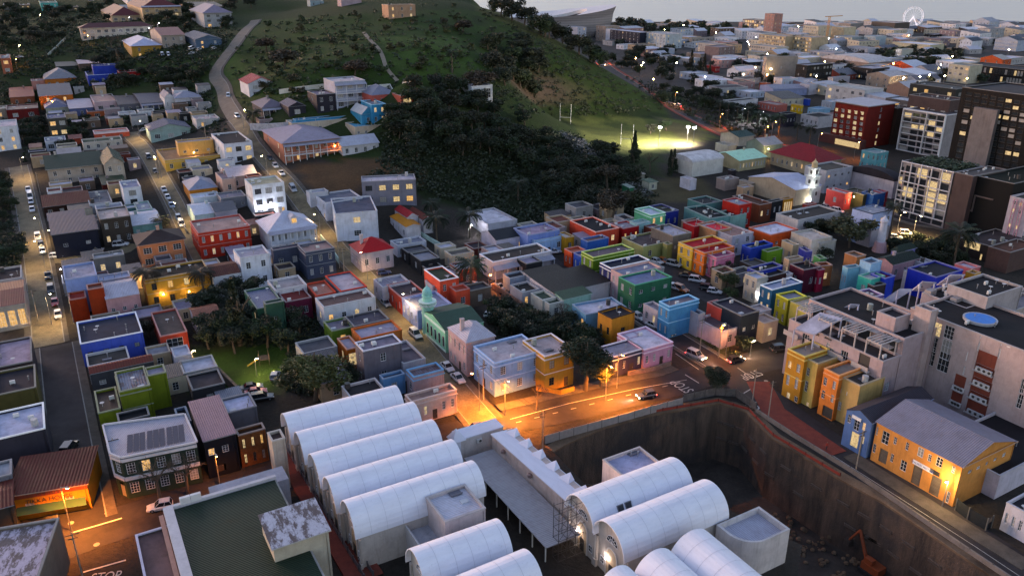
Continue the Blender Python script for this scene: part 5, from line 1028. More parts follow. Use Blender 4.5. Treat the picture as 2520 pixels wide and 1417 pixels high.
PXOPS['brown podium with a glowing car showroom window'] = {'L': pr('B4', (1985,960,2135,935,'glow'), (2120,1080,2150,1030,'glow'))}
PXOPS['red brick office tower with a flat overhanging grey roof'] = {'L': gridL('A4', (830,945), (1115,985), (800,1270), (1085,1310), 7, 5, .22, .2)}
PXOPS['balcony flats slab with white framed glass bays'] = {'L': gridL('A4', (1460,990), (1820,1030), (1400,1340), (1775,1370), 7, 5, .07, .12)}
PXOPS['tall black glass office tower at the right edge'] = {'L': gridL('A4', (2000,800), (2560,900), (1900,1400), (2460,1500), 12, 8, .1, .15)}
for t_ in (T1, T2, T3, T4): table(t_)
ap = table(T5, plit=.15)
byl = {o['label']: o for o in COL.objects if 'label' in o}
o = byl['beige apartment block with terraces above the coloured street fronts']; d_ = DIM[o.name][1]; c0 = tuple(o.location); fl = 'beige terrace tier with pergola frames stepping down to the coloured street fronts'
q = 5.2; pg = house(c0, q, d_, 12.6, R(30), 'a8989a', 'F3a3638', ('1x1','-','-'), fl, 'apartment block', pxops=PXOPS[o['label']], seed=8, st=None) if False else house(c0, q, d_, 12.6, R(30), 'a8989a', 'F4a4648', ('1x1','-','-'), fl, 'apartment block', pxops=PXOPS[o['label']], seed=8)
byl[fl] = pg; o.location = (c0[0]+E1[0]*q, c0[1]+E1[1]*q, c0[2])
for k in range(4):
    m = MB(); a = 1+k*d_/4; b = a+d_/4*.55
    for x in (.1,q-.6):
        for y in (a,b): m.box(x,x+.22,y,y+.22,12.2,15.2)
        m.box(x,x+.22,a,b+.22,15.2,15.45)
    for i in range(5): y = a+(b-a)*i/4; m.box(.1,q-.38,y,y+.2,15.45,15.65)
    m.build('pergola_frame', M_TRIM, pg, (.42,.38,.37)); m = MB(); m.box(q-.12,q-.02,a+.2,b,12.4,14.8); m.build('terrace_doors', M_GLASS, pg)
    m = MB(); m.box(-.9,-.01,a+1.2,b+1.8,9.3,9.5); m.box(-.95,-.9,a+1.2,b+1.8,9.3,10.4); m.build('balcony', M_TRIM, pg, (.36,.33,.33))
def local(o, px, py, h):
    X, Y = U(px, py, o.location.z+h); v = Matrix.Rotation(-o.rotation_euler.z, 3, 'Z') @ (Vector((X, Y, 0))-Vector((o.location.x, o.location.y, 0))); return v.x, v.y
# relight some office panes
for nm, pl in (('glass fronted office block framed by a white grid', .16), ('red brick office tower with a flat overhanging grey roof', .5), ('balcony flats slab with white framed glass bays', .15), ('tall black glass office tower at the right edge', .06)):
    for ch in byl[nm].children:
        if ch.name.startswith('window'):
            for c in ch.children:
                c.data = c.data.copy(); q = random.random(); c.data.materials[0] = M_LITY if q < pl else (M_CURT if q < pl+.12 else M_GLASS)
# white grid frame proud of the glass offices
o = byl['glass fronted office block framed by a white grid']; d_ = DIM[o.name][1]
m = MB()
for i in range(6): z = 2.4+i*3.3; m.box(-.35,-.01,0,d_,z-.16,z+.16)
for i in range(6): y = d_*i/5; m.box(-.38,-.02,max(0,y-.16),min(d_,y+.16),2.2,19.2)
m.build('grid_frame', M_TRIM, o, (.55,.53,.55))
m = MB(); rnd = random.Random(4)
for _ in range(1500):
    x, y, z = rnd.uniform(.8,15), rnd.uniform(.6,d_-.6), 18.5+rnd.random()*1.1; a = rnd.random()*6.3; s = .35; dx, dy = math.cos(a)*s, math.sin(a)*s
    m.quad((x-dx,y-dy,z),(x+dx,y+dy,z+.1),(x+dx-dy,y+dy+dx,z+.3),(x-dx-dy,y-dy+dx,z+.2))
m.build('roof_garden', M_LEAF, o, (.03,.05,.02))
o = byl['balcony flats slab with white framed glass bays']; d_ = DIM[o.name][1]
m = MB()
for i in range(8): z = .6+i*2.65; m.box(-1.0,-.01,0,d_*.98,z-.12,z+.12)
m.build('balcony_slabs', M_TRIM, o, (.6,.58,.58))
m = MB()
for y in (0, d_*.42, d_-.3): m.box(-1.1,-.02,y,y+.3,.5,19.4)
m.box(-1.12,-.02,0,d_,19.3,19.7); m.build('white_frame', M_TRIM, o, (.7,.68,.68))
o = byl['red brick office tower with a flat overhanging grey roof']; d_ = DIM[o.name][1]; w_ = DIM[o.name][0]
m = MB(); m.box(-1.6,w_+1.2,-1.4,d_+1.2,19.9,20.2); m.build('roof_plate', M_TRIM, o, (.42,.4,.43))
m = MB()
for i in range(6): y = d_*i/5; m.box(-.35,-.01,max(0,y-.45),min(d_,y+.45),0,16.5)
m.build('brick_pier', M_WALL, o, hx('7a2a20'))
m = MB(); m.box(-3.2,-.02,-2,d_+4,0,4.2); m.build('podium', M_WALL, o, (.10,.035,.03))
m = MB(); m.box(-3.3,-3.2,-1,d_*.7,.4,3.0); m.build('shop_window', M_LITY, o)
o = byl['tall black glass office tower at the right edge']; d_ = DIM[o.name][1]
cc_ = tuple(o.location); a = d_-wallhit(cc_, o.rotation_euler.z, (0,d_), (0,-1), *PX('A4',2110,905))[0]; b_ = d_-wallhit(cc_, o.rotation_euler.z, (0,d_), (0,-1), *PX('A4',2318,935))[0]
m = MB(); m.box(-1.6,-.01,b_,a,0,35); m.build('concrete_core', M_CONC, o, (.16,.145,.145))
o = byl['black box shaped building with a bronze outlined recess']; m = MB()
m.box(-.3,-.01,5,11,12.5,12.9); m.box(-.3,-.01,10.6,11,7.4,12.5); m.box(-.3,-.01,11,17,7.4,7.8); m.build('bronze_frame', M_TRIM, o, (.12,.09,.085))
o = byl['white apartment tower with pink pipes at the right edge']; m = MB()
for y in (1.5,2.3,3.6,4.4): m.tube((-.5,y,0),(-.5,y,15.5),.14)
m.build('pink_pipes', M_TRIM, o, (.5,.25,.33))
def verandah(lab, lv, n, dp=1.7, h0=0., col=(.62,.62,.64)):
    o = byl[lab]; w_ = DIM[o.name][0]; H_ = lv*3.1
    for i in range(n+1): x = w_*i/n; m = MB(); m.box(x-.09,x+.09,-dp-.09,-dp+.09,-2,H_+.3); m.build('verandah_post', M_TRIM, o, col)
    m = MB(); m.quad((-.2,-.02,H_+1.0),(-.2,-dp-.3,H_+.25),(w_+.2,-dp-.3,H_+.25),(w_+.2,-.02,H_+1.0)); m.quad((-.2,-.02,H_+.9),(w_+.2,-.02,H_+.9),(w_+.2,-dp-.3,H_+.15),(-.2,-dp-.3,H_+.15)); m.build('verandah_roof', M_CORX, o, (.36,.36,.44))
    for k in range(1, lv):
        m = MB(); m.box(0,w_,-dp,-.01,k*3.1-.15,k*3.1); m.box(0,w_,-dp-.04,-dp+.04,k*3.1+.95,k*3.1+1.05); x = .3
        while x < w_: m.box(x-.03,x+.03,-dp-.02,-dp+.02,k*3.1,k*3.1+.95); x += .5
        m.build('balcony', M_TRIM, o, col)
verandah('red walled two storey terrace house with white verandah balconies', 2, 8); verandah('white colonial villa with a steep pale hipped roof and lit dormer', 2, 7); verandah('charcoal bungalow with a lilac grey hipped roof and white verandah', 1, 4); verandah('verandah cottage with a blue grey roof beside the white chapel house', 1, 4); verandah('three storey guest house with white railed balconies and a terracotta parapet', 3, 3, 1.4); verandah('long white building with a dark brown sunken roof and verandah', 1, 5, 1.6); verandah('three storey beige school block with open galleries', 3, 6, 1.2, 0, (.45,.36,.27))
o = byl['white colonial villa with a steep pale hipped roof and lit dormer']; w_ = DIM[o.name][0]; m = MB(); m.box(w_*.52,w_*.52+1.9,1.2,4.2,8,9.9); m.build('dormer', M_TRIM, o, (.6,.6,.65)); m = MB(); m.box(w_*.52+.25,w_*.52+1.65,1.14,1.19,8.3,9.6); m.build('lit_dormer_window', M_LITW, o); m = MB(); m.poly([(w_*.52-.2,1.,9.9),(w_*.52+2.1,1.,9.9),(w_*.52+.95,1.,10.8)]); m.quad((w_*.52-.2,1.,9.9),(w_*.52+.95,1.,10.8),(w_*.52+.95,4.4,10.8),(w_*.52-.2,4.4,9.9)); m.quad((w_*.52+2.1,1.,9.9),(w_*.52+2.1,4.4,9.9),(w_*.52+.95,4.4,10.8),(w_*.52+.95,1.,10.8)); m.build('dormer_roof', M_CORY, o, (.5,.5,.58))
# ---- service balconies, louvres, coolers on the apartments
AC = MB(); AC.box(-.5,.5,-.2,.2,0,.75); AC.cur = 1; AC.lathe((0,-.2,.38),[(0,.01)],4)
def ac_mesh():
    m = MB(); m.box(-.48,.48,-.17,.17,0,.72); m.cur = 1
    n = 12
    m.poly([(.12+.27*math.cos(6.283*i/n), -.175, .36+.27*math.sin(6.283*i/n)) for i in range(n)])
    return m.mesh('air_conditioner', [M_OBJ, M_FRAMED])
ACM = ac_mesh()
def ac(parent, x, y, z, rz=0, s=1.0):
    o = link('air_conditioner', ACM, parent, (.62,.61,.6), (x,y,z), rz); o.scale = (s,s,s); return o
o = byl['long beige apartment wing with slit windows and open red service balconies']
for (x0,y0,x1,y1) in [(2075,960,2285,855),(2050,1080,2262,975),(2022,1200,2240,1095),(1995,1330,2215,1220),(1885,1130,2010,1040),(1858,1260,1985,1165)]:
    C_ = tuple(o.location); dd = DIM[o.name][1]
    a = wallhit(C_, o.rotation_euler.z, (0,dd), (0,-1), *PX('C4', x0, y0)); b = wallhit(C_, o.rotation_euler.z, (0,dd), (0,-1), *PX('C4', x1, y1))
    ya, yb = dd-a[0], dd-b[0]; za, zb = min(a[1],b[1]), max(a[1],b[1])
    m = MB(); m.box(.10,.14,yb,ya,za,zb); m.build('red_recess_wall', M_WALL, o, (.22,.05,.03))
    m = MB(); m.box(-.5,.0,yb-.1,ya+.1,za-.15,za+.02); m.build('balcony_slab', M_TRIM, o, (.42,.38,.37))
    for k in range(3): ac(o, -.18, yb+(ya-yb)*(.2+.27*k), za+.04+(0 if k != 1 else .0), R(-90), 1.1)
o = byl['beige apartment block with terraces above the coloured street fronts']; d_ = DIM[o.name][1]
m = MB()
for z, w_ in ((15.2,1.2),):
    for k in range(5): a = d_*(k+.12)/5; m.box(-w_,0,a,a+d_/5*.7,z,z+.14)
m.build('louvre_ledges', M_TRIM, o, (.4,.37,.36))
m = MB()
for k, (y, z) in enumerate([(3.,13.6)]):
    m.box(-1.9,-.01,y-1.4,y+2.4,z-.2,z)
    for q in (y-1.4,y+2.3): m.box(-1.9,-1.8,q,q+.1,z,z+1.0)
    m.box(-1.9,-1.86,y-1.4,y+2.4,z+.95,z+1.0)
m.build('terrace_balconies', M_TRIM, o, (.36,.33,.33))
for k in range(7): ac(o, 5+k*1.1, d_*.25-k*.45, 16.0-.5, 0, 1.2)
o = byl['black roofed rear block of the beige apartments with rooftop coolers']
for x, y in ((3,6),(4.4,7),(6,8.5),(7.5,9.5),(3,12),(9,5)): ac(o, x, y, 17.0, 0, 1.3)
for x, y in ((1.8,3.4),(1.2,8.6)):
    m = MB(); m.box(x-1,x+1,y-.7,y+.7,17.0,18.2); m.build('lift_housing', M_WALL, o, (.3,.28,.28))
# pale blade roofs leaning up behind the street fronts
for i, (lab, c, l, r, hh_) in enumerate([('nearest pale triangular blade roof above the mustard front', (665,655), (490,605), (715,460), 13), ('second pale triangular blade roof behind the mustard front', (880,480), (810,475), (985,385), 13.5),
   ('long pale triangular blade roof above the yard houses', (1350,370), (1250,365), (1420,250), 15), ('middle pale blade roof in front of the ultramarine building', (1640,270), (1530,260), (1620,185), 16), ('highest pale blade roof touching the ultramarine building', (1860,215), (1745,215), (1870,125), 17)]):
    a = U(*PX('C4', *c), hh_); b = U(*PX('C4', *l), hh_); t_ = U(*PX('C4', *r), hh_+3)
    d2 = (t_[0]+ (a[0]-b[0])*1.1, t_[1]+(a[1]-b[1])*1.1)
    m = MB(); P4 = [(*b,hh_),(*a,hh_),(*d2,hh_+3),(*t_,hh_+3)]; m.poly(P4); m.poly([(x,y,z-.25) for x,y,z in reversed(P4)])
    for p, q in zip(P4, P4[1:]+P4[:1]): m.quad((p[0],p[1],p[2]-.25),(q[0],q[1],q[2]-.25),q,p)
    e = (a[0]-b[0], a[1]-b[1])
    for p in (P4[0],P4[1],P4[2],P4[3]): m.tube((p[0]*.98+cxp*.02,p[1]*.98+cyp*.02,0),(p[0]*.985+cxp*.015,p[1]*.985+cyp*.015,p[2]-.1),.15)
    tag(m.build('blade_roof', M_FLAT, color=(.46,.46,.56)), lab, 'roof', 'pale blade roofs behind the apartments')
m = MB(); a = U(*PX('C4',2060,540), 17.8); 
pool = thing('roof_pool', 'small blue roof pool on the beige apartment wing', 'pool', (*U(*PX('C4',2130,520), 17.9), 17.55), R(30))
m.lathe((0,0,0),[(0,2.9),(.5,3.0)],20); m.build('rim', M_TRIM, pool, (.35,.36,.4))
m = MB(); m.lathe((0,0,.52),[(0,2.6)],20); m.build('water', M_OBJ, pool, (.01,.19,.6))
# ---- signs and lettering
def text(body, parent, loc, rot, size, color, name='lettering', mat_=None, ex=.01, al='CENTER'):
    cu = bpy.data.curves.new('lettering', 'FONT'); cu.body = body; cu.size = size; cu.extrude = ex; cu.align_x = al
    tmp = bpy.data.objects.new('tmp_text', cu); COL.objects.link(tmp); dg = bpy.context.evaluated_depsgraph_get(); me = bpy.data.meshes.new_from_object(tmp.evaluated_get(dg)); bpy.data.objects.remove(tmp)
    me.materials.clear(); me.materials.append(mat_ or M_OBJ); o = link(name, me, parent, color, loc); o.rotation_euler = rot; return o
def sign(obj_, reg, bl, tr, body, bg, fg, label, size=.8, side='L'):
    C_ = tuple(obj_.location); dd = DIM[obj_.name][1]; O_, ex_ = ((0,dd),(0,-1)) if side == 'L' else ((0,0),(1,0))
    a = wallhit(C_, obj_.rotation_euler.z, O_, ex_, *PX(reg, *bl)); b = wallhit(C_, obj_.rotation_euler.z, O_, ex_, *PX(reg, *tr))
    u = (a[0]+b[0])/2; w_ = abs(b[0]-a[0]); z0 = min(a[1],b[1]); z1 = max(a[1],b[1]); 
    t = thing('sign', label, 'sign', (0,0,0)); t.matrix_world = Matrix.Translation(obj_.location) @ Matrix.Rotation(obj_.rotation_euler.z, 4, 'Z') @ Matrix.Translation((O_[0]+ex_[0]*u, O_[1]+ex_[1]*u, (z0+z1)/2)) @ Matrix.Rotation(math.atan2(ex_[1], ex_[0]), 4, 'Z')
    hh_ = z1-z0; m = MB(); m.box(-w_/2,w_/2,-.12,-.005,-hh_/2,hh_/2); m.build('board', M_OBJ, t, bg)
    text(body, t, (0,-.13,-size*.36), (R(90),0,0), size, fg); return t
o = byl['long orange motor workshop with a grey corrugated gabled roof']
C_ = o.location; dd = DIM[o.name][1]
def sgn(obj_, reg, px, py, w_, hh_, body, bg, fg, label, size, side='L'):
    C_ = tuple(obj_.location); dd = DIM[obj_.name][1]; O_, ex_ = ((0,dd),(0,-1)) if side == 'L' else ((0,0),(1,0))
    a = wallhit(C_, obj_.rotation_euler.z, O_, ex_, *PX(reg, px, py))
    t = thing('sign', label, 'sign', (0,0,0)); t.matrix_world = Matrix.Translation(obj_.location) @ Matrix.Rotation(obj_.rotation_euler.z, 4, 'Z') @ Matrix.Translation((O_[0]+ex_[0]*a[0], O_[1]+ex_[1]*a[0], a[1])) @ Matrix.Rotation(math.atan2(ex_[1], ex_[0]), 4, 'Z')
    if bg is not None: m = MB(); m.box(-w_/2,w_/2,-.16,-.03,-hh_/2,hh_/2); m.build('board', M_OBJ, t, bg)
    if body: text(body, t, (0,-.17,-size*.36), (R(90),0,0), size, fg)
    return t
sgn(o, 'D4', 1402, 580, 3.6, .75, 'ITALSUD MOTORS', (.75,.76,.8), (.02,.05,.3), 'white sign board with blue letters over the workshop roller doors', .48)
sgn(o, 'D4', 1492, 625, 1.6, .7, '', (.02,.02,.02), (.8,.6,.05), 'small black sign plate at the end of the white workshop sign', .3)
sgn(byl['blue motor shop with a dark grey roof next to the orange workshop'], 'D4', 897, 212, 1.8, .6, '', (.7,.7,.7), (.3,.02,.02), 'white sign board on the blue motor shop', .3)
# Tikka house corner shop
tk = house((*U(*PX('D1',112,960)), 0), 11.2, 10, 4.8, R(17), 'b07a1c', 'S6a3830', ('1x2q','-','-'), "yellow corner take away with a rusty roof and dark lettering", 'shop', rise=.5, opts='r', seed=5, plit=.5)
dd = 10
for body, px, py, s in (("AHMED'S", 265, 795, .8), ("TIKKA HOUSE", 300, 833, 1.05)):
    a = wallhit(tuple(tk.location), tk.rotation_euler.z, (0,0), (1,0), *PX('D1', px, py))
    text(body, tk, (5.6, -.08, 3.98 if s < .9 else 2.75), (R(90),0,0), s, (.03,.02,.015))
m = MB(); m.box(0,11.2,-.05,-.005,3.8,4.8); m.build('red_fascia', M_WALL, tk, (.25,.05,.02))
m = MB(); m.quad((1,-.02,2.4),(10.6,-.02,2.4),(10.9,-1.5,1.8),(.7,-1.5,1.8)); m.build('green_awning', M_OBJ, tk, (.03,.09,.04))
# ---- vault complex
VL = ['first (farthest) long white barrel vault of the left row beside the side street', 'second long white barrel vault of the left row with two small skylights', 'third long white barrel vault of the left row with one dark skylight and a flue', 'fourth long white barrel vault of the left row with black cables on its roof', 'fifth long white barrel vault of the left row behind the ribbed cube', 'sixth white barrel vault of the left row with one tilted skylight at the bottom edge', 'last white barrel vault of the left row cut by the bottom edge']
def arc(rr, zs, ze, n=18): return [(rr-rr*math.cos(math.pi*i/n)*1.0, zs+(ze-zs)*math.sin(math.pi*i/n)) for i in range(n+1)]
def vault(A, B, rr, label, zc=9.5, zs=5.6, facade_=True, fan=True, group='white barrel vaults', base=0., ext=.8, doorlit=False):
    L_ = math.hypot(B[0]-A[0], B[1]-A[1]); an = math.atan2(B[1]-A[1], B[0]-A[0]); ex = (math.cos(an), math.sin(an)); ey = (-ex[1], ex[0])
    t = thing('vaulted_house', label, 'vaulted house', (A[0]-ey[0]*rr, A[1]-ey[1]*rr, base), an, group)
    pr_ = arc(rr, zs, zc); m = MB(); th = .14; n = len(pr_)
    po = [(y+(y-rr)/rr*.12, z+.12) for y, z in pr_]
    for i in range(n-1):
        (a, b), (c, d) = po[i], po[i+1]; m.quad((-ext,a,b),(L_+.3,a,b),(L_+.3,c,d),(-ext,c,d))
        (e, f), (g, h_) = pr_[i], pr_[i+1]; m.quad((-ext,g,h_),(L_+.3,g,h_),(L_+.3,e,f),(-ext,e,f)); m.quad((-ext,e,f),(-ext,g,h_),(-ext,c,d),(-ext,a,b)); m.quad((L_+.3,a,b),(L_+.3,c,d),(L_+.3,g,h_),(L_+.3,e,f))
    sh = m.build('vault_roof', M_VAULT, t, (.74,.74,.80), smooth=False)
    m = MB(); x = 1.6
    while x < L_-.5:
        for i in range(n-1): (a, b), (c, d) = po[i], po[i+1]; m.quad((x,a,b+.03),(x+.05,a,b+.03),(x+.05,c,d+.03),(x,c,d+.03))
        x += 2.4
    m.build('roof_seams', M_TRIM, t, (.52,.52,.58))
    m = MB(); m.box(0,L_,0,.25,-1,zs); m.box(0,L_,2*rr-.25,2*rr,-1,zs)
    for x in (0, L_): m.poly([(x,y,z) for y, z in pr_]+[(x,2*rr,-1),(x,0,-1)] if x == 0 else ([(x,y,z) for y, z in pr_]+[(x,2*rr,-1),(x,0,-1)])[::-1])
    m.build('wall', M_WALL, t, (.46,.41,.37))
    m = MB(); m.box(-.25,-.01,-.15,.5,-1,zs-.3); m.box(-.25,-.01,2*rr-.5,2*rr+.15,-1,zs-.3); m.box(-.4,-.01,-.3,.65,-1,1.2); m.build('pilaster', M_TRIM, t, (.42,.37,.33))
    if facade_:
        f = MB(); f.cur = 0; cy = rr; R0 = 1.15
        # stepped arch surround round the door
        k = 12; pts_ = [(cy-R0*math.cos(math.pi*i/k), 3.6+R0*1.2*math.sin(math.pi*i/k)) for i in range(k+1)]; po_ = [(cy-(R0+.2)*math.cos(math.pi*i/k), 3.6+(R0+.2)*1.2*math.sin(math.pi*i/k)) for i in range(k+1)]
        pts_ = [(cy-R0,0)]+pts_+[(cy+R0,0)]; po_ = [(cy-R0-.2,0)]+po_+[(cy+R0+.2,0)]
        for i in range(len(pts_)-1):
            a, b, c, d = pts_[i], pts_[i+1], po_[i+1], po_[i]
            f.quad((-.1,*a),(-.1,*b),(-.1,*c),(-.1,*d)); f.quad((-.1,*a),(0,*a),(0,*b),(-.1,*b)); f.quad((-.1,*c),(0,*c),(0,*d),(-.1,*d))
        f.build('door_arch', M_TRIM, t, (.62,.58,.55))
        m = MB(); m.poly([(-.02,*p) for p in pts_[::-1]]); m.build('arch_infill', M_WALL, t, (.48,.36,.24))
        m = MB(); m.box(-.07,-.03,cy-.5,cy+.5,0,2.3); m.build('door', M_OBJ, t, (.035,.03,.028))
        if fan:
            m = MB(); rf = 1.25; zf = 6.0; k = 12
            m.cur = 1; m.poly([(-.04, cy+rf*math.cos(math.pi*i/k), zf+rf*math.sin(math.pi*i/k)) for i in range(k+1)][::-1]); m.cur = 0
            for r_ in (rf, rf*.55):
                for i in range(k): a0 = math.pi*i/k; a1 = math.pi*(i+1)/k; m.tube((-.06,cy+r_*math.cos(a0),zf+r_*math.sin(a0)),(-.06,cy+r_*math.cos(a1),zf+r_*math.sin(a1)),.045,n=4)
            for i in range(0, k+1, 2): a0 = math.pi*i/k; m.tube((-.06,cy,zf),(-.06,cy+rf*math.cos(a0),zf+rf*math.sin(a0)),.035,n=4)
            m.tube((-.06,cy-rf,zf),(-.06,cy+rf,zf),.05,n=4); m.build('fan_window', [M_FRAME, M_GLASS], t)
        for y in (cy-2.1, cy+2.1):
            a, b = win_mesh(.9, 1.2, 'mun', M_GLASS, True); wd = link('window', a, t, None, (-.06,y,1.2), R(-90)); link('pane', b, wd)
        m = MB(); m.lathe((-.35,cy+.9,3.0),[(0,.03),(.1,.09),(.2,.05)],8); m.build('wall_lamp', M_LAMPW if doorlit else M_METAL, t, (.2,.2,.2))
        if doorlit:
            l = bpy.data.lights.new('wall_lamp', 'POINT'); l.energy = 14; l.color = (1,.85,.6); l.shadow_soft_size = .12; link('lamp_light', l, t, None, (-.7,cy+.9,3.0))
    m = MB(); m.tube((-.3,.1,0),(-.3,.1,zs-.2),.06,n=5); m.build('downpipe', M_TRIM, t, (.5,.48,.47))
    return t, L_
def vaultmat():
    m, t, b = mat('coated_vault_roof'); v, o, c = spaces(t)
    n = ramp(t, noise(t, mapv(t, v, (.25,.9,.9)), 1., 5, .6), [(.4,0.),(.8,.35)]); c1 = mixc(t, n, c, (.40,.40,.46))
    n2 = ramp(t, noise(t, v, 2.2, 6, .7), [(.58,0.),(.72,.3)]); c1 = mixc(t, n2, c1, (.3,.29,.3)); L(t, c1, b.inputs['Base Color']); b.inputs['Roughness'].default_value = .6
    bump(t, b, noise(t, mapv(t, v, (.5,1,1)), 1., 4), .25, .08); return m
M_VAULT = vaultmat()
vv = [((710,1020),(974,953)),((743,1066),(1017,994)),((780,1120),(1065,1038)),((818,1177),(1115,1088)),((864,1236),(1166,1141)),((1032,1357),(1230,1287)),((1115,1440),(1302,1363))]
VO = []
for i, (a, b) in enumerate(vv):
    A = U(*a, 9.5); B = U(*b, 9.5); VO.append(vault(A, B, 3.28, VL[i], fan=True)[0])
for a, b, lab, dl in [((1437,1222),(1668,1134),'farther of the two white vaults on the right with twin skylights', True), ((1510,1287),(1752,1190),'nearer of the two white vaults on the right with a seam across its roof', True)]:
    VO.append(vault(U(*a, 9.5), U(*b, 9.5), 3.6, lab, doorlit=dl)[0])
for p, L_, rr, lab in [((1712,1314), 22, 3.7, 'large white vault turned toward the viewer at the bottom right'), ((1622,1362), 16, 3.4, 'middle white vault turned toward the viewer at the bottom edge'), ((1525,1404), 10, 3.0, 'small white vault top just showing at the bottom edge')]:
    A = U(*p, 9.3); B = (A[0]-E2[0]*L_, A[1]-E2[1]*L_); VO.append(vault(A, B, rr, lab, zc=9.3, facade_=False)[0])
def skylight(px, py, label, rr=3.28, s=(.55,.8)):
    """skylight lying on a vault: point found where the ray meets the vault surface"""
    r = ray(px, py)
    for v in VO:
        c = math.cos(-v.rotation_euler.z); s_ = math.sin(-v.rotation_euler.z)
        for i in range(3000):
            t_ = 80+i*.03; X, Y, Z = r[0]*t_-v.location.x, r[1]*t_-v.location.y, CAMH+r[2]*t_; x, y = X*c-Y*s_, X*s_+Y*c
            q = abs(y-rr)/rr
            if q < 1 and 0 < x < 25 and Z < 5.6+3.9*math.sqrt(1-q*q):
                an = math.atan2((y-rr)/rr*3.9, math.sqrt(max(.05,1-((y-rr)/rr)**2))*rr)
                t = thing('skylight', label, 'skylight', (r[0]*t_, r[1]*t_, CAMH+r[2]*t_), 0, 'dark skylights on the vaults'); t.rotation_euler = (Matrix.Rotation(v.rotation_euler.z, 3, 'Z') @ Matrix.Rotation(-an, 3, 'X')).to_euler()
                m = MB(); m.box(-s[0],s[0],-s[1],s[1],-.1,.2); m.build('frame', M_OBJ, t, (.12,.12,.13)); m = MB(); m.box(-s[0]+.1,s[0]-.1,-s[1]+.1,s[1]-.1,.2,.22); m.build('pane', M_GLASS, t); return
for reg, x, y, lab in [('D2',567,503,'left skylight on the second vault'),('D2',672,474,'right skylight on the second vault'),('D2',727,628,'single large skylight on the third vault'),('D2',806,845,'left skylight with cable on the fourth vault'),('D2',927,805,'right skylight with cable on the fourth vault'),('D2',1533,1378,'tilted skylight on the sixth vault'),('D3',1085,843,'left of the twin skylights on the farther right vault'),('D3',1148,817,'right of the twin skylights on the farther right vault')]:
    skylight(*PX(reg, x, y), lab)
# canopy with posts
A = U(1142,1127,3.4); t = thing('parking_canopy', 'long grey corrugated canopy on white posts between the vault rows', 'canopy', (A[0], A[1], 0), R(-60))
e = U(1360,1341,3.4); Lc = math.hypot(e[0]-A[0], e[1]-A[1]); b_ = U(1212,1098,3.4); Wc = math.hypot(b_[0]-A[0], b_[1]-A[1])
m = MB(); m.box(0,Lc,0,Wc,3.3,3.42); m.build('roof', M_CORX, t, (.42,.40,.42))
for k in range(7): m = MB(); x = 3+k*(Lc-4)/6; m.box(x-.08,x+.08,.5,.66,0,3.3); m.box(x-.06,x+.06,.5,Wc,3.1,3.3); m.build('post', M_TRIM, t, (.6,.62,.6))
# white sloping-roofed wing with pyramids
Wn = U(1211,1068,6.2); Nn = U(1248,1045,6.2); Sn = U(1426,1258,6.2)
lw = math.hypot(Sn[0]-Wn[0], Sn[1]-Wn[1]); ww = math.hypot(Nn[0]-Wn[0], Nn[1]-Wn[1])
t = thing('gallery_wing', 'long pale wing with a sloped white roof and triangular fins above the pit', 'building', (Wn[0], Wn[1], 0), math.atan2(Sn[1]-Wn[1], Sn[0]-Wn[0]))
m = MB(); m.box(0,lw,0,ww,-2,6.0); m.build('wall', M_WALL, t, (.50,.40,.36))
m = MB(); m.quad((-.2,-.2,6.25),(lw+.2,-.2,6.25),(lw+.2,ww+.2,5.9),(-.2,ww+.2,5.9)); m.quad((-.2,-.2,6.05),(-.2,ww+.2,5.7),(lw+.2,ww+.2,5.7),(lw+.2,-.2,6.05)); m.quad((-.2,-.2,6.05),(lw+.2,-.2,6.05),(lw+.2,-.2,6.25),(-.2,-.2,6.25)); m.quad((-.2,ww+.2,5.7),(-.2,ww+.2,5.9),(lw+.2,ww+.2,5.9),(lw+.2,ww+.2,5.7)); m.quad((-.2,-.2,6.05),(-.2,-.2,6.25),(-.2,ww+.2,5.9),(-.2,ww+.2,5.7)); m.build('roof', M_VAULT, t, (.62,.63,.72))
for k in range(6):
    x = 1.5+k*(lw-3)/5.6; m = MB(); a_, b2, c_, d2 = (x-1.1,ww-1.6,6.05),(x+1.3,ww-1.2,6.05),(x+.9,ww+.25,6.0),(x,ww+.1,7.0)
    for q in ((a_,b2,d2),(b2,c_,d2),(c_,a_,d2)): m.poly(q)
    m.build('roof_fin', M_VAULT, t, (.62,.63,.72))
for x in (4, 12): m = MB(); m.lathe((x,-.25,4.8),[(0,.4),(.5,.42),(.6,.2)],10); m.build('fan_cowl', M_METAL, t, (.3,.2,.18))
A = U(1133,1083,5.4); B = U(1215,1060,5.4); ln = math.hypot(B[0]-A[0], B[1]-A[1])
t = thing('white_parapet_wing', 'short white walled wing with a little pyramid cap facing the road', 'building', (A[0], A[1], 0), R(30)); m = MB(); m.box(0,ln+2,0,3.,-1,5.4); m.build('wall', M_WALL, t, (.56,.50,.48)); m = MB(); m.poly([(-1.6,-.4,5.4),(1,-.4,5.4),(-.3,.9,7.4)]); m.poly([(1,-.4,5.4),(1,2.2,5.4),(-.3,.9,7.4)]); m.poly([(-1.6,2.2,5.4),(-1.6,-.4,5.4),(-.3,.9,7.4)]); m.poly([(1,2.2,5.4),(-1.6,2.2,5.4),(-.3,.9,7.4)]); m.box(-1.4,0,-.2,2,-1,5.4); m.build('pyramid_cap', M_VAULT, t, (.6,.61,.7)); m = MB(); m.box(-.1,ln+2.1,-.1,3.1,5.4,5.6); m.build('coping', M_VAULT, t, (.6,.61,.7)); ac(t, 3.5, -.25, 4.0)
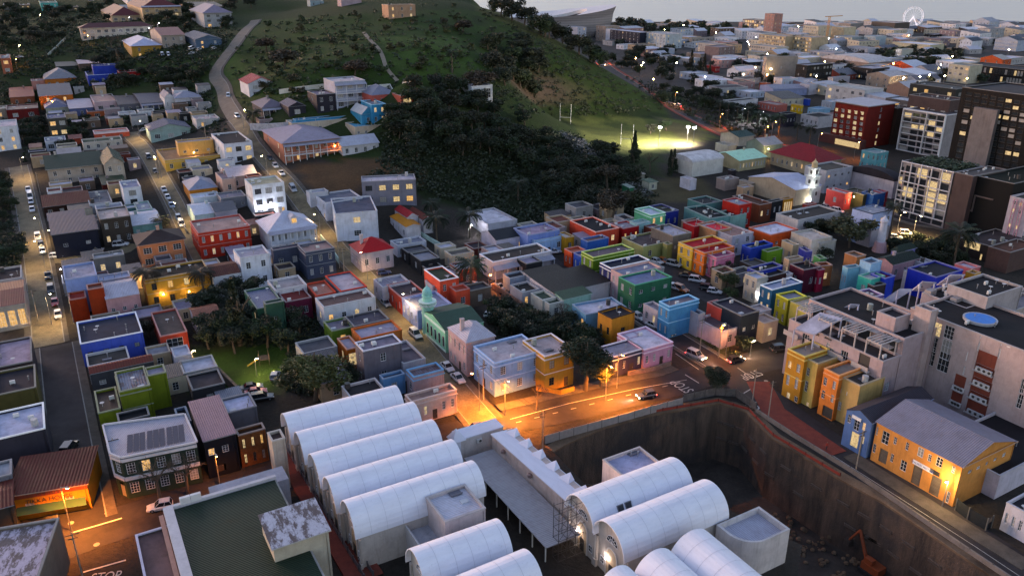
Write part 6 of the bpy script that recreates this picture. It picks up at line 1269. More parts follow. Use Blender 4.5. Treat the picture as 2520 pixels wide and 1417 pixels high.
# courtyard box beside the fifth vault
a = U(*PX('D2',1165,1150),5); t = thing('courtyard', 'white walled courtyard with gravel and pot plants beside the ribbed cube', 'courtyard', (*U(*PX('D2',1300,1222),5.2),0), R(30)); m = MB()
for q in ((0,.25,0,8.5),(0,7,0,.25),(0,7,8.25,8.5)): m.box(*q,-1,5.2)
m.build('wall', M_WALL, t, (.5,.46,.45)); m = MB(); m.box(.3,7,.3,8.2,3.9,4.0); m.build('gravel_floor', M_CONC, t, (.4,.39,.42))
# rounded white block
a = U(*PX('D3',1868,962),6.0); b_ = U(*PX('D3',2215,812),6.0); c_ = U(*PX('D3',2478,992),6.0)
an = math.atan2(b_[1]-a[1], b_[0]-a[0]); lx = math.hypot(b_[0]-a[0], b_[1]-a[1]); ly = math.hypot(c_[0]-b_[0], c_[1]-b_[1])
t = thing('rounded_block', 'white plant block with one rounded wall and a ribbed sunken roof', 'building', (*a,0), an); rr = min(lx,ly)*.62
fp = [(0,0)]+[(rr-rr*math.cos(R(q)), -ly+rr-rr*math.sin(R(q))) for q in range(0,91,9)]+[(lx,-ly),(lx,0)]
fp = fp[::-1]; m = MB(); ins = [((x-lx/2)*.9+lx/2, (y+ly/2)*.9-ly/2) for x, y in fp]
n = len(fp)
fpr = fp[::-1]; insr = ins[::-1]
for i in range(n):
    p, q = fpr[i], fpr[(i+1)%n]; pi_, qi = insr[i], insr[(i+1)%n]
    m.quad((*p,-2),(*q,-2),(*q,6),(*p,6)); m.quad((*p,6),(*q,6),(*qi,6),(*pi_,6)); m.quad((*pi_,6),(*qi,6),(*qi,5),(*pi_,5))
m.build('wall', M_WALL, t, (.55,.50,.49)); m = MB(); m.poly([(x,y,5.1) for x,y in insr]); m.build('ribbed_roof', M_CORX, t, (.45,.45,.54))
# ---- green corrugated hall, stained roof, walkway
gp = U(*PX('P',418,1252),7.2); gq = U(*PX('P',655,1182),7.2); wg = math.hypot(gq[0]-gp[0], gq[1]-gp[1])+1.5; dg_ = 36
an = math.atan2(gq[1]-gp[1], gq[0]-gp[0]); o_ = (gp[0]+math.sin(an)*dg_, gp[1]-math.cos(an)*dg_)
t = thing('green_roofed_hall', 'large hall with a dark green corrugated roof and white parapets at the bottom', 'hall', (*o_, 0), an)
m = MB(); m.box(0,wg,0,dg_,-1,6.9); m.build('wall', M_WALL, t, (.36,.33,.30)); m = MB(); m.quad((.5,.5,6.95),(wg-.3,.5,6.95),(wg-.3,dg_-.3,7.1),(.5,dg_-.3,7.1)); m.build('roof', M_CORY, t, (.014,.032,.018))
m = MB(); m.box(-.9,.45,0,dg_+.2,6.9,7.6); m.box(-.5,wg,dg_-.1,dg_+.5,6.9,7.5); m.build('parapet', M_TRIM, t, (.5,.48,.5))
m = MB(); m.box(-1.6,-1.0,0,dg_,6.2,6.6); m.build('gutter_ledge', M_TRIM, t, (.38,.22,.18))
for k in range(2): ac(t, 2.2+k*1.5, dg_+.1, 7.4, R(180), 1.5); 
m = MB(); m.box(6,wg+2,dg_+.6,dg_+4.5,-1,6.0); m.build('rear_annexe', M_WALL, t, (.3,.32,.38))
gp = U(*PX('D1',492,925),8.0); t = house((gp[0]-30*math.cos(R(17))+25*math.sin(R(17)), gp[1]-30*math.sin(R(17))-25*math.cos(R(17)), 0), 30, 25, 8.0, R(17), '6a625c', 'Fb4a8b4', label='big flat roofed building with a streaky stained white roof at the bottom left', cat='building', seed=3, opts='m')
gp = U(*PX('D1',1190,1070),6.5); t = house((gp[0]+26*math.sin(R(30))-1, gp[1]-26*math.cos(R(30)), 0), 9.5, 26, 6.5, R(30), '5a5250', 'F7a6260', trim='b8b4c4', label='low building with a brown roof and white parapet left of the green hall', cat='building', seed=9)
# corner pub with chamfered corner
h_ = 8.0; pts_px = [(925,385),(1008,420),(1640,290),(1540,60),(865,150)]
W_ = [U(*PX('D1', *p), h_) for p in pts_px]; o_ = W_[0]
t = thing('corner_pub', 'dark green two storey corner pub with white bands and solar panels', 'pub', (*o_, 0)); Q = [(x-o_[0], y-o_[1]) for x, y in W_]
m = MB(); allo = []
def pubops(i):
    a, b = Q[i], Q[(i+1)%5]; l = math.hypot(b[0]-a[0], b[1]-a[1])
    if i == 0: return l, [(l/2-.6,l/2+.6,4.6,6.6,'win'),(l/2-.6,l/2+.6,.1,2.8,'door')]
    if i == 1: return l, [(l*(k+.5)/5-.65,l*(k+.5)/5+.65,z,z+2.0,'win') for k in range(5) for z in (4.5,.9)]
    return l, []
for i in range(5):
    a, b = Q[i], Q[(i+1)%5]; l, ops = pubops(i); ex = ((b[0]-a[0])/l, (b[1]-a[1])/l); facade(m, a, ex, l, -1, h_, ops); allo.append((a, ex, ops))
m.build('wall', M_WALL, t, (.018,.035,.024))
m = MB(); m.poly([(*q,h_-.3) for q in Q]); m.build('roof', M_CORX, t, (.36,.36,.44))
for z0, z1, nm in ((7.0,7.5,'cornice'),(3.5,4.1,'string_course'),(h_-.25,h_+.05,'parapet_coping')):
    m = MB()
    for i in (0,1,4) if nm != 'parapet_coping' else range(5):
        a, b = Q[i], Q[(i+1)%5]; l = math.hypot(b[0]-a[0], b[1]-a[1]); ex = ((b[0]-a[0])/l, (b[1]-a[1])/l); nn = (ex[1]*.25, -ex[0]*.25)
        p = [(a[0]+nn[0],a[1]+nn[1]),(b[0]+nn[0],b[1]+nn[1]),(b[0]-nn[0]*.1,b[1]-nn[1]*.1),(a[0]-nn[0]*.1,a[1]-nn[1]*.1)]; m.prism(p[::-1] if False else p, z0, z1)
    m.build(nm, M_TRIM, t, (.55,.52,.54))
for a, ex, ops in allo: fill_ops(t, a, ex, ops, True, 'sash', random.Random(2), .1, .5, (.25,.2,.15))
ex = ((Q[2][0]-Q[1][0]), (Q[2][1]-Q[1][1])); l = math.hypot(*ex); ex = (ex[0]/l, ex[1]/l); ey = (-ex[1], ex[0])
for k in range(3):
    m = MB()
    for i in range(3):
        for j in range(6):
            x = .9+k*3.0+i*.92; y = 1.0+j*.92; P_ = lambda u, v, z: (Q[1][0]+ex[0]*u+ey[0]*v, Q[1][1]+ex[1]*u+ey[1]*v, z)
            m.quad(P_(x,y,7.85),P_(x+.86,y,7.85),P_(x+.86,y+.86,8.05),P_(x,y+.86,8.05))
    m.build('solar_panel', simple('solar_cells_%d' % k, (.12,.09,.10), .25, var=.3) if k == 0 else MATS['solar_cells_0'] if 'solar_cells_0' in MATS else M_GLASS, t)
# mint minaret on the street corner of the mosque
def minaret(px, py, z0, label, col, prof, lit_=False, n=10, rail=None, arches=None):
    X, Y, z = G(px, py); t = thing('minaret', label, 'minaret', (X, Y, z))
    parts = prof
    for nm, p, c in parts: m = MB(); m.lathe((0,0,0), p, n); m.build(nm, M_WALL, t, c)
    return t
mint = (.25,.58,.48)
X, Y = U(*PX('C2',1940,500), 5.5)
t = thing('minaret', 'mint green minaret with a railed balcony and bulbous dome', 'minaret', (X, Y, 0))
for nm, p, c in [('shaft', [(0,1.35),(6.6,1.35),(6.7,1.6),(7.4,1.6)], mint), ('balcony', [(7.4,2.1),(7.6,2.15),(7.62,1.7)], (.6,.75,.7)), ('lantern', [(7.6,1.15),(9.4,1.1),(9.5,1.3),(9.7,1.3),(9.8,1.0)], mint), ('dome', [(9.7,.95),(10.3,1.15),(10.9,1.05),(11.5,.6),(11.9,.15),(12.6,.03)], (.22,.58,.55))]:
    m = MB(); m.lathe((0,0,0), p, 12); m.build(nm, M_WALL, t, c)
m = MB()
for k in range(16): a = k*math.pi/8; m.box(2.0*math.cos(a)-.05,2.0*math.cos(a)+.05,2.0*math.sin(a)-.05,2.0*math.sin(a)+.05,7.6,8.3)
m.lathe((0,0,8.25),[(0,2.1),(.08,2.1),(.09,1.95)],16); m.build('railing', M_TRIM, t, (.6,.75,.7))
X, Y, z = G(*PX('B4',620,565))
t = thing('minaret', 'tall white floodlit square minaret with a gilded top', 'minaret', (X, Y, z), R(30)); wht = (.55,.57,.55)
m = MB(); m.box(-2.3,2.3,-2.3,2.3,0,6); m.box(-1.7,1.7,-1.7,1.7,6,9.5); m.box(-2.0,2.0,-2.0,2.0,9.5,10.0); m.box(-1.3,1.3,-1.3,1.3,10,12.6); m.box(-1.6,1.6,-1.6,1.6,12.6,12.9); m.build('tower', M_WALL, t, wht)
for z0 in (3, 7.2, 10.6):
    for ang in (0, -90):
        m = MB(); w2 = .5; m.box(-w2,w2,-.03,0,0,1.4); r_ = {3:2.3,7.2:1.7,10.6:1.3}[z0]; q = R(ang); loc = (0,-r_-.01,z0) if ang == 0 else (-r_-.01,0,z0); m.build('opening_shade_panel', M_FRAMED, t, None, loc, q)  # dark panels on the faces stand in for shade inside the openings
m = MB(); m.lathe((0,0,12.9),[(0,1.1),(1.3,1.0),(1.5,1.15),(2.0,.9),(2.5,.3),(3.2,.05)],12); m.build('lantern_dome', M_WALL, t, (.6,.45,.25))
for dx, dy, zz in ((-2.9,-2.2,1.5),(-2.4,-2.6,7),(-2,-2,11)):
    l = bpy.data.lights.new('floodlight', 'POINT'); l.energy = 90; l.color = (.8,1,.85); l.shadow_soft_size = .2; link('floodlight', l, t, None, (dx,dy,zz))
X, Y, z = G(*PX('B4',1235,1000))
t = thing('minaret', 'white tapering minaret on a pink base leaning beside the dark green roof', 'minaret', (X, Y, 0)); m = MB(); m.lathe((0,0,0),[(0,2.2),(3.0,1.6),(3.1,1.3)],10); m.build('base', M_WALL, t, (.45,.28,.30)); m = MB(); m.lathe((0,0,3),[(0,1.25),(6,.95),(6.4,1.15),(6.9,1.1),(7.4,.6),(8.3,.05)],12); m.build('shaft', M_WALL, t, (.55,.55,.62))
# mosque windows on the street side
o = byl['mint green mosque with a dark green gabled roof and arched windows']; dd = DIM[o.name][1]
m0 = MB(); k = 10; pts_ = [(.55*math.cos(math.pi*i/k), 2.2+.55*math.sin(math.pi*i/k)) for i in range(k+1)]+[(-.55,0),(.55,0)]
m0.poly([(x,-.03,z) for x, z in pts_][::-1]); AR = m0.mesh('arched_window', M_FRAME); m1 = MB(); m1.poly([(x*.78,-.06,z*.92+.1) for x, z in pts_][::-1]); AP = m1.mesh('pane', M_GLASS)
for i in range(6):
    y = dd*(i+.5)/6; a_ = link('arched_window', AR, o, None, (-.02,y,1.2), R(-90)); link('pane', AP, a_)
m = MB(); m.box(-.12,-.01,0,dd,4.9,5.5); m.box(-.08,-.01,0,dd,.0,.7); m.build('facade_band', M_TRIM, o, (.55,.75,.66))
# ---------------------------------------------------------------- the lower city towards the sea
T6 = '''
A3 | 1420,290 1170,262 1425,275 | 15 | 2c3040 Fb0b4c4 | -/5x8 | dark slate apartment block with a pale roof edge behind the hill | w=16 cat=apartment_block
A3 | 1175,262 1165,262 1200,258 | 15 | b0b4c0 Fb0b4c4 | 5x1 | white end slab of the dark slate apartment block | cat=apartment_block d=12
A3 | 1115,235 1080,225 1190,225 | 17 | 9a8a80 F9a9088 | 5x3/5x2 | tall beige block left of the dark slate apartments | cat=apartment_block
A3 | 870,245 865,230 930,240 | 14 | a8aab4 F9a9ca4 | 4x2 | small white block just showing over the hill trees | cat=apartment_block
A3 | 1650,305 1490,285 1720,290 | 15 | a8b0b4 Fa0a0a4 | 5x3/5x7 | pale aqua white apartments with lit stair windows | lit=.35 cat=apartment_block
A3 | 1480,290 1415,285 1490,285 | 14 | 9a9498 F8a8888 | 5x1/5x3 | narrow grey block between the slate and aqua white apartments | cat=apartment_block
A3 | 1880,340 1720,345 2060,318 | 8 | 9a9088 F8a8888 | 2x8b | long low beige offices behind the tall dark tree | lit=.3
A3 | 2090,395 1910,380 2110,390 | 13 | a8a098 F9a9494 | -/4x9 | cream white balconied flats right of the tall dark tree | w=14 lit=.2 cat=apartment_block
A3 | 2120,420 2100,400 2215,405 | 13 | 7a6c6c F8a8088 | 4x4 | mauve brown flats next to the cream white flats | cat=apartment_block
A3 | 1960,480 1740,470 2120,470 | 6 | 8a8078 F9a9aa4 | 2x8b | low tan row with lit doors below the cream white flats | lit=.3
A3 | 2480,500 2210,500 2519,490 | 9 | b4aca0 Fc4c4cc | -/2x8b | big white roofed office with ribbed glass front | w=18 lit=.3 cat=office_block
A3 | 2030,690 1885,665 2030,690 | 5 | b0b4c0 Fb4b8c4 | -/1x8 | low white house with a row of blue windows below the cypress trees | w=14
A3 | 2230,900 2215,880 2425,875 | 6 | b8b8bc F3a383c | 1x5 | white box building with a dark flat roof beside the palms | w=22
A3 | 2090,590 2000,620 2150,590 | 5 | 9a2c2c F8a3030 | 1x4 | low building with red walls among the cypress trees |
A4 | 310,125 225,120 312,120 | 30 | a08078 F9a8a84 | 7x2/7x3n | pinkish brown hospital tower near the waterfront | w=14 cat=tower
A4 | 235,185 40,170 240,180 | 17 | 7a706c F9a9a94 | -/4x10w | broad grey brown hospital wing with ribbon windows | w=20 lit=.5 cat=hospital
A4 | 1378,205 1000,200 1385,203 | 14 | 5a5450 Fb0a8a4 | -/1x22 | long ribbed warehouse block by the sea beside the big wheel | w=30 cat=warehouse curt=0
A4 | 985,210 845,205 1000,205 | 12 | 8a8480 Fb0b0b0 | -/2x8 | shorter beige ribbed block left of the long ribbed warehouse | w=26 cat=warehouse
A4 | 930,245 690,240 935,240 | 17 | b4a890 Fb4b4b4 | -/4x12 | long cream hotel with four rows of small lit windows | w=20 lit=.35 cat=hotel
A4 | 700,235 570,225 760,225 | 19 | b8ac98 Fb0a8a0 | 5x3/5x7 | cream hotel tower left of the long cream hotel | cat=hotel
A4 | 640,335 420,315 650,330 | 17 | a89880 F9a9490 | -/5x9b | sand coloured arcaded flats, right half of the pair | w=24 lit=.35 cat=apartment_block
A4 | 410,325 60,310 415,320 | 17 | a89880 F9a9490 | -/5x14b | sand coloured arcaded flats, long left half of the pair | w=24 lit=.25 cat=apartment_block
A4 | 1000,330 700,325 1010,325 | 11 | 8a9498 F8a9094 | -/3x10b | blue grey glass offices behind the orange crane | w=20 lit=.3 cat=office_block
A4 | 1205,325 1050,320 1210,318 | 12 | 9aa8b0 Fa0a8b0 | -/3x8 | pale sky blue waterfront block with a flat roof | w=18 lit=.2
A4 | 1440,310 1290,300 1445,305 | 9 | b0b4bc Fb4b8c0 | -/3x8 | white stuccoed terrace below the big wheel | w=18
A4 | 1560,335 1480,330 1630,325 | 8 | a89a90 Fa09a94 | 2x4/2x4 | beige villa block right of the white stuccoed terrace |
A4 | 1690,400 1080,390 1700,395 | 11 | a8a490 Fc8cad4 | -/2x24 | very long glazed pavilion with a white flat roof and yellow lights | w=22 lit=.7 cat=pavilion
A4 | 2465,360 2060,360 2470,350 | 11 | 9aa4b4 G3a4658 | -/3x20 | long blue grey quayside hotel with a slate roof | w=16 lit=.6 cat=hotel ov=.3
A4 | 2060,365 1985,355 2080,360 | 12 | b4bac4 G3a4658 | -/3x4 | white gabled end wing of the quayside hotel | w=18 
A4 | 820,245 560,290 830,290 | skip
A4 | 1440,440 1180,450 1450,430 | 11 | a8a8a0 F8a9098 | -/3x8b | white balconied flats with grey curved roofs before the tree belt | w=16 lit=.1
A4 | 1140,430 830,420 1150,420 | 9 | a0a0a8 F9a9aa0 | -/2x8b | white stepped houses with dark roofs left of the tree belt | w=16
A4 | 840,470 590,450 850,465 | 8 | 9a9ca4 F8a8c94 | -/2x7b | grey white modern terrace with one cobalt blue wall | w=14
A4 | 540,475 430,435 560,440 | 7 | b4b4bc Fb4b4b8 | -/2x4b | white modern houses with a bright blue end wall | w=12
A4 | 330,420 0,400 340,410 | 10 | b0a89c F9a9894 | -/3x12b | row of cream flats in front of the sand coloured arcades | w=16 lit=.2
A4 | 200,500 0,490 205,490 | 9 | a8a098 Fb4b8c4 | -/2x8b | white topped offices above the striped brown tower | w=18
A4 | 240,505 185,500 520,520 | 17 | 9a9088 F6a6058 | 1x1/5x3 | striped brown and white slab tower in the middle city | a=10 lit=.1 cat=tower w=26
A4 | 600,580 415,575 860,565 | 14 | 2a2826 F8a8a94 | 3x8b/3x5b | black glazed office block with lit top corner | lit=.15 cat=office_block st=dark
A4 | 1180,610 880,600 1190,600 | 9 | 26262a F9a9aa4 | -/2x9b | low black office wing with a pale flat roof | w=20 cat=office_block st=dark
A4 | 1140,560 760,510 1145,560 | 7 | 8a7c74 Vb8b4b4 | -/- | market hall with a broad curved pale roof | rise=4 w=30 cat=hall
A4 | 1550,600 1290,570 1580,590 | 6 | a05030 Gc0c4d0 | -/1x6 | orange gabled hall with a white roof before the tree belt | w=20 rise=4 cat=hall
A4 | 2330,530 2270,500 2380,520 | 8 | b05a30 Gb0a8a0 | 2x2/2x2 | orange round gabled house at the right of the tree belt | rise=3
A4 | 2519,620 1890,575 2540,610 | 11 | 14161a F3a3c42 | -/2x20w | long black glass office building at the far right | w=24 lit=.08 cat=office_block st=dark
A4 | 2040,585 1870,565 2060,570 | 13 | a8a494 F8a8a84 | -/3x4b | white concrete frame building beside the long black offices | w=16
A4 | 1110,800 840,745 1120,790 | 9.5 | b0b0b0 Fa8a8a4 | 2x1b/2x5b | white office with a covered roof terrace and big square windows | w=18 lit=.12 cat=office_block
A4 | 1330,680 1180,650 1540,670 | 9 | 9a8c80 Gb0acb0 | 2x6/2x3 | rough row of brick and white lofts with gabled roofs | rise=2.5
A4 | 1500,780 1350,750 1620,760 | 9 | 8a7468 Gb4b0b4 | 2x6 | terracotta and white lofts with many dormers | rise=3
A4 | 1480,800 1280,790 1500,780 | 5.5 | a8a8ac Fb0b0b8 | -/1x8 | white long shop row before the blue white roofed flats | w=12
A4 | 830,690 610,700 850,690 | 7 | a09aa0 F9a98a4 | -/2x7 | pale grey row house block with white windows and flat roof | w=18
A4 | 620,750 565,735 660,730 | 7 | b0aeb4 Fa8a4ac | 1x1/2x4 | white cube house with two rows of dark windows in the middle city | w=16
A4 | 1310,880 1110,830 1320,870 | 6 | b4b4bc Sb4b4bc | -/1x9 | white lean roofed warehouse behind the red brick tower | w=16 cat=warehouse
A4 | 300,790 300,750 560,820 | 4.5 | 9098b4 G8a8c9c | -/- | row of pale gabled cottages in the middle city | a=8 w=24 rise=1.6
A4 | 545,935 410,925 600,945 | 5 | c4a01c Fa08c60 | 1x1/1x3 | lemon yellow house in the small coloured row | 
A4 | 610,880 505,870 640,880 | 4 | 2450a4 F2450a0 | - | bright blue flat shed above the lemon yellow house |
A4 | 700,970 550,960 720,960 | 5 | 7fa8c0 F7a9ab0 | -/1x3 | powder blue house right of the lemon yellow house | w=10
A4 | 330,930 125,905 420,930 | 4.4 | b06a60 F9a8a88 | -/1x6 | salmon pink row houses left of the lemon yellow house | w=9
A4 | 820,905 640,900 830,900 | 5 | 9aa4b0 Fa8b0bc | -/1x4 | white and blue trimmed corner house in the small coloured row | w=12
A4 | 700,1040 555,1010 705,1030 | 6 | b0b0b4 F26262a | -/1x4 | white house with a black roof among the palms | w=14
A4 | 420,1010 320,1000 560,1010 | 7 | 2c2a38 F26262c | 1x3/1x2 | black violet house beside the palms |
A4 | 820,1010 700,1010 830,1000 | 6 | 8a5a58 F9a8c8c | -/2x3 | dusty rose house left of the red brick tower | w=12
A4 | 240,740 180,730 300,740 | 5 | a05028 F8a5a48 | 1x2/1x2 | orange lit corner house at the hillside road | lit=.6
'''
T6 = '\n'.join(l for l in T6.split('\n') if 'skip' not in l).replace('curt=0','')
table(T6, split=False, plit=.06)
# stadium bowl
X, Y = U(1418, 92); 
def stadium():
    t = thing('stadium', 'huge pale stadium bowl with a sweeping oval rim behind the hill', 'stadium', (X-28, Y+30, 0), R(8))
    a, b = 78, 60; n = 72; m = MB(); prof = [(0,.86),(.25,.93),(.5,.97),(.75,.985),(1.0,1.03)]
    def rim(i): c = math.cos(2*math.pi*i/n); return 21+15*((1+c)/2)**2+4*((1-c)/2)**2
    P_ = [[(a*s_*math.cos(2*math.pi*i/n), b*s_*math.sin(2*math.pi*i/n), rim(i)*u) for i in range(n)] for u, s_ in prof]
    for j in range(4):
        for i in range(n): m.quad(P_[j][i], P_[j][(i+1)%n], P_[j+1][(i+1)%n], P_[j+1][i])
    m.build('facade', MATS['stadium_mesh'], t, (.26,.235,.24))
    m = MB()
    for i in range(n):
        q = lambda s_, d, k: (a*s_*math.cos(2*math.pi*k/n), b*s_*math.sin(2*math.pi*k/n), rim(k)-d)
        m.quad(q(1.03,0,i),q(1.03,0,i+1),q(.55,5,i+1),q(.55,5,i)); m.quad(q(.55,5,i),q(.55,5,i+1),q(.55,9,i+1),q(.55,9,i))
    m.build('roof_ring', M_TRIM, t, (.62,.60,.60))
    m = MB()
    for i in range(n): m.quad(q_(a*.55,b*.55,12,i,n), q_(a*.55,b*.55,12,i+1,n), q_(a*.35,b*.3,1,i+1,n), q_(a*.35,b*.3,1,i,n))
    m.build('seating', M_CONC, t, (.2,.18,.17))
def q_(a, b, z, k, n): return (a*math.cos(2*math.pi*k/n), b*math.sin(2*math.pi*k/n), z)
def stadmat():
    m, t, b = mat('stadium_mesh'); v, o, c = spaces(t); sp = N(t, 'ShaderNodeSeparateXYZ'); L(t, o, sp.inputs[0])
    mu = N(t, 'ShaderNodeMath', operation='MULTIPLY', i_1=2.2); L(t, sp.outputs[2], mu.inputs[0]); si = N(t, 'ShaderNodeMath', operation='SINE'); L(t, mu.outputs[0], si.inputs[0])
    L(t, mixc(t, ramp(t, si.outputs[0], [(.2,0.),(.5,.4)]), c, (.12,.11,.12)), b.inputs['Base Color']); b.inputs['Roughness'].default_value = .5
stadmat(); stadium()
# big wheel
X, Y = U(2242, 74); rw = 13
t = thing('ferris_wheel', 'white lit ferris wheel on the waterfront', 'ferris wheel', (X, Y, 0), R(-10))
m = MB()
for rr in (rw, rw*.86):
    for dy in (-.6, .6):
        for k in range(36): a0 = k*math.pi/18; a1 = a0+math.pi/18; m.tube((rr*math.cos(a0),dy,rw+4+rr*math.sin(a0)),(rr*math.cos(a1),dy,rw+4+rr*math.sin(a1)),.16,n=4)
m.build('rim', M_WHEEL if 'M_WHEEL' in globals() else simple('lit_wheel_steel', (.8,.8,.8), .5, emit=(.95,.95,1), es=.1), t)
m = MB()
for k in range(18): a0 = k*math.pi/9; m.tube((0,0,rw+4),(rw*math.cos(a0),0,rw+4+rw*math.sin(a0)),.1,n=4)
m.build('spokes', MATS['lit_wheel_steel'], t)
m = MB()
for dx in (-10,10):
    for dy in (-3,3): m.tube((dx,dy,0),(0,dy*.4,rw+4),.35,n=5)
m.build('support_legs', MATS['lit_wheel_steel'], t)
for k in range(18): a0 = k*math.pi/9; m = MB(); x, z = (rw+1)*math.cos(a0), rw+4+(rw+1)*math.sin(a0); m.box(x-.6,x+.6,-.6,.6,z-1.5,z-.2); m.build('cabin', M_TRIM, t, (.6,.6,.62))
# filler streets of the lower city, row by row
PAL = [('cream','b8ae9c'),('white','c8c8cc'),('pale grey','9a9a9c'),('sandy','a8947c'),('mauve','8a7c80'),('brown','6a5a50'),('charcoal','303034'),('brick red','7a4034'),('bluish white','a4acb8'),('dusty pink','a88884')]
ORD = ['first','second','third','fourth','fifth','sixth','seventh','eighth','ninth','tenth','eleventh','twelfth','thirteenth','fourteenth','fifteenth','sixteenth','seventeenth','eighteenth','nineteenth','twentieth','twenty first','twenty second','twenty third','twenty fourth','twenty fifth','twenty sixth']
ROWS = [(64,1560,2500,(3,6),'low row on the shore'),(71,1540,2510,(4,9),'row one back from the shore'),(80,1690,2520,(4,9),'row along the waterfront'),(88,1830,2520,(5,10),'row behind the waterfront row'),(97,1480,2520,(5,13),'row beside the sand arcades'),(108,1500,2520,(5,12),'row in front of the arcades'),(121,1520,2440,(4,10),'row beside the glazed pavilion'),(134,1560,2400,(4,9),'row before the glazed pavilion'),
 (148,1600,2300,(4,8),'row behind the striped slab tower'),(163,1640,2520,(4,8),'row through the middle city'),(180,1790,2480,(4,8),'row beside the black offices'),(198,1690,2340,(3.5,7),'row before the black offices'),(218,1730,2240,(3.5,6),'row by the roof terrace office'),(240,1760,2050,(3.5,6),'row behind the small coloured row'),(262,1820,1960,(3.5,5),'row by the lemon yellow house'),(92,1600,2520,(5,10),'second row behind the waterfront'),(114,1500,2520,(5,10),'narrow row before the arcades'),(141,1580,2350,(4,8),'second row before the glazed pavilion'),(171,1760,2400,(4,7),'second row through the middle city'),(189,1800,2400,(4,7),'second row beside the black offices'),(208,1760,2300,(3.5,6),'second row before the black offices')]
rnd = random.Random(11)
def ORD2(i):
    T_ = ['','','twenty','thirty','forty','fifty','sixty','seventy','eighty','ninety','hundred']; n = i+1
    if n <= 26: return ORD[i]
    return (T_[n//10]+' '+ORD[n%10-1]) if n % 10 else {30:'thirtieth',40:'fortieth',50:'fiftieth',60:'sixtieth',70:'seventieth',80:'eightieth',90:'ninetieth',100:'hundredth'}[n]
def free(x, y, r_):
    for fx, fy, w_, d_, an in FOOT:
        dx, dy = x-fx, y-fy
        if abs(dx)+abs(dy) > 130: continue
        c, s_ = math.cos(an), math.sin(an); u, v = dx*c+dy*s_, -dx*s_+dy*c
        if abs(u) < w_/2+r_ and abs(v) < d_/2+r_: return False
    return True
CITYROAD = [U(*p) for p in [(1470,140),(1490,165),(1560,210),(1640,255),(1730,300),(1800,335),(1990,372)]]
def nearroad(x, y, d):
    for a, b in zip(CITYROAD[:-1], CITYROAD[1:]):
        l2 = (b[0]-a[0])**2+(b[1]-a[1])**2; q = max(0, min(1, ((x-a[0])*(b[0]-a[0])+(y-a[1])*(b[1]-a[1]))/l2))
        if math.hypot(x-a[0]-q*(b[0]-a[0]), y-a[1]-q*(b[1]-a[1])) < d: return True
    return False
for yy, x0, x1, (h0, h1), rowname in ROWS:
    x = x0+rnd.uniform(0,15); k = 0
    while x < x1 and k < 44:
        y = yy+rnd.uniform(-3,3)*(yy/120); X, Y = U(x, y); dist = math.hypot(X, Y)
        w_ = rnd.uniform(11,26)*(1.3 if yy < 110 else 1); d_ = rnd.uniform(10,20)*(1.2 if yy < 110 else 1); stepx = (w_*.72+d_*.36+rnd.uniform(0,4))*FPX/dist
        if free(X, Y, max(w_, d_)*.45) and not nearroad(X, Y, 22) and Tf(X, Y) < 1.0:
            cn, ch = PAL[rnd.choices(range(10), (8,12,6,4,1,1,1,1,6,1))[0]]; h_ = rnd.uniform(h0, h1); s_ = max(1, int(h_/3)); kind = rnd.choice('FFFFGS')  # walls weighted pale, in place of haze over the distance
            rc = rnd.choice(['b4b4bc','c0c0cc','a0a0a8','d0d0d8','5a5658','6a6a74'])
            lab = '%s %s block, %s in the %s' % (cn, 'flat' if kind == 'F' else 'gabled', ORD2(k), rowname)
            nm = 'low_building' if h_ < 6 else 'city_block'
            house((X, Y, 0), w_, d_, h_, R(30+rnd.choice((0,0,-12,8))), ch, kind+rc, ('%dx%d' % (s_, max(2, int(w_/4))), '%dx%d' % (s_, max(2, int(d_/4))), '-'), lab, 'building', split=False, seed=k*31+int(yy), plit=.07, name=nm, ov=.2, clutter=False, group=rowname.replace('row', 'buildings of the row', 1))
            FOOT.append((X+E1[0]*w_/2+E2[0]*d_/2, Y+E1[1]*w_/2+E2[1]*d_/2, w_, d_, R(30))); k += 1
        x += stepx
# ---------------------------------------------------------------- filler yards between the houses
def short(l):
    for c in (' with ',' behind ',' beside ',' next ',' below ',' above ',' right of',' left of',' under ',' at the',' on the',' in the',' lit ',' before ',' facing ',' between ',' over ',' among ',' from ',' near ',' around ',' joined ',' against ',' to the'):
        i = l.find(c)
        if i > 8: l = l[:i]
    return ' '.join(l.split()[:8])
URB = [[(60,380),(320,400),(560,380),(700,470),(860,640),(1010,850),(1100,960),(860,1000),(230,1060),(160,900),(130,640)], [(950,640),(1200,620),(1560,470),(1800,430),(2180,470),(2330,640),(2480,700),(1900,770),(1640,780),(1290,740),(1150,780)], [(620,300),(960,350),(920,400),(680,400)], [(100,230),(520,230),(520,300),(120,330)]]
KEEP = [[(470,830),(740,830),(740,1030),(600,1030),(470,980)], [(1180,690),(1240,690),(1330,790),(1210,800)], [(1580,620),(1700,640),(1800,740),(1660,740)], [(640,325),(960,335),(980,400),(700,410)], [(730,400),(1020,400),(1000,480),(760,480)], [(1200,750),(1480,760),(1480,940),(1390,900),(1200,790)], [(450,700),(830,700),(860,880),(470,900)]]
STREETS = [S1, S1b, S2, S3, S4, S5, S7, S8, S8b, S10, S11]
def onstreet(x, y, d):
    for P in STREETS:
        for i in range(0, len(P)-1):
            a, b = P[i], P[i+1]
            if abs(a[0]-x) > 40 and abs(b[0]-x) > 40: continue
            l2 = (b[0]-a[0])**2+(b[1]-a[1])**2+1e-6; q = max(0, min(1, ((x-a[0])*(b[0]-a[0])+(y-a[1])*(b[1]-a[1]))/l2))
            if math.hypot(x-a[0]-q*(b[0]-a[0]), y-a[1]-q*(b[1]-a[1])) < d: return True
    return False
used = set(o['label'] for o in COL.objects if 'label' in o)
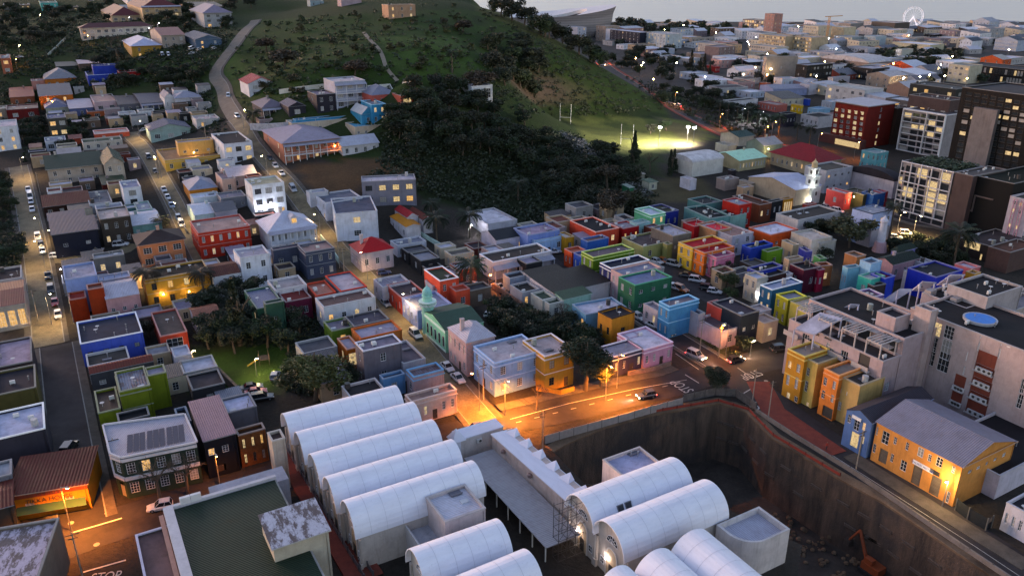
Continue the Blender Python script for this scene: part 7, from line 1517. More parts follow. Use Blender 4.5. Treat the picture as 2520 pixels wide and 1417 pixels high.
NAMED = [(o.location.x, o.location.y, short(o['label'])) for o in COL.objects if o.get('category') in ('house','shed','building')]
rnd = random.Random(21); cnt = 0
for gi in range(-60, 80):
    for gj in range(20, 110):
        if cnt >= 120: break
        x = (gi*E1[0]+gj*E2[0])*4.6+rnd.uniform(-.6,.6); y = (gi*E1[1]+gj*E2[1])*4.6+rnd.uniform(-.6,.6)
        if not (60 < y < 480): continue
        z = Tf(x, y); p = pix(x, y, z)
        if not any(inpoly(*p, P) for P in URB) or any(inpoly(*p, P) for P in KEEP): continue
        w_, d_ = rnd.uniform(4,7.5), rnd.uniform(4,7.5)
        cx, cy = x+E1[0]*w_/2+E2[0]*d_/2, y+E1[1]*w_/2+E2[1]*d_/2
        if not free(cx, cy, max(w_, d_)*.42) or onstreet(cx, cy, max(w_, d_)*.5+4.2): continue
        near = min(NAMED, key=lambda n_: math.hypot(n_[0]-cx, n_[1]-cy)); cn, ch = rnd.choice(PAL[:8]); kd = rnd.choice('FFFFS')
        lab = None
        for ad in ('small %s outbuilding' % cn, 'low %s yard room' % cn, 'plain %s annexe' % cn):
            l_ = '%s next to the %s' % (ad, near[2])
            if l_ not in used: lab = l_; break
        if not lab: continue
        used.add(lab); cnt += 1
        house((x, y, z), w_, d_, rnd.uniform(2.9,5.2), R(30), ch, kd+rnd.choice(['8a8a92','6a6460','9a90a0','4a4448','b0b0bc','7a4a40','5a5a60']), ('1x1','1x1','-'), lab, 'outbuilding', seed=cnt, plit=.08, name='outbuilding', split=False, rise=.4, ov=.1, clutter=False)
        FOOT.append((cx, cy, w_, d_, R(30)))
# ---------------------------------------------------------------- vegetation
def leafq(m, c, s, rnd, up=.5):
    a = rnd.uniform(0, 6.283); b = rnd.gauss(0, .7); u = Vector((math.cos(a), math.sin(a), rnd.uniform(-.4,.4)))*s; v = Vector((-math.sin(a)*math.sin(b), math.cos(a)*math.sin(b), math.cos(b)))*s
    c = Vector(c); m.poly([tuple(c-u*.9), tuple(c-v*.55), tuple(c+u*.9), tuple(c+v*.55)])
def crown(seed, n, kind='round', s=.1):
    r = random.Random(seed); m = MB(); bl = []
    if kind == 'round':
        for _ in range(15):
            a = r.uniform(0,6.28); q = r.uniform(.15,.75); bl.append((q*math.cos(a), q*math.sin(a), r.uniform(-.45,.7)*(1-q*.35), r.uniform(.26,.46)))
    elif kind == 'flat':
        for _ in range(14): a = r.uniform(0,6.28); q = r.uniform(.1,.85); bl.append((q*math.cos(a), q*math.sin(a), r.uniform(-.05,.3)-q*q*.15, r.uniform(.2,.34)))
    elif kind == 'cone':
        for i in range(22): z = i/21; a = r.uniform(0,6.28); q = (1-z)*.55*r.uniform(.3,1); bl.append((q*math.cos(a), q*math.sin(a), -1+2.1*z, .13+.25*(1-z)))
    for _ in range(n):
        b = r.choice(bl); d = Vector((r.gauss(0,1), r.gauss(0,1), r.gauss(0,1))).normalized()*b[3]*(r.random()**.35)*r.uniform(.8,1.12)
        leafq(m, (b[0]+d[0], b[1]+d[1], b[2]+d[2]*.85), s*r.uniform(.6,1.3), r)
    return m.mesh('crown', M_LEAF)
def trunk_mesh(seed, n=5, lean=.1, bare=False):
    r = random.Random(seed); m = MB(); top = (r.uniform(-lean,lean), r.uniform(-lean,lean), .55); m.tube((0,0,-.05), top, .045, .028, 7)
    def br(a, d, l, th, lv):
        b = (a[0]+d[0]*l, a[1]+d[1]*l, a[2]+d[2]*l); m.tube(a, b, th, th*.55, 4 if lv else 5)
        if lv > 0:
            for _ in range(3 if bare else 2):
                e = Vector(d)+Vector((r.gauss(0,.5), r.gauss(0,.5), r.gauss(.15,.3))); e.normalize(); br(b, e, l*.68, th*.52, lv-1)
    for _ in range(n):
        d = Vector((r.gauss(0,.6), r.gauss(0,.6), .8)).normalized(); br(top, d, .22, .022, 4 if bare else 1)
    return m.mesh('trunk', M_BARK)
CR = {'round': [crown(i, 2100, 'round', .085) for i in range(3)], 'fine': [crown(9, 6500, 'round', .05), crown(10, 6500, 'round', .05)], 'flat': [crown(20, 1500, 'flat', .08)], 'cone': [crown(30, 2000, 'cone', .08)], 'small': [crown(40+i, 500, 'round', .16) for i in range(3)]}
TK = [trunk_mesh(i) for i in range(3)]; TB = [trunk_mesh(50+i, 6, bare=True) for i in range(2)]
def palm_mesh(seed, n=46):
    r = random.Random(seed); m = MB()
    for k in range(n):
        a = 6.283*k/n+r.uniform(-.1,.1); el = r.uniform(-.5,1.15); P = []; x, z = 0, 0; e = el
        for i in range(8): P.append((x, z)); x += .15*math.cos(e); z += .15*math.sin(e); e -= .22
        for i in range(7):
            (x0,z0),(x1,z1) = P[i], P[i+1]; w0 = .11*math.sin(math.pi*(i+.3)/8); c, s_ = math.cos(a), math.sin(a)
            for sg in (-1, 1):
                for h_ in (0,.5):
                    xa = x0+(x1-x0)*h_; za = z0+(z1-z0)*h_; m.poly([(xa*c, xa*s_, za), ((xa+.05)*c, (xa+.05)*s_, za+.005), ((xa+.1)*c-sg*w0*s_*1.5, (xa+.1)*s_+sg*w0*c*1.5, za-w0*.75), ((xa+.06)*c-sg*w0*s_*1.5, (xa+.06)*s_+sg*w0*c*1.5, za-w0*.8)])
    return m.mesh('fronds', M_LEAF)
PALM = [palm_mesh(1), palm_mesh(2)]
m = MB(); 
for i in range(8): m.tube((0,0,i/8),(0,0,(i+1)/8),.06-.003*i,.052-.003*i,8)
PTR = m.mesh('trunk', M_BARK)
NT = {'round':'tree','fine':'tree','flat':'umbrella_tree','cone':'conifer','small':'bush','palm':'palm_tree','bare':'bare_tree'}
def tree(X, Y, kind, r_, h_, col, label, group=None, sq=.8, z=None):
    z = Tf(X, Y)-.1 if z is None else z; t = thing(NT[kind], label, {'small':'bush','palm':'palm tree','bare':'tree','cone':'conifer'}.get(kind, 'tree'), (X, Y, z), random.uniform(0,6.28), group)
    if kind == 'palm':
        o = link('trunk', PTR, t); o.scale = (6,6,h_); o = link('fronds', random.choice(PALM), t, col, (0,0,h_)); o.scale = (r_,r_,r_); return t
    if kind == 'bare':
        o = link('trunk', random.choice(TB), t); o.scale = (h_*.8,h_*.8,h_*.85); return t
    hz = r_*sq if kind != 'cone' else h_*.47
    if kind != 'small': o = link('trunk', random.choice(TK), t); o.scale = (h_,h_,h_)
    o = link('crown', random.choice(CR[kind]), t, col, (0,0,max(hz*.8, h_-hz))); o.scale = (r_,r_,hz); return t
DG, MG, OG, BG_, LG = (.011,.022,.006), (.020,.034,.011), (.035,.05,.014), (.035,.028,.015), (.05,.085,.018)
def grove(kind, pts_, r_, h_, col, desc, where, group, P_=True):
    pts_ = sorted(pts_)
    for i, (x, y) in enumerate(pts_):
        X, Y, z = G(x, y); k = random.uniform(.8,1.25); tree(X, Y, kind, r_*k, h_*k, tuple(c*random.uniform(.75,1.3) for c in col), '%s, %s from the left %s' % (desc, ORD2(i), where), group)
def scatter(poly, n, seed, mind):
    r = random.Random(seed); xs_ = [p[0] for p in poly]; ys_ = [p[1] for p in poly]; o = []; k = 0
    while len(o) < n and k < n*60:
        k += 1; x, y = r.uniform(min(xs_), max(xs_)), r.uniform(min(ys_), max(ys_))
        if inpoly(x, y, poly) and all(abs(x-a)+abs(y-b)*2 > mind for a, b in o):
            X, Y, z = G(x, y)
            if free(X, Y, 1.0) and not onstreet(X, Y, 4.5): o.append((x, y))
    return o
grove('round', [(1232,40),(1262,52),(1290,64),(1330,86),(1352,95),(1385,108),(1405,118),(1425,135),(1450,150),(1475,165),(1340,92),(1395,112)], 8.5, 13, DG, 'dark tree', 'along the ridge of the green hill', 'trees on the hill ridge')
grove('round', scatter([(1180,90),(1290,110),(1340,170),(1330,240),(1230,220),(1190,160)], 16, 3, 24), 6, 9, DG, 'dark tree', 'on the upper cliff of the hill', 'trees on the cliff')
grove('round', scatter([(960,275),(1180,300),(1330,300),(1390,350),(1560,420),(1600,480),(1540,540),(1420,540),(1300,420),(1180,380),(1050,400),(960,370)], 60, 5, 26), 4.6, 7.5, DG, 'dark tree', 'in the wooded valley', 'trees in the valley')
grove('round', scatter([(1010,200),(1170,200),(1220,280),(1110,290),(1000,260)], 14, 6, 26), 5, 7, DG, 'dark tree', 'around the white hill villa', 'trees around the hill villa')
grove('small', scatter([(620,60),(1140,10),(1190,180),(1000,190),(700,240),(610,230)], 60, 8, 22), 2.6, 3, OG, 'low bush', 'on the grassy hill', 'bushes on the grassy hill')
grove('flat', [(872,190),(700,172),(1138,82),(1180,230),(655,128)], 8, 10, BG_, 'broad brown green tree', 'on the grassy hill', 'big trees on the grassy hill')
grove('round', scatter([(0,20),(180,10),(560,20),(640,10),(600,60),(560,80),(480,90),(330,60),(180,60),(170,110),(0,120)], 60, 9, 20), 4.5, 7, DG, 'dark tree', 'on the upper left slope', 'trees on the upper left slope')
grove('round', scatter([(190,150),(300,140),(340,180),(520,180),(510,240),(330,240),(200,215)], 26, 10, 22), 3.6, 5.5, DG, 'dark tree', 'below the blue two level house', 'trees below the blue house')
grove('round', scatter([(60,280),(130,300),(330,290),(420,300),(400,325),(250,330),(130,390),(50,360)], 18, 12, 22), 3.2, 5, DG, 'dark tree', 'on the terrace above the cobbled lane', 'trees above the cobbled lane')
grove('round', scatter([(-20,420),(30,440),(50,560),(58,650),(-10,660)], 14, 13, 26), 3.6, 6, DG, 'dark tree', 'along the left edge beside the stone street', 'trees along the left edge')
grove('round', scatter([(480,760),(560,720),(640,740),(800,760),(830,850),(720,880),(500,880)], 24, 14, 34), 3.2, 6.5, DG, 'dark garden tree', 'behind the lawn playground', 'trees round the playground')
grove('round', scatter([(1215,770),(1330,770),(1400,800),(1400,850),(1480,830),(1490,880),(1420,860),(1230,830)], 22, 15, 26), 2.8, 5, DG, 'dark garden tree', 'in the walled garden', 'trees in the walled garden')
grove('round', scatter([(2230,590),(2330,600),(2370,640),(2300,655),(2200,620)], 12, 16, 24), 3, 4, DG, 'dark tree', 'on the bank below the white grid offices', 'trees on the bank')
grove('round', [(1700,650),(1722,662),(1745,672),(1768,690),(1785,712),(1800,735),(1775,675)], 2.8, 4.6, (.03,.05,.012), 'leafy small tree', 'in the car park strip', 'trees in the car park strip')
grove('round', [(1600,330),(1640,322),(1560,395),(1510,382)], 3.4, 5.5, DG, 'dark tree', 'at the near edge of the lit field', 'trees at the lit field')
grove('cone', [(1560,400),(1648,432),(1657,424)], 3.0, 10, DG, 'tall narrow dark tree', 'in front of the lit field', 'narrow trees at the field')
grove('round', scatter([(1620,215),(1700,240),(1760,215),(1780,260),(1860,290),(1900,320),(1820,300),(1720,270)], 20, 18, 24), 5, 7.5, DG, 'dark tree', 'beyond the hillside road', 'trees beyond the hillside road')
grove('round', scatter([(1480,150),(1560,130),(1680,130),(1720,190),(1640,200),(1560,180)], 18, 19, 24), 7, 10, DG, 'dark tree', 'behind the hillside road bend', 'trees behind the road bend')
grove('small', scatter([(1520,62),(1700,70),(1870,90),(1860,84),(1620,92),(1500,82)], 44, 20, 12), 9, 11, (.035,.042,.02), 'hazy tree', 'in the wooded belt near the sea', 'wooded belt near the sea')  # lighter, greyer crowns put distance haze into the leaf colour
grove('small', scatter([(2110,145),(2200,135),(2360,140),(2350,160),(2250,170),(2120,165)], 34, 22, 14), 7, 10, (.022,.03,.014), 'dark tree', 'in the tree belt of the lower city', 'tree belt of the lower city')
grove('small', scatter([(1500,100),(2500,100),(2500,230),(2200,240),(1760,260),(1600,180)], 64, 23, 24), 5, 7.5, (.022,.03,.014), 'street tree', 'scattered through the lower city', 'trees scattered through the lower city')
grove('palm', [(1790,292),(1812,300),(1838,308),(1862,318),(1890,330),(1915,338),(1770,285),(1960,345),(1990,362)], 3.4, 9, MG, 'palm', 'along the lit hillside road', 'palms along the hillside road')
grove('cone', [(1722,175),(1732,178),(1700,172),(1745,198)], 4, 12, DG, 'cypress', 'among the white villas', 'cypresses')
for x, y, k, r_, h_, c, lab in [(1160,735,'palm',4.6,9.5,MG,'big feathery palm in front of the coral corner house'),(1075,592,'palm',4.6,7.5,DG,'left palm of the pair in the dark park'),(1156,585,'palm',4.6,7.5,DG,'right palm of the pair in the dark park'),(1062,545,'palm',3.6,6,DG,'smaller palm above the pair in the dark park'),
 (1275,492,'palm',4.2,6,DG,'lone shaggy palm on the dark slope'),(2345,655,'palm',5.6,10,DG,'large palm below the black box building'),(2075,580,'palm',3.2,6,DG,'stubby palm beside the umbrella tree'),(2185,600,'palm',3.0,12,DG,'tall slender palm beside the leaning minaret'),(376,750,'palm',4.0,9,BG_,'left palm before the long ochre yellow house'),(505,742,'palm',3.6,8,BG_,'right palm before the long ochre yellow house'),
 (398,570,'palm',3.2,4,DG,'fan palm behind the brown hipped roof'),(292,160,'palm',5.5,7,DG,'dark palm above the blue two level house'),(625,310,'palm',4,5,DG,'dark palm beside the charcoal bungalow'),(1113,180,'palm',3.2,9,DG,'thin palm on the grassy hill'),
 (590,850,'cone',4.6,15,DG,'tall pointed dark conifer in the garden left of the maroon house'),(545,850,'fine',4.4,9,DG,'spreading dark tree left of the tall conifer'),(775,985,'fine',7.8,11.5,(.05,.06,.014),'big rounded olive green tree beside the parked cars'),(850,955,'round',3.6,6,DG,'dark tree between the olive green tree and the grey cube'),
 (1440,960,'fine',6.2,12.5,DG,'large dense dark tree right of the mustard yellow house'),(1480,955,'round',3,6,(.05,.05,.012),'orange lit shrubby tree under the street lamp'),(1757,962,'fine',3.4,6.2,DG,'small round tree beside the road junction'),(366,830,'fine',2.9,5.2,BG_,'round grey green bush right of the bright blue house'),
 (2090,610,'flat',9,8,(.035,.04,.015),'wide umbrella shaped tree beside the mosque hall'),(2015,590,'fine',5.4,8,DG,'dense dark tree between the white building and the palm'),(1828,862,'round',2.4,4.2,DG,'small tree lit yellow beside the charcoal house'),(2015,640,'round',4,5,DG,'dark tree behind the grey beige modern house'),
 (1500,555,'round',6.5,13,BG_,'tall eucalyptus with a pale trunk at the foot of the slope'),(1495,470,'flat',6,12,BG_,'broad eucalyptus over the shacks'),(1320,1010,'bare',3,6,BG_,'small bare tree before the pale blue corner building'),(395,1235,'bare',5,9.5,BG_,'big bare tree before the corner pub'),(462,1215,'bare',4,8,BG_,'second bare tree right of the big one by the corner pub'),
 (80,112,'bare',4,7,BG_,'bare tree on the dark left slope'),(275,125,'bare',5,9,BG_,'left bare tree before the long white school'),(300,125,'bare',5,9,BG_,'right bare tree before the long white school'),(1385,795,'bare',3,6,BG_,'bare brown tree beside the mossy roofed block'),(1600,425,'bare',4,9,BG_,'pale dead tree on the dirt plot'),(1632,255,'round',6.5,9.5,DG,'pair of round dark trees on the hillside road verge'),
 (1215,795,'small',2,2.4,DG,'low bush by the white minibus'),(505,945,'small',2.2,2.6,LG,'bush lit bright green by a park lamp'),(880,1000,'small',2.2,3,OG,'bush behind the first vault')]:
    X, Y, z = G(x, y); tree(X, Y, k, r_, h_, c, lab)
def scrub(name, label, poly, n, seed, r_, col, s=.45, mind=0, k=16):
    rr = random.Random(seed); m = MB(); c_ = 0; xs_ = [p[0] for p in poly]; ys_ = [p[1] for p in poly]
    for _ in range(n*3):
        if c_ >= n: break
        x, y = rr.uniform(min(xs_), max(xs_)), rr.uniform(min(ys_), max(ys_))
        if not inpoly(x, y, poly): continue
        X, Y, z = G(x, y)
        if onstreet(X, Y, 4.2) or not free(X, Y, .6): continue
        c_ += 1; q = r_*rr.uniform(.5,1.4)
        for _ in range(k): d = Vector((rr.gauss(0,.5), rr.gauss(0,.5), abs(rr.gauss(0,.45))))*q; leafq(m, (X+d[0], Y+d[1], z+d[2]*.9), s*rr.uniform(.6,1.4), rr)
    o = m.build(name, M_LEAF, color=col); tag(o, label, 'scrub', kind='stuff'); return o
scrub('scrub', 'dark tangled scrub covering the valley slope', [(940,260),(1200,300),(1400,330),(1620,440),(1600,540),(1400,560),(1180,520),(1040,470),(900,440),(940,390)], 1500, 1, 2.0, DG, .6)
scrub('scrub', 'rough scrub and reeds on the hill cliff and ridge', [(1180,20),(1300,70),(1450,155),(1640,268),(1500,288),(1330,285),(1230,270),(1180,200)], 520, 2, 1.8, (.02,.03,.009), .6)
scrub('scrub', 'grassy scrub spread over the upper hill', [(600,60),(1150,5),(1190,200),(1000,215),(720,260),(600,260),(570,170)], 480, 3, 1.6, (.022,.036,.01), .6)
scrub('scrub', 'dark undergrowth on the upper left slopes', [(0,20),(250,20),(600,60),(560,130),(520,240),(200,220),(60,300),(0,320)], 1500, 4, 1.8, DG, .6)
scrub('scrub', 'undergrowth between the hillside houses', [(60,240),(550,230),(560,330),(330,330),(60,420)], 500, 5, 1.3, DG, .45)
scrub('scrub', 'garden undergrowth around the playground lawn', [(450,720),(840,720),(860,900),(840,990),(700,960),(720,850),(480,850)], 700, 6, 1.2, DG, .35)
scrub('scrub', 'undergrowth in the walled garden', [(1210,740),(1480,790),(1490,900),(1400,880),(1220,830)], 450, 7, 1.1, DG, .35)
scrub('scrub', 'weeds on the verge beside the uphill road', [(1650,812),(1705,805),(1830,875),(1790,890)], 160, 8, .6, (.03,.045,.012), .25)
scrub('scrub', 'dark planting on the bank below the offices', [(2215,575),(2370,600),(2380,660),(2210,640)], 260, 9, 1.2, DG, .4)
scrub('scrub', 'rough bushes along the hillside road', [(1540,190),(1640,215),(1760,250),(1900,320),(1840,345),(1700,290),(1600,240)], 300, 10, 2., (.018,.028,.01), .7)
scrub('scrub', 'undergrowth along the left edge', [(-10,420),(45,430),(62,650),(-10,670)], 260, 11, 1.3, DG, .4)
scrub('rubble', 'scrap and rubble heaps by the shacks on the slope', [(1380,325),(1430,345),(1500,390),(1470,400),(1400,365)], 260, 12, 1.2, (.2,.2,.2), .5, k=6)
scrub('rubble', 'scrap heap beside the dead tree on the dirt plot', [(1530,455),(1600,445),(1610,485),(1540,485)], 120, 13, 1., (.16,.16,.15), .45, k=6)
# ---------------------------------------------------------------- vehicles
def car_proto(kind):
    L_, W_, H_, = {'hatch':(3.9,1.7,1.48),'sedan':(4.5,1.75,1.42),'suv':(4.6,1.85,1.75),'van':(5.0,1.9,2.1),'bakkie':(4.9,1.75,1.6)}[kind]
    t = bpy.data.objects.new('parked_car', None); m = MB(); hw = W_/2; bz = .9 if kind in ('suv','van','bakkie') else .82
    S_ = [(-L_/2,.35,bz*.72,.86),(-L_/2+.12,.22,bz*.95,.95),(-L_/2+.5,.2,bz,1),(0,.2,bz*1.0,1),(L_/2-1.1,.2,bz*.98,1),(L_/2-.5,.2,bz*.88,.98),(L_/2-.1,.25,bz*.74,.92),(L_/2,.35,bz*.55,.84)]
    R_ = [[(x,-hw*q*.93,a),(x,-hw*q,a+.2),(x,-hw*q,b-.18),(x,-hw*q*.9,b),(x,hw*q*.9,b),(x,hw*q,b-.18),(x,hw*q,a+.2),(x,hw*q*.93,a)] for x,a,b,q in S_]
    for A_, B_ in zip(R_[:-1], R_[1:]):
        for i in range(8): m.quad(A_[i], B_[i], B_[(i+1)%8], A_[(i+1)%8])
    m.poly(R_[0]); m.poly(R_[-1][::-1])
    x0, x1 = {'hatch':(-L_/2+.1,L_/2-1.2),'sedan':(-L_/2+.75,L_/2-1.25),'suv':(-L_/2+.08,L_/2-1.2),'van':(-L_/2+.05,L_/2-.7),'bakkie':(-.45,L_/2-1.3)}[kind]
    r0, r1 = x0+(.55 if kind == 'sedan' else .3 if kind != 'van' else .1), x1-(.75 if kind != 'van' else .6); rw_ = hw*.74; g = MB()
    g.quad((x1,-hw*.86,bz-.03),(x1,hw*.86,bz-.03),(r1,rw_,H_-.05),(r1,-rw_,H_-.05)); g.quad((x0,hw*.86,bz-.03),(x0,-hw*.86,bz-.03),(r0,-rw_,H_-.05),(r0,rw_,H_-.05))
    for s in (-1,1): q = [(x0,s*hw*.88,bz-.03),(x1,s*hw*.88,bz-.03),(r1,s*rw_,H_-.05),(r0,s*rw_,H_-.05)]; g.poly(q if s < 0 else q[::-1])
    m.box(r0-.03,r1+.03,-rw_-.02,rw_+.02,H_-.06,H_)
    for s in (-1,1):
        for xx, rx in ((x0,r0),(x1,r1),((x0+x1)/2-.1,(r0+r1)/2-.1)): m.tube((xx,s*hw*.885,bz-.03),(rx,s*(rw_+.01),H_-.04),.045,n=4)
    if kind == 'bakkie':
        for s in (-1,1): m.box(-L_/2+.1,-.5,s*hw*.9-.04,s*hw*.9+.04,bz-.05,bz+.16)
        m.box(-L_/2+.08,-L_/2+.16,-hw*.9,hw*.9,bz-.05,bz+.16)
    T_ = []; T_.append(('body', m.mesh('body', M_CAR), None)); T_.append(('window', g.mesh('window', M_CGLASS), None))
    w_ = MB(); w_.tube((0,-.1,0),(0,.1,0),.31,n=14); rm = MB(); rm.tube((0,-.12,0),(0,.12,0),.18,n=8); wm = w_.mesh('wheel', M_TYRE); rmm = rm.mesh('rim', M_RIM)
    h = MB(); h.box(-.04,.04,-.2,.2,-.07,.07)
    return {'p': T_, 'wheels': [(sx*(L_/2-.82), sy*(hw-.1), .31) for sx in (-1,1) for sy in (-1,1)], 'wm': wm, 'rm': rmm, 'hm': h.mesh('headlight', M_HEAD), 'tm': h.mesh('tail_light', M_TAIL), 'hon': h.mesh('headlight', M_HEADON), 'ton': h.mesh('tail_light', M_TAILON), 'L': L_, 'hw': hw, 'bz': bz}
CARP = {k: car_proto(k) for k in ('hatch','sedan','suv','van','bakkie')}
CC = {'w':('white',(.62,.62,.64)),'s':('silver',(.34,.35,.37)),'g':('dark grey',(.06,.06,.065)),'k':('black',(.015,.015,.017)),'r':('red',(.38,.02,.02)),'b':('dark blue',(.02,.04,.14)),'o':('orange',(.5,.12,.02)),'y':('mustard',(.45,.22,.03)),'n':('green',(.02,.18,.08)),'l':('light blue',(.2,.28,.38))}
def car(px, py, k, c, head, label, on=False, moving=False):
    X, Y, z = G(px, py); p = CARP[k]; nm, col = CC[c]; cat = {'van':'van','bakkie':'pickup'}.get(k, 'car')
    t = thing({'van':'parked_van','bakkie':'pickup_truck'}.get(k, 'car'), label, cat, (X, Y, z+.1), R(head), 'cars along the streets')
    dx, dy = math.cos(R(head))*1.5, math.sin(R(head))*1.5; sl_ = math.atan2(Tf(X+dx,Y+dy)-Tf(X-dx,Y-dy), 3.); t.rotation_euler = (0, -sl_, R(head))
    for n_, me_, _ in p['p']: link(n_, me_, t, col)
    for w_ in p['wheels']: a = link('wheel', p['wm'], t, None, w_); link('rim', p['rm'], a)
    for s in (-1, 1):
        link('headlight', p['hon' if on else 'hm'], t, None, (p['L']/2-.03, s*p['hw']*.66, p['bz']*.62)); link('tail_light', p['ton' if on else 'tm'], t, None, (-p['L']/2+.02, s*p['hw']*.68, p['bz']*.68))
    if on:
        l = bpy.data.lights.new('headlight', 'SPOT'); l.energy = 900; l.color = (1,.8,.5); l.spot_size = R(60); l.spot_blend = .8; o = link('headlight_beam', l, t, None, (p['L']/2+.1,0,.7)); o.rotation_euler = (R(78),0,R(-90))
    return t
CARS = '''70,470 sedan w -60|white sedan at the head of the row on the stone street
75,487 van w -60|white van parked second in the row on the stone street
77,500 hatch w -60|white hatchback in the middle of the row on the stone street
80,519 sedan w -60|white sedan at the near end of the row on the stone street
94,588 suv w -60|white SUV beside the dark navy building
102,607 hatch k -60|black hatchback between two white cars by the navy building
106,622 sedan w -60|white sedan at the end of the navy building row
140,634 hatch w 14|white hatchback parked across under the navy wall
186,626 hatch y 14|mustard yellow hatchback under the navy wall
236,619 sedan s 14|cream station wagon under the navy wall
298,606 suv w 14|silver white SUV below the taupe house
119,683 bakkie k -60|black pickup nose down on the stone street
126,717 suv k -60|black SUV between the pickup and the red car
136,748 sedan r -60|red sedan on the stone street
144,780 hatch w -60|white hatchback at the lower end of the stone street
366,390 suv g -60|dark grey SUV alone on the cobbled lane
383,425 sedan k -60|black sedan alone on the cobbled lane
404,470 sedan w -60|first white car of the three on the cobbled lane
413,489 sedan w -60|second white car of the three on the cobbled lane
423,509 sedan l -60|light blue sedan at the end of the three on the cobbled lane
440,540 hatch l -60|pale blue hatchback low on the cobbled lane
447,555 suv w -60|white SUV at the foot of the cobbled lane
357,323 sedan w 25|white sedan at the top bend of the cobbled lane
562,238 hatch w -75|white hatchback driving down the hill road
584,290 suv w -60|white SUV at the top of the cobbled street
665,393 hatch k -60|black hatchback beside the red terrace house
678,412 hatch w -60|upper white hatchback below the red terrace house
693,430 sedan w -60|lower white sedan below the red terrace house
721,468 suv s -60|silver grey SUV beside the excavated plot
945,675 hatch b 20|dark blue hatchback beside the red hipped cottage
950,752 hatch s -60|silver hatchback beside the coral terrace house
1023,828 suv w -60|white people carrier facing the mint mosque
1101,908 sedan w -60|upper white sedan by the weathered pink house
1127,936 sedan w -60|lower white sedan by the weathered pink house
678,930 hatch s 95|white hatchback alone beside the olive green tree
620,958 sedan g 20|dark grey car farthest in the courtyard row of three
630,970 sedan r 20|bright red car in the courtyard row of three
645,984 suv k 20|black car nearest in the courtyard row of three
172,1108 suv k 95|black SUV going down the asphalt street
188,1200 bakkie k 95|black pickup with a white canopy on the asphalt street
395,1252 hatch w 200|white hatchback with an open boot by the green hall
1590,978 hatch k 200|dark hatchback with bright headlights on the orange lit road
1178,1058 sedan b 20|dark blue car with red tail lights at the corner
1712,880 suv s -50|silver SUV waiting at the top of the side road
1810,890 hatch k 25|black hatchback with tail lights at the junction
1920,864 suv k 10|black car parked before the apartment corner
1608,805 sedan w -50|white sedan below the sky blue house
1572,785 hatch w -60|white hatchback beside the ochre house
1640,822 sedan g -50|dark grey sedan below the white sedan
1662,712 hatch w -50|white hatchback beside the teal green house
1675,716 suv o -50|orange SUV beside the teal green house
1715,694 suv w -25|white SUV with roof racks in the parking lane
1690,682 sedan g -25|dark grey car behind the white SUV with roof racks
1758,722 hatch w -25|white hatchback at the end of the parking lane
1742,714 suv k -25|black car next to the last white hatchback
1658,655 suv s -40|silver SUV at the top of the parking lane
1634,647 hatch o -50|orange hatchback at the top of the parking lane
1617,648 hatch w -50|white hatchback at the top of the parking lane
1362,624 bakkie w 20|white pickup beside the light blue row house
1228,712 bakkie w -40|white pickup in the dirt yard
1250,730 sedan k -35|black sedan in the dirt yard
1186,722 sedan r -10|red sedan in the dirt yard
1173,708 hatch w -20|white hatchback behind the red sedan in the dirt yard
1232,768 van w -30|white minibus in the dirt yard
1243,762 sedan w -30|white sedan behind the minibus
1210,782 hatch w -20|white hatchback nearest the mosque in the dirt yard
1276,766 hatch w -35|white hatchback right of the minibus
2230,578 suv w -15|white car under the yellow street lights
2205,588 hatch w -10|small white car behind the periwinkle office block
2300,601 sedan g -15|grey car on the city street bank
2040,505 hatch w -60|white hatchback between the minaret and salmon house
2034,514 hatch s -60|silver hatchback between the minaret and salmon house
2060,523 suv w -50|white SUV under the starry wall lamp
1828,586 hatch n -60|green and white car beside the bright orange house
475,134 sedan w 20|white sedan in front of the blue grey gabled house
474,122 suv w 60|white SUV beside the blue grey gabled house
492,124 hatch w 60|white hatchback beside the blue grey gabled house
529,122 hatch w 60|pale hatchback right of the blue grey gabled house
400,137 hatch w -60|left white car under the pergola
415,137 hatch w -60|right white car under the pergola
350,146 sedan k 10|black sedan by the pyramid roofed house
50,143 sedan w 10|white car on the road under the left slope
1667,262 suv w 130|white car with headlights on the hillside road
1484,161 sedan w -40|distant car with headlights at the road bend
1872,287 hatch w 10|left white car by the palm park
1893,290 hatch w 10|right white car by the palm park
225,3 sedan s 10|silver car at the very top left'''
ON = ('with bright headlights','with red tail','with tail lights','with headlights','waiting')
for ln in CARS.split('\n'):
    a, lab = ln.split('|'); xy, k, c, hd = a.split(); x, y = map(float, xy.split(',')); car(x, y, k, c, float(hd), lab, any(q in lab for q in ON))
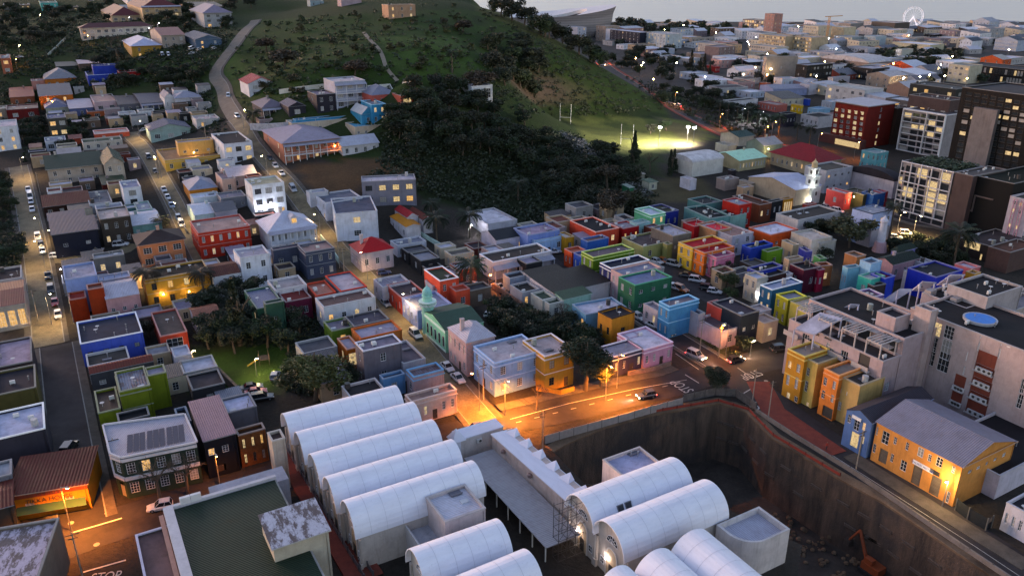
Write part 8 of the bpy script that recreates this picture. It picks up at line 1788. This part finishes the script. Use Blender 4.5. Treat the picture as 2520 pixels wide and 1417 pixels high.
# ---------------------------------------------------------------- lamps that are lit
def lampmesh(h, arm, hm):
    m = MB(); m.tube((0,0,0),(0,0,h),.09,.06,6); m.tube((0,0,h),(arm,0,h+.25),.045,n=5); a = m.mesh('pole', M_METAL); b = MB(); b.box(arm-.25,arm+.35,-.13,.13,h+.18,h+.32); c = MB(); c.box(arm-.18,arm+.28,-.1,.1,h+.1,h+.18); return a, b.mesh('lamp_head', M_METAL), c.mesh('lamp_glass', hm)
LM = {(h, k): lampmesh(h, 1.3 if h > 5 else .5, m_) for h in (4,5,8) for k, m_ in (('o',M_LAMPO),('w',M_LAMPW),('y',M_LAMPY))}
LC = {'o':(1,.31,.02),'w':(.78,.92,1),'y':(1,.74,.28)}
def lamp(px, py, h, k, e, head, label):
    X, Y, z = G(px, py); t = thing('street_lamp', label, 'street lamp', (X, Y, z), R(head)); a, b, c = LM[(h,k)]; link('pole', a, t, (.22,.22,.23)); q = link('lamp_head', b, t, (.2,.2,.2)); link('lamp_glass', c, q)
    arm = 1.3 if h > 5 else .5; sp_ = h > 5; l = bpy.data.lights.new('lamp', 'SPOT' if sp_ else 'POINT'); l.energy = e
    if sp_: l.spot_size = R(138); l.spot_blend = .7; l.energy = e*(2.2 if k == 'y' else 1.3)
    l.color = LC[k]; l.shadow_soft_size = .15; link('lamp_light', l, t, None, (arm+.05,0,h-.15))
LAMPS = '''1243,1022 8 o 10000 -60|orange street lamp on the corner before the pale blue corner building
1518,955 8 o 2500 -60|orange street lamp under the big round tree
176,1305 8 o 4500 -20|orange street lamp beside the yellow take away
1490,985 8 o 6500 -60|orange lamp over the main road by the mustard house
545,1215 8 o 700 -60|orange street lamp behind the green hall
262,790 5 o 420 120|orange lamp against the burnt orange wall
1785,880 8 o 1100 200|orange lamp at the verge of the uphill road
2318,1248 5 y 350 -150|yellow lamp on the pole before the orange workshop
2215,1150 5 y 250 30|yellow lamp at the left end of the orange workshop
2115,1120 5 y 160 30|lamp beside the blue motor shop
1845,880 4 y 260 0|low yellow lamp by the charcoal house corner
112,660 8 y 420 180|yellow lamp halfway down the stone street
60,440 8 y 500 0|yellow lamp at the top of the stone street
110,600 8 y 420 180|yellow lamp by the navy building on the stone street
128,800 8 y 560 0|yellow lamp at the foot of the stone street
345,345 8 y 520 0|yellow lamp at the top of the cobbled lane
398,440 8 y 420 180|yellow lamp in the middle of the cobbled lane
450,560 8 y 380 180|yellow lamp at the foot of the cobbled lane
660,440 8 y 420 180|yellow lamp by the white three storey block
600,320 8 y 380 0|yellow lamp at the top of the cobbled street
790,590 8 y 420 180|yellow lamp beside the white colonial villa
905,690 8 y 420 180|yellow lamp where the cobbled street meets the lane
1010,800 8 y 480 180|yellow lamp opposite the mint mosque
1180,1010 8 o 900 180|orange lamp at the mouth of the cobbled street
632,925 4 y 330 0|park lamp glowing over the playground lawn
478,905 4 y 260 0|park lamp above the dry stone wall
1156,585 4 w 260 0|white park lamp under the palms
1202,712 4 o 220 0|small amber lamp at the dirt yard
1735,668 5 y 330 0|lamp among the leafy car park trees
1640,628 5 y 420 180|yellow lamp lighting the pale plaster house
2206,580 8 y 1500 -60|left bright yellow street light beside the grid offices
2245,590 8 y 1500 -60|right bright yellow street light beside the grid offices
2100,395 8 o 1200 0|orange lamp before the brick tower
2010,372 8 o 1500 0|orange lamp at the end of the hillside road
1880,352 8 o 1500 -60|orange lamp beside the dark green roofed building
1770,318 8 o 1500 -60|orange lamp above the sports shed
1660,262 8 o 1200 -60|orange lamp at the middle of the hillside road
1484,158 8 o 1500 -60|orange lamp at the bend of the hillside road
1825,305 8 w 1500 0|white lamp in the palm park
1868,312 8 w 1500 0|second white lamp in the palm park
1898,340 8 o 900 0|amber lamp by the palm park
1885,395 5 y 350 0|lamp by the crimson roofed hall entrance
130,275 5 o 420 0|orange lamp by the brightly lit balcony house
42,170 5 o 160 0|small orange lamp on the left slope
218,110 5 o 160 0|small orange lamp by the white school
100,55 5 y 120 0|lamp on the dark field path at the top left
50,135 5 y 120 0|lamp on the road at the left slope
319,64 5 w 260 0|bright white lamp before the school block
368,92 5 w 420 0|brightest white lamp above the pyramid roofed house
392,78 5 w 200 0|white lamp behind the grey flats
330,110 4 w 120 0|lamp shining on the school yard
514,110 4 w 160 0|white lamp on the blue grey gabled house
355,715 4 y 220 0|lamp in the lit alley beside the ochre yellow house'''
for ln in LAMPS.split('\n'):
    a, lab = ln.split('|'); xy, h, k, e, hd = a.split(); x, y = map(float, xy.split(',')); lamp(x, y, int(h), k, float(e), float(hd), lab)
def walllamp(px, py, h, k, e, label, cat='wall lamp'):
    """lamp fixed on a wall: pixel of the wall foot in front of it"""
    X, Y, z = G(px, py); dn = math.hypot(X, Y); X -= X/dn*.5; Y -= Y/dn*.5
    t = thing('wall_lamp', label, cat, (X, Y, z+h)); m = MB(); m.lathe((0,0,0),[(0,.06),(.1,.16),(.22,.1)],8); m.build('bulb', {'o':M_LAMPO,'w':M_LAMPW,'y':M_LAMPY}[k], t)
    m = MB(); m.box(-.05,.05,0,.5,.2,.28); m.build('bracket', M_METAL, t, (.2,.2,.2)); l = bpy.data.lights.new('wall_lamp', 'POINT'); l.energy = e; l.color = LC[k]; l.shadow_soft_size = .1; link('lamp_light', l, t, None, (0,-.35,0))
for ln in '''640,537 3.6 w 110|left white lamp on the white three storey block
680,533 3.6 w 110|right white lamp on the white three storey block
903,500 3.4 w 90|left lamp on the modern grey villa
980,498 4.6 w 40|right lamp on the modern grey villa
782,672 2.4 w 50|door lamp of the slate blue two storey house
1240,605 2.4 y 60|porch lamp of the white cottage
407,752 3.2 y 30|left lamp on the long ochre yellow house
470,745 3.2 y 30|right lamp on the long ochre yellow house
2096,515 4.6 y 160|starry wall lamp on the salmon corner house
725,378 5.6 y 26|upper verandah lamp on the red terrace house
825,375 2.4 o 40|lower verandah lamp on the red terrace house
1441,688 2.6 y 26|door lamp of the lime green two storey house
1347,935 2.4 y 30|door lamp of the mustard yellow house
158,705 5 w 40|lamp on the corner of the white and pale blue house
540,452 4 y 14|terrace lamp of the white modern house
480,395 3 y 40|verandah lamp of the long yellow house
1988,655 3 w 60|starry lamp in the back row of houses
2026,672 3 y 60|warm lamp on the orange brown house
1866,745 2.4 w 40|door lamp of the deep teal blue house
125,590 3 y 30|lamp on the end of the navy building'''.split('\n'):
    a, lab = ln.split('|'); xy, h, k, e = a.split(); x, y = map(float, xy.split(',')); walllamp(x, y, float(h), k, float(e), lab)
# floodlit field with goal posts
for x, y, e, lab in ((1705,362,9000,'right floodlight mast at the near side of the field'),(1690,360,7000,'middle floodlight mast beside the right mast'),(1621,362,6000,'left floodlight mast at the near side of the field')):
    X, Y, z = G(x, y); t = thing('floodlight_mast', lab, 'floodlight', (X, Y, z)); m = MB(); m.tube((0,0,0),(0,0,9),.12,n=6); m.build('pole', M_METAL, t, (.3,.3,.3)); m = MB(); m.box(-.6,.6,-.1,.3,8.6,9.2); m.build('lamp_head', M_LAMPW, t)
    l = bpy.data.lights.new('floodlight', 'SPOT'); l.energy = e*2.4; l.color = (1,.97,.72); l.spot_size = R(160); l.spot_blend = .6; l.shadow_soft_size = .3; o = link('lamp_light', l, t, None, (0,.5,8.6)); o.rotation_euler = (R(60),0,R(50))
for x, y, lab in ((1542,358,'near white rugby goal posts on the lit field'),(1391,304,'far white rugby goal posts at the cliff end of the field')):
    X, Y, z = G(x, y); t = thing('goal_posts', lab, 'goal posts', (X, Y, z), R(-20)); m = MB()
    for s in (-2.8, 2.8): m.tube((s,0,0),(s,0,9.5),.08,n=6)
    m.tube((-2.8,0,3),(2.8,0,3),.07,n=6); m.build('posts', M_TRIM, t, (.75,.75,.75))
# ---------------------------------------------------------------- utility poles with wires, road paint, fences
def upole(px, py, h, label):
    X, Y, z = G(px, py); t = thing('utility_pole', label, 'utility pole', (X, Y, z), R(30)); m = MB(); m.tube((0,0,0),(0,0,h),.12,.08,6); m.build('pole', M_BARKP, t)
    m = MB(); m.box(-.9,.9,-.05,.05,h-.5,h-.38); m.box(-.6,.6,-.05,.05,h-1.1,h-1.); m.build('crossarm', M_BARK, t); return (X, Y, z+h-.4)
PO = [[(1093,330)], [(836,660,'by the slate blue house'),(848,680,'beside the first pole at the lane crossing')], [(1044,820,'before the mint mosque'),(1190,985,'at the side of the pale blue corner building')],[(1178,640,'at the edge of the dark park')],[(1335,1110,'at the corner of the pit')],[(1722,865,'on the grass verge'),(1768,880,'at the corner verge')],[(275,400,'above the green gabled house'),(100,480,'by the left edge trees'),(95,790,'at the foot of the stone street')],[(508,350,'by the mint gable house'),(326,318,'above the cobbled lane'),(390,440,'on the cobbled lane')],[(298,1180,'by the corner pub'),(205,1425,'at the bottom left junction')],[(2105,1160,'before the blue motor shop')],[(1850,1000,'on the red paving'),(1890,1030,'second on the red paving')],[(182,795,'beside the burnt orange house')],[(1545,690,'in front of the dusty pink house')]]
WP = []
for grp in PO:
    for q in grp:
        if len(q) == 3: WP.append(upole(q[0], q[1], 8.2, 'utility pole with crossarms '+q[2]))
def wire(a, b, lab):
    m = MB(); P_ = [Vector(a).lerp(Vector(b), i/8)-Vector((0,0,1.2*4*(i/8)*(1-i/8)*.6)) for i in range(9)]
    for o_ in (-.5,.5):
        for p, q in zip(P_[:-1], P_[1:]): m.tube(p+Vector((o_,0,0)), q+Vector((o_,0,0)), .025, n=3)
    tag(m.build('overhead_wires', M_TYRE), lab, 'wires')
wire(WP[0], WP[2], 'wires from the slate blue house pole down to the mosque pole'); wire(WP[2], WP[3], 'wires running along the mosque to the blue corner pole'); wire(WP[3], WP[5], 'wires from the blue corner pole to the pit corner pole'); wire(WP[6], WP[7], 'short wires between the two verge poles')
def roadtext(body, px, py, size, rz):
    X, Y, z = G(px, py); cu = bpy.data.curves.new('t', 'FONT'); cu.body = body; cu.size = size; cu.align_x = 'CENTER'; tmp = bpy.data.objects.new('t', cu); COL.objects.link(tmp); me = bpy.data.meshes.new_from_object(tmp.evaluated_get(bpy.context.evaluated_depsgraph_get())); bpy.data.objects.remove(tmp)
    me.materials.clear(); me.materials.append(M_PAINT); o = link('road_marking', me, None, None, (X, Y, .09), R(rz)); o.scale = (1,1.6,1); struct(o)
roadtext('STOP', 1688, 948, 2.2, 120); roadtext('STOP', 1838, 918, 2.2, 210); roadtext('STOP', 1850, 992, 2.2, -150); roadtext('STOP', 256, 1430, 1.7, 10)
def line(px, w_=.14, z=.083): strip('road_marking', [G(*p)[:2] for p in px], w_/2, -w_/2, z, M_PAINT, nx=1)
line([(1686,922),(1720,943)], .25); line([(1815,905),(1850,930)], .25); line([(1823,972),(1852,955)], .25); line([(1255,1032),(1400,993),(1560,958),(1690,935)]); line([(1890,1020),(2000,1090),(2130,1172),(2260,1255),(2400,1345),(2520,1425)], .1); line([(180,1310),(240,1293),(300,1275)], .3); line([(205,1408),(310,1378)], .3); line([(1662,870),(1720,910)], .15)
for i in range(9): line([(1270+i*45,1040-i*11),(1283+i*45,1037-i*11)], .12)
# yellow-orange lit apron, kerb islands, manhole covers
for x, y in ((238,1340),(265,1262),(175,1287),(1862,945),(1885,938)): X, Y, z = G(x, y); m = MB(); m.lathe((X,Y,.09),[(0,.45),(.01,.43)],12); tag(m.build('manhole_cover', M_CONC, color=(.3,.28,.26)), 'round manhole cover on the %s' % {238:'lower left road centre',265:'corner before the pub',175:'corner by the take away',1862:'red paving, left one',1885:'red paving, right one'}[x], 'manhole cover')
def fence(px, h, name, label, cat, m_, col, post=2.4, thick=.06, pm=None, z0=0., pts=None):
    P = densify(pts or [G(*p)[:2] for p in px], post); t = thing(name, label, cat, (P[0][0], P[0][1], 0)); m = MB(); pmh = MB(); ox, oy = P[0]
    for a, b in zip(P[:-1], P[1:]):
        l = math.hypot(b[0]-a[0], b[1]-a[1]) or 1; nx_, ny_ = -(b[1]-a[1])/l*thick, (b[0]-a[0])/l*thick; za, zb = Tf(*a)+z0, Tf(*b)+z0
        q = [(a[0]-ox+s*nx_, a[1]-oy+s*ny_) for s in (-1,1)]+[(b[0]-ox+s*nx_, b[1]-oy+s*ny_) for s in (1,-1)]
        lo = [(*q[0],za-.4),(*q[1],za-.4),(*q[2],zb-.4),(*q[3],zb-.4)]; hi = [(*q[0],za+h),(*q[1],za+h),(*q[2],zb+h),(*q[3],zb+h)]
        m.poly(hi[::-1]); m.quad(lo[0],lo[3],hi[3],hi[0]); m.quad(lo[2],lo[1],hi[1],hi[2]); m.quad(lo[3],lo[2],hi[2],hi[3]); m.quad(lo[1],lo[0],hi[0],hi[1])
    m.build('panel', m_, t, col)
    for a in P[:100]: q = MB(); q.box(a[0]-ox-.08,a[0]-ox+.08,a[1]-oy-.08,a[1]-oy+.08,Tf(*a)+z0-.2,Tf(*a)+z0+h+.15); q.build('post', pm or M_METAL, t, tuple(c*.5 for c in col))
    return t
inner = [p for p in PIT[1:11]]
fence(None, .6, 'safety_barrier', 'sagging red orange safety mesh along the rim of the pit', 'barrier', M_OBJ, (.3,.035,.018), 3, .04, pts=offs(PIT[3:8], .7))
fence([(1340,1092),(1480,1052),(1600,1018),(1680,997)], 1.7, 'hoarding', 'pale panel hoarding between the lit road and the pit', 'fence', M_OBJ, (.30,.26,.24), 3.0)
fence([(1680,990),(1760,972),(1810,975),(1860,1010)], 1.7, 'wooden_fence', 'grey vertical board fence at the road junction', 'fence', M_STONE, (.14,.12,.11), 2.0)
fence([(1860,1015),(1960,1080),(2090,1160),(2200,1235),(2330,1325),(2500,1440)], .9, 'low_wall', 'low stained concrete wall with iron posts above the pit', 'wall', M_CONC, (.20,.17,.15), 3.2, .14)
fence([(2350,1255),(2380,1278),(2425,1305),(2438,1298)], 2.2, 'wire_gate', 'wire mesh gate between the orange workshop and blue white warehouse', 'gate', MATS['window_glass'], (.3,.3,.3), 2.5, .01)
fence([(688,232),(730,226),(800,218)], 2.0, 'boundary_wall', 'white boundary wall left of the three storey guest house', 'wall', M_WALL, (.6,.58,.52), 8, .15)
fence([(905,222),(960,218),(1010,212)], 2.0, 'boundary_wall', 'white boundary wall right of the three storey guest house', 'wall', M_WALL, (.6,.58,.52), 8, .15)
fence([(118,140),(140,120),(162,98)], 1.6, 'boundary_wall', 'pale curving wall on the dark left slope', 'wall', M_WALL, (.35,.38,.32), 8, .15)
fence([(617,320),(700,318),(720,312)], 2.6, 'boundary_wall', 'grey painted wall with black graffiti scribbles', 'wall', M_STONE, (.45,.45,.5), 8, .2)
fence([(1212,712),(1245,735),(1285,762)], 2.0, 'brick_wall', 'worn brick yard wall beside the dirt yard', 'wall', M_STONE, (.28,.16,.12), 4, .2)
fence([(790,590),(815,620),(835,650)], 1.8, 'garden_wall', 'pale mint garden wall beside the white balcony house', 'wall', M_WALL, (.45,.62,.55), 8, .15)
fence([(1035,580),(1060,595),(1090,612)], 1.4, 'garden_wall', 'pale mint wall at the edge of the dark park', 'wall', M_WALL, (.45,.62,.55), 8, .15)
fence([(490,920),(540,925),(575,960),(600,985)], 2.0, 'stone_wall', 'old stone wall around the rubble courtyard', 'wall', M_STONE, (.16,.12,.10), 5, .3)
fence([(395,470),(440,540),(462,575)], 1.0, 'street_wall', 'low wall along the right side of the cobbled lane', 'wall', M_CONC, (.3,.28,.25), 6, .12)
fence([(1320,960),(1380,972),(1412,962)], 1.1, 'garden_wall', 'ochre garden wall before the mustard yellow house', 'wall', M_WALL, hx('b98f3c'), 4, .15)
fence([(1545,925),(1600,915),(1650,900)], 1.1, 'terrace_railing', 'stone terrace wall with railing before the pink terrace', 'wall', M_STONE, (.25,.17,.14), 3, .2)
# walkway with rails, pot plants, scaffold, excavator, playground
A = U(712,1112); B = U(905,1430); strip('walkway', [A, B], -2.6, 2.4, .1, M_REDP, .3)
for d_, lab in ((-.4,'left steel handrail of the red walkway'),(.9,'right steel handrail of the red walkway')):
    P = offs([A, B], d_); fence(None, 1.0, 'handrail', lab, 'railing', M_METAL, (.22,.22,.24), 2.2, .02, z0=.4, pts=P)
for i in range(9):
    x, y = 752+i*16.2, 1190-1+i*26.5-60; X, Y, z = G(x+6, y+40); t = thing('pot_plant', 'round clipped pot plant on the red walkway, %s from the far end' % ORD[i], 'pot plant', (X, Y, .4), 0, 'pot plants on the walkway'); m = MB(); m.lathe((0,0,0),[(0,.16),(.3,.24)],8); m.build('pot', M_OBJ, t, (.45,.43,.4)); o = link('foliage', CR['small'][0], t, DG, (0,0,.6)); o.scale = (.42,.42,.42)
X, Y, z = G(1400,1400); t = thing('scaffold_tower', 'dark tubular scaffold tower beside the right vaults', 'scaffold', (X-1.5, Y+1.5, 0), R(30))
for i in range(4):
    for j in range(2): m = MB(); m.tube((i*1.5,j*1.4,-3),(i*1.5,j*1.4,9.5),.05,n=5); m.build('upright', M_METAL, t, (.1,.09,.09))
for l_ in range(6): m = MB(); [m.tube((0,j*1.4,l_*1.8),(4.5,j*1.4,l_*1.8),.04,n=4) for j in range(2)]; [m.tube((i*1.5,0,l_*1.8),(i*1.5,1.4,l_*1.8),.04,n=4) for i in range(4)]; [m.tube((i*1.5,0,l_*1.8),(i*1.5+1.5,0,l_*1.8+1.8),.03,n=4) for i in range(3) if l_ < 5]; m.build('lift_frame', M_METAL, t, (.1,.09,.09))
r = ray(2150,1400); tt = (PZ+1-CAMH)/r[2]; t = thing('excavator', 'orange excavator raising its boom from the pit floor', 'excavator', (r[0]*tt, r[1]*tt, PZ), R(120)); oc = (.32,.06,.015)
m = MB(); m.box(-1.6,1.6,-1.3,1.3,.9,2.2); m.box(-.2,1.3,.2,1.2,2.2,3.1); m.build('body', M_OBJ, t, oc)
for s in (-1.3,1.3): m = MB(); m.box(-1.9,1.9,s-.3,s+.3,0,.85); m.build('track', M_TYRE, t)
m = MB(); m.tube((1.4,0,1.6),(3.6,0,6.4),.32,.25,6); m.build('boom', M_OBJ, t, oc); m = MB(); m.tube((3.6,0,6.4),(5.2,0,3.4),.24,.18,6); m.build('dipper_arm', M_OBJ, t, oc); m = MB(); m.box(4.8,5.9,-.5,.5,2.3,3.3); m.build('bucket', M_METAL, t, (.1,.08,.07))
for k in range(26): # tie-back beams
    a = PIT[4+k*6//26]; b = PIT[5+k*6//26]; u = (k*.23)%1; x, y = a[0]*(1-u)+b[0]*u, a[1]*(1-u)+b[1]*u; an = math.atan2(b[1]-a[1], b[0]-a[0]); t = thing('anchor_beam', 'steel anchor beam on the pit wall, %s from the left' % (ORD[k] if k < 26 else 'last'), 'beam', (x+math.sin(an)*.12, y-math.cos(an)*.12, -4.2-(k%2)*3.6), an, 'anchor beams on the pit wall')
    m = MB(); m.box(-1.1,1.1,-.12,.12,-.1,.0); m.box(-1.1,1.1,-.12,.12,.25,.35); m.build('beam', M_METAL, t, (.22,.17,.14))
rr = random.Random(3); m = MB()
for _ in range(260):
    x, y = rr.uniform(10,75), rr.uniform(60,118)
    if not inpoly(x, y, pitc): continue
    q = rr.uniform(.4,1.6); 
    for _ in range(9): d = Vector((rr.gauss(0,.8), rr.gauss(0,.8), abs(rr.gauss(0,.35))))*q; m.lathe((x+d[0],y+d[1],PZ+d[2]-.2),[(0,q*.35),(q*.25,q*.22)],5)
tag(m.build('rubble', M_DIRT), 'loose soil heaps and rubble on the pit floor', 'rubble', kind='stuff')
X, Y, z = G(640, 900); t = thing('play_frame', 'wooden climbing frame with a yellow slide on the lawn', 'playground frame', (X, Y, z), R(20))
for i in (0,2):
    for j in (0,2): m = MB(); m.tube((i,j,0),(i,j,2.8),.07,n=5); m.build('post', M_BARK, t)
m = MB(); m.box(-.2,2.2,-.2,2.2,1.3,1.4); m.build('deck', M_BARK, t); m = MB(); m.quad((-.2,.4,1.4),(-.2,1.1,1.4),(-2.6,1.1,.1),(-2.6,.4,.1)); m.quad((-.2,1.1,1.35),(-.2,.4,1.35),(-2.6,.4,.05),(-2.6,1.1,.05)); m.build('slide', M_OBJ, t, (.5,.33,.02))
# orange tower crane in the lower city
X, Y = U(2032,112); t = thing('tower_crane', 'orange tower crane beside the cream hotel', 'crane', (X, Y, 0)); m = MB()
for s in ((-.8,-.8),(.8,-.8),(.8,.8),(-.8,.8)): m.tube((*s,0),(*s,30),.2,n=4)
for k in range(12): m.tube((-.8,-.8,k*2.5),(.8,-.8,k*2.5+2.5),.14,n=4)
m.build('mast', M_OBJ, t, (.55,.22,.03)); m = MB(); m.tube((-5,0,30),(14,0,31),.5,n=4); m.build('jib', M_OBJ, t, (.55,.22,.03))
rnd = random.Random(5); g_ = 0
FL = MB(); FL.tube((0,0,0),(0,0,8),.14,.1,4); FLp = FL.mesh('pole', M_METAL); GLS = []
for nm, mt in (('white',M_LAMPW),('amber',M_LAMPO),('yellow',M_LAMPY)): b = MB(); b.lathe((0,0,7.9),[(0,.2),(.35,.5),(.8,.2)],6); GLS.append((nm, b.mesh('lamp_glass', mt)))
for k in range(70):
    x, y = rnd.uniform(1560,2515), 78+rnd.random()**1.3*150
    X, Y = U(x, y)
    if not free(X, Y, 1) or Tf(X,Y) > .5: continue
    nm, gm = rnd.choices(GLS, (3,3,4))[0]; t = thing('street_lamp', '%s glowing lamp far off in the lower city, about %d metres away, %s one' % (nm, int(math.hypot(X,Y)), 'left' if x < 1900 else 'middle' if x < 2250 else 'right'), 'street lamp', (X, Y, 0), 0, 'distant street lamps'); link('pole', FLp, t, (.2,.2,.2)); link('lamp_glass', gm, t)
# people by the orange front and on the pavement
def person(px, py, ctop, cbot, head, label):
    X, Y, z = G(px, py); me = bpy.data.meshes.new('person'); J = [(0,0,.92,.15),(0,0,1.2,.14),(0,.0,1.42,.13),(0,0,1.52,.06),(0,.02,1.66,.10),(.09,0,.85,.09),(.1,.05,.48,.06),(.11,-.03,.08,.045),(.11,.1,.04,.035),(-.09,0,.85,.09),(-.1,-.05,.48,.06),(-.11,-.12,.08,.045),(-.11,.02,.04,.035),(.2,0,1.38,.06),(.25,-.02,1.1,.045),(.24,.08,.86,.03),(-.2,0,1.38,.06),(-.25,.02,1.1,.045),(-.24,-.06,.86,.03)]
    E_ = [(0,1),(1,2),(2,3),(3,4),(0,5),(5,6),(6,7),(7,8),(0,9),(9,10),(10,11),(11,12),(2,13),(13,14),(14,15),(2,16),(16,17),(17,18)]; me.from_pydata([j[:3] for j in J], E_, []); o = link('person', me, None, None, (X, Y, z+.1), R(head)); o.modifiers.new('s', 'SKIN'); sv = me.skin_vertices[0].data
    for i, j in enumerate(J): sv[i].radius = (j[3], j[3])
    sv[0].use_root = True; o.modifiers.new('u', 'SUBSURF').levels = 1; dg = bpy.context.evaluated_depsgraph_get(); m2 = bpy.data.meshes.new_from_object(o.evaluated_get(dg)); o.modifiers.clear(); o.data = m2
    m2.materials.append(simple('clothes_'+label[:8], ctop, .8)); m2.materials.append(simple('trousers_'+label[:8], cbot, .8)); m2.materials.append(MATS.get('skin') or simple('skin', (.2,.11,.07), .6))
    for p in m2.polygons: zc = p.center.z; p.material_index = 1 if zc < .9 else (2 if zc > 1.5 or (abs(p.center.x) > .2 and zc < .95) else 0)
    tag(o, label, 'person')
person(2033,1108, (.3,.03,.02), (.03,.03,.04), 200, 'person in a red top standing by the dark doorway of the orange front')
person(1200,703, (.03,.03,.035), (.04,.04,.05), 40, 'person in dark clothes standing by the long white building')
print('OBJECTS', len(bpy.data.objects))
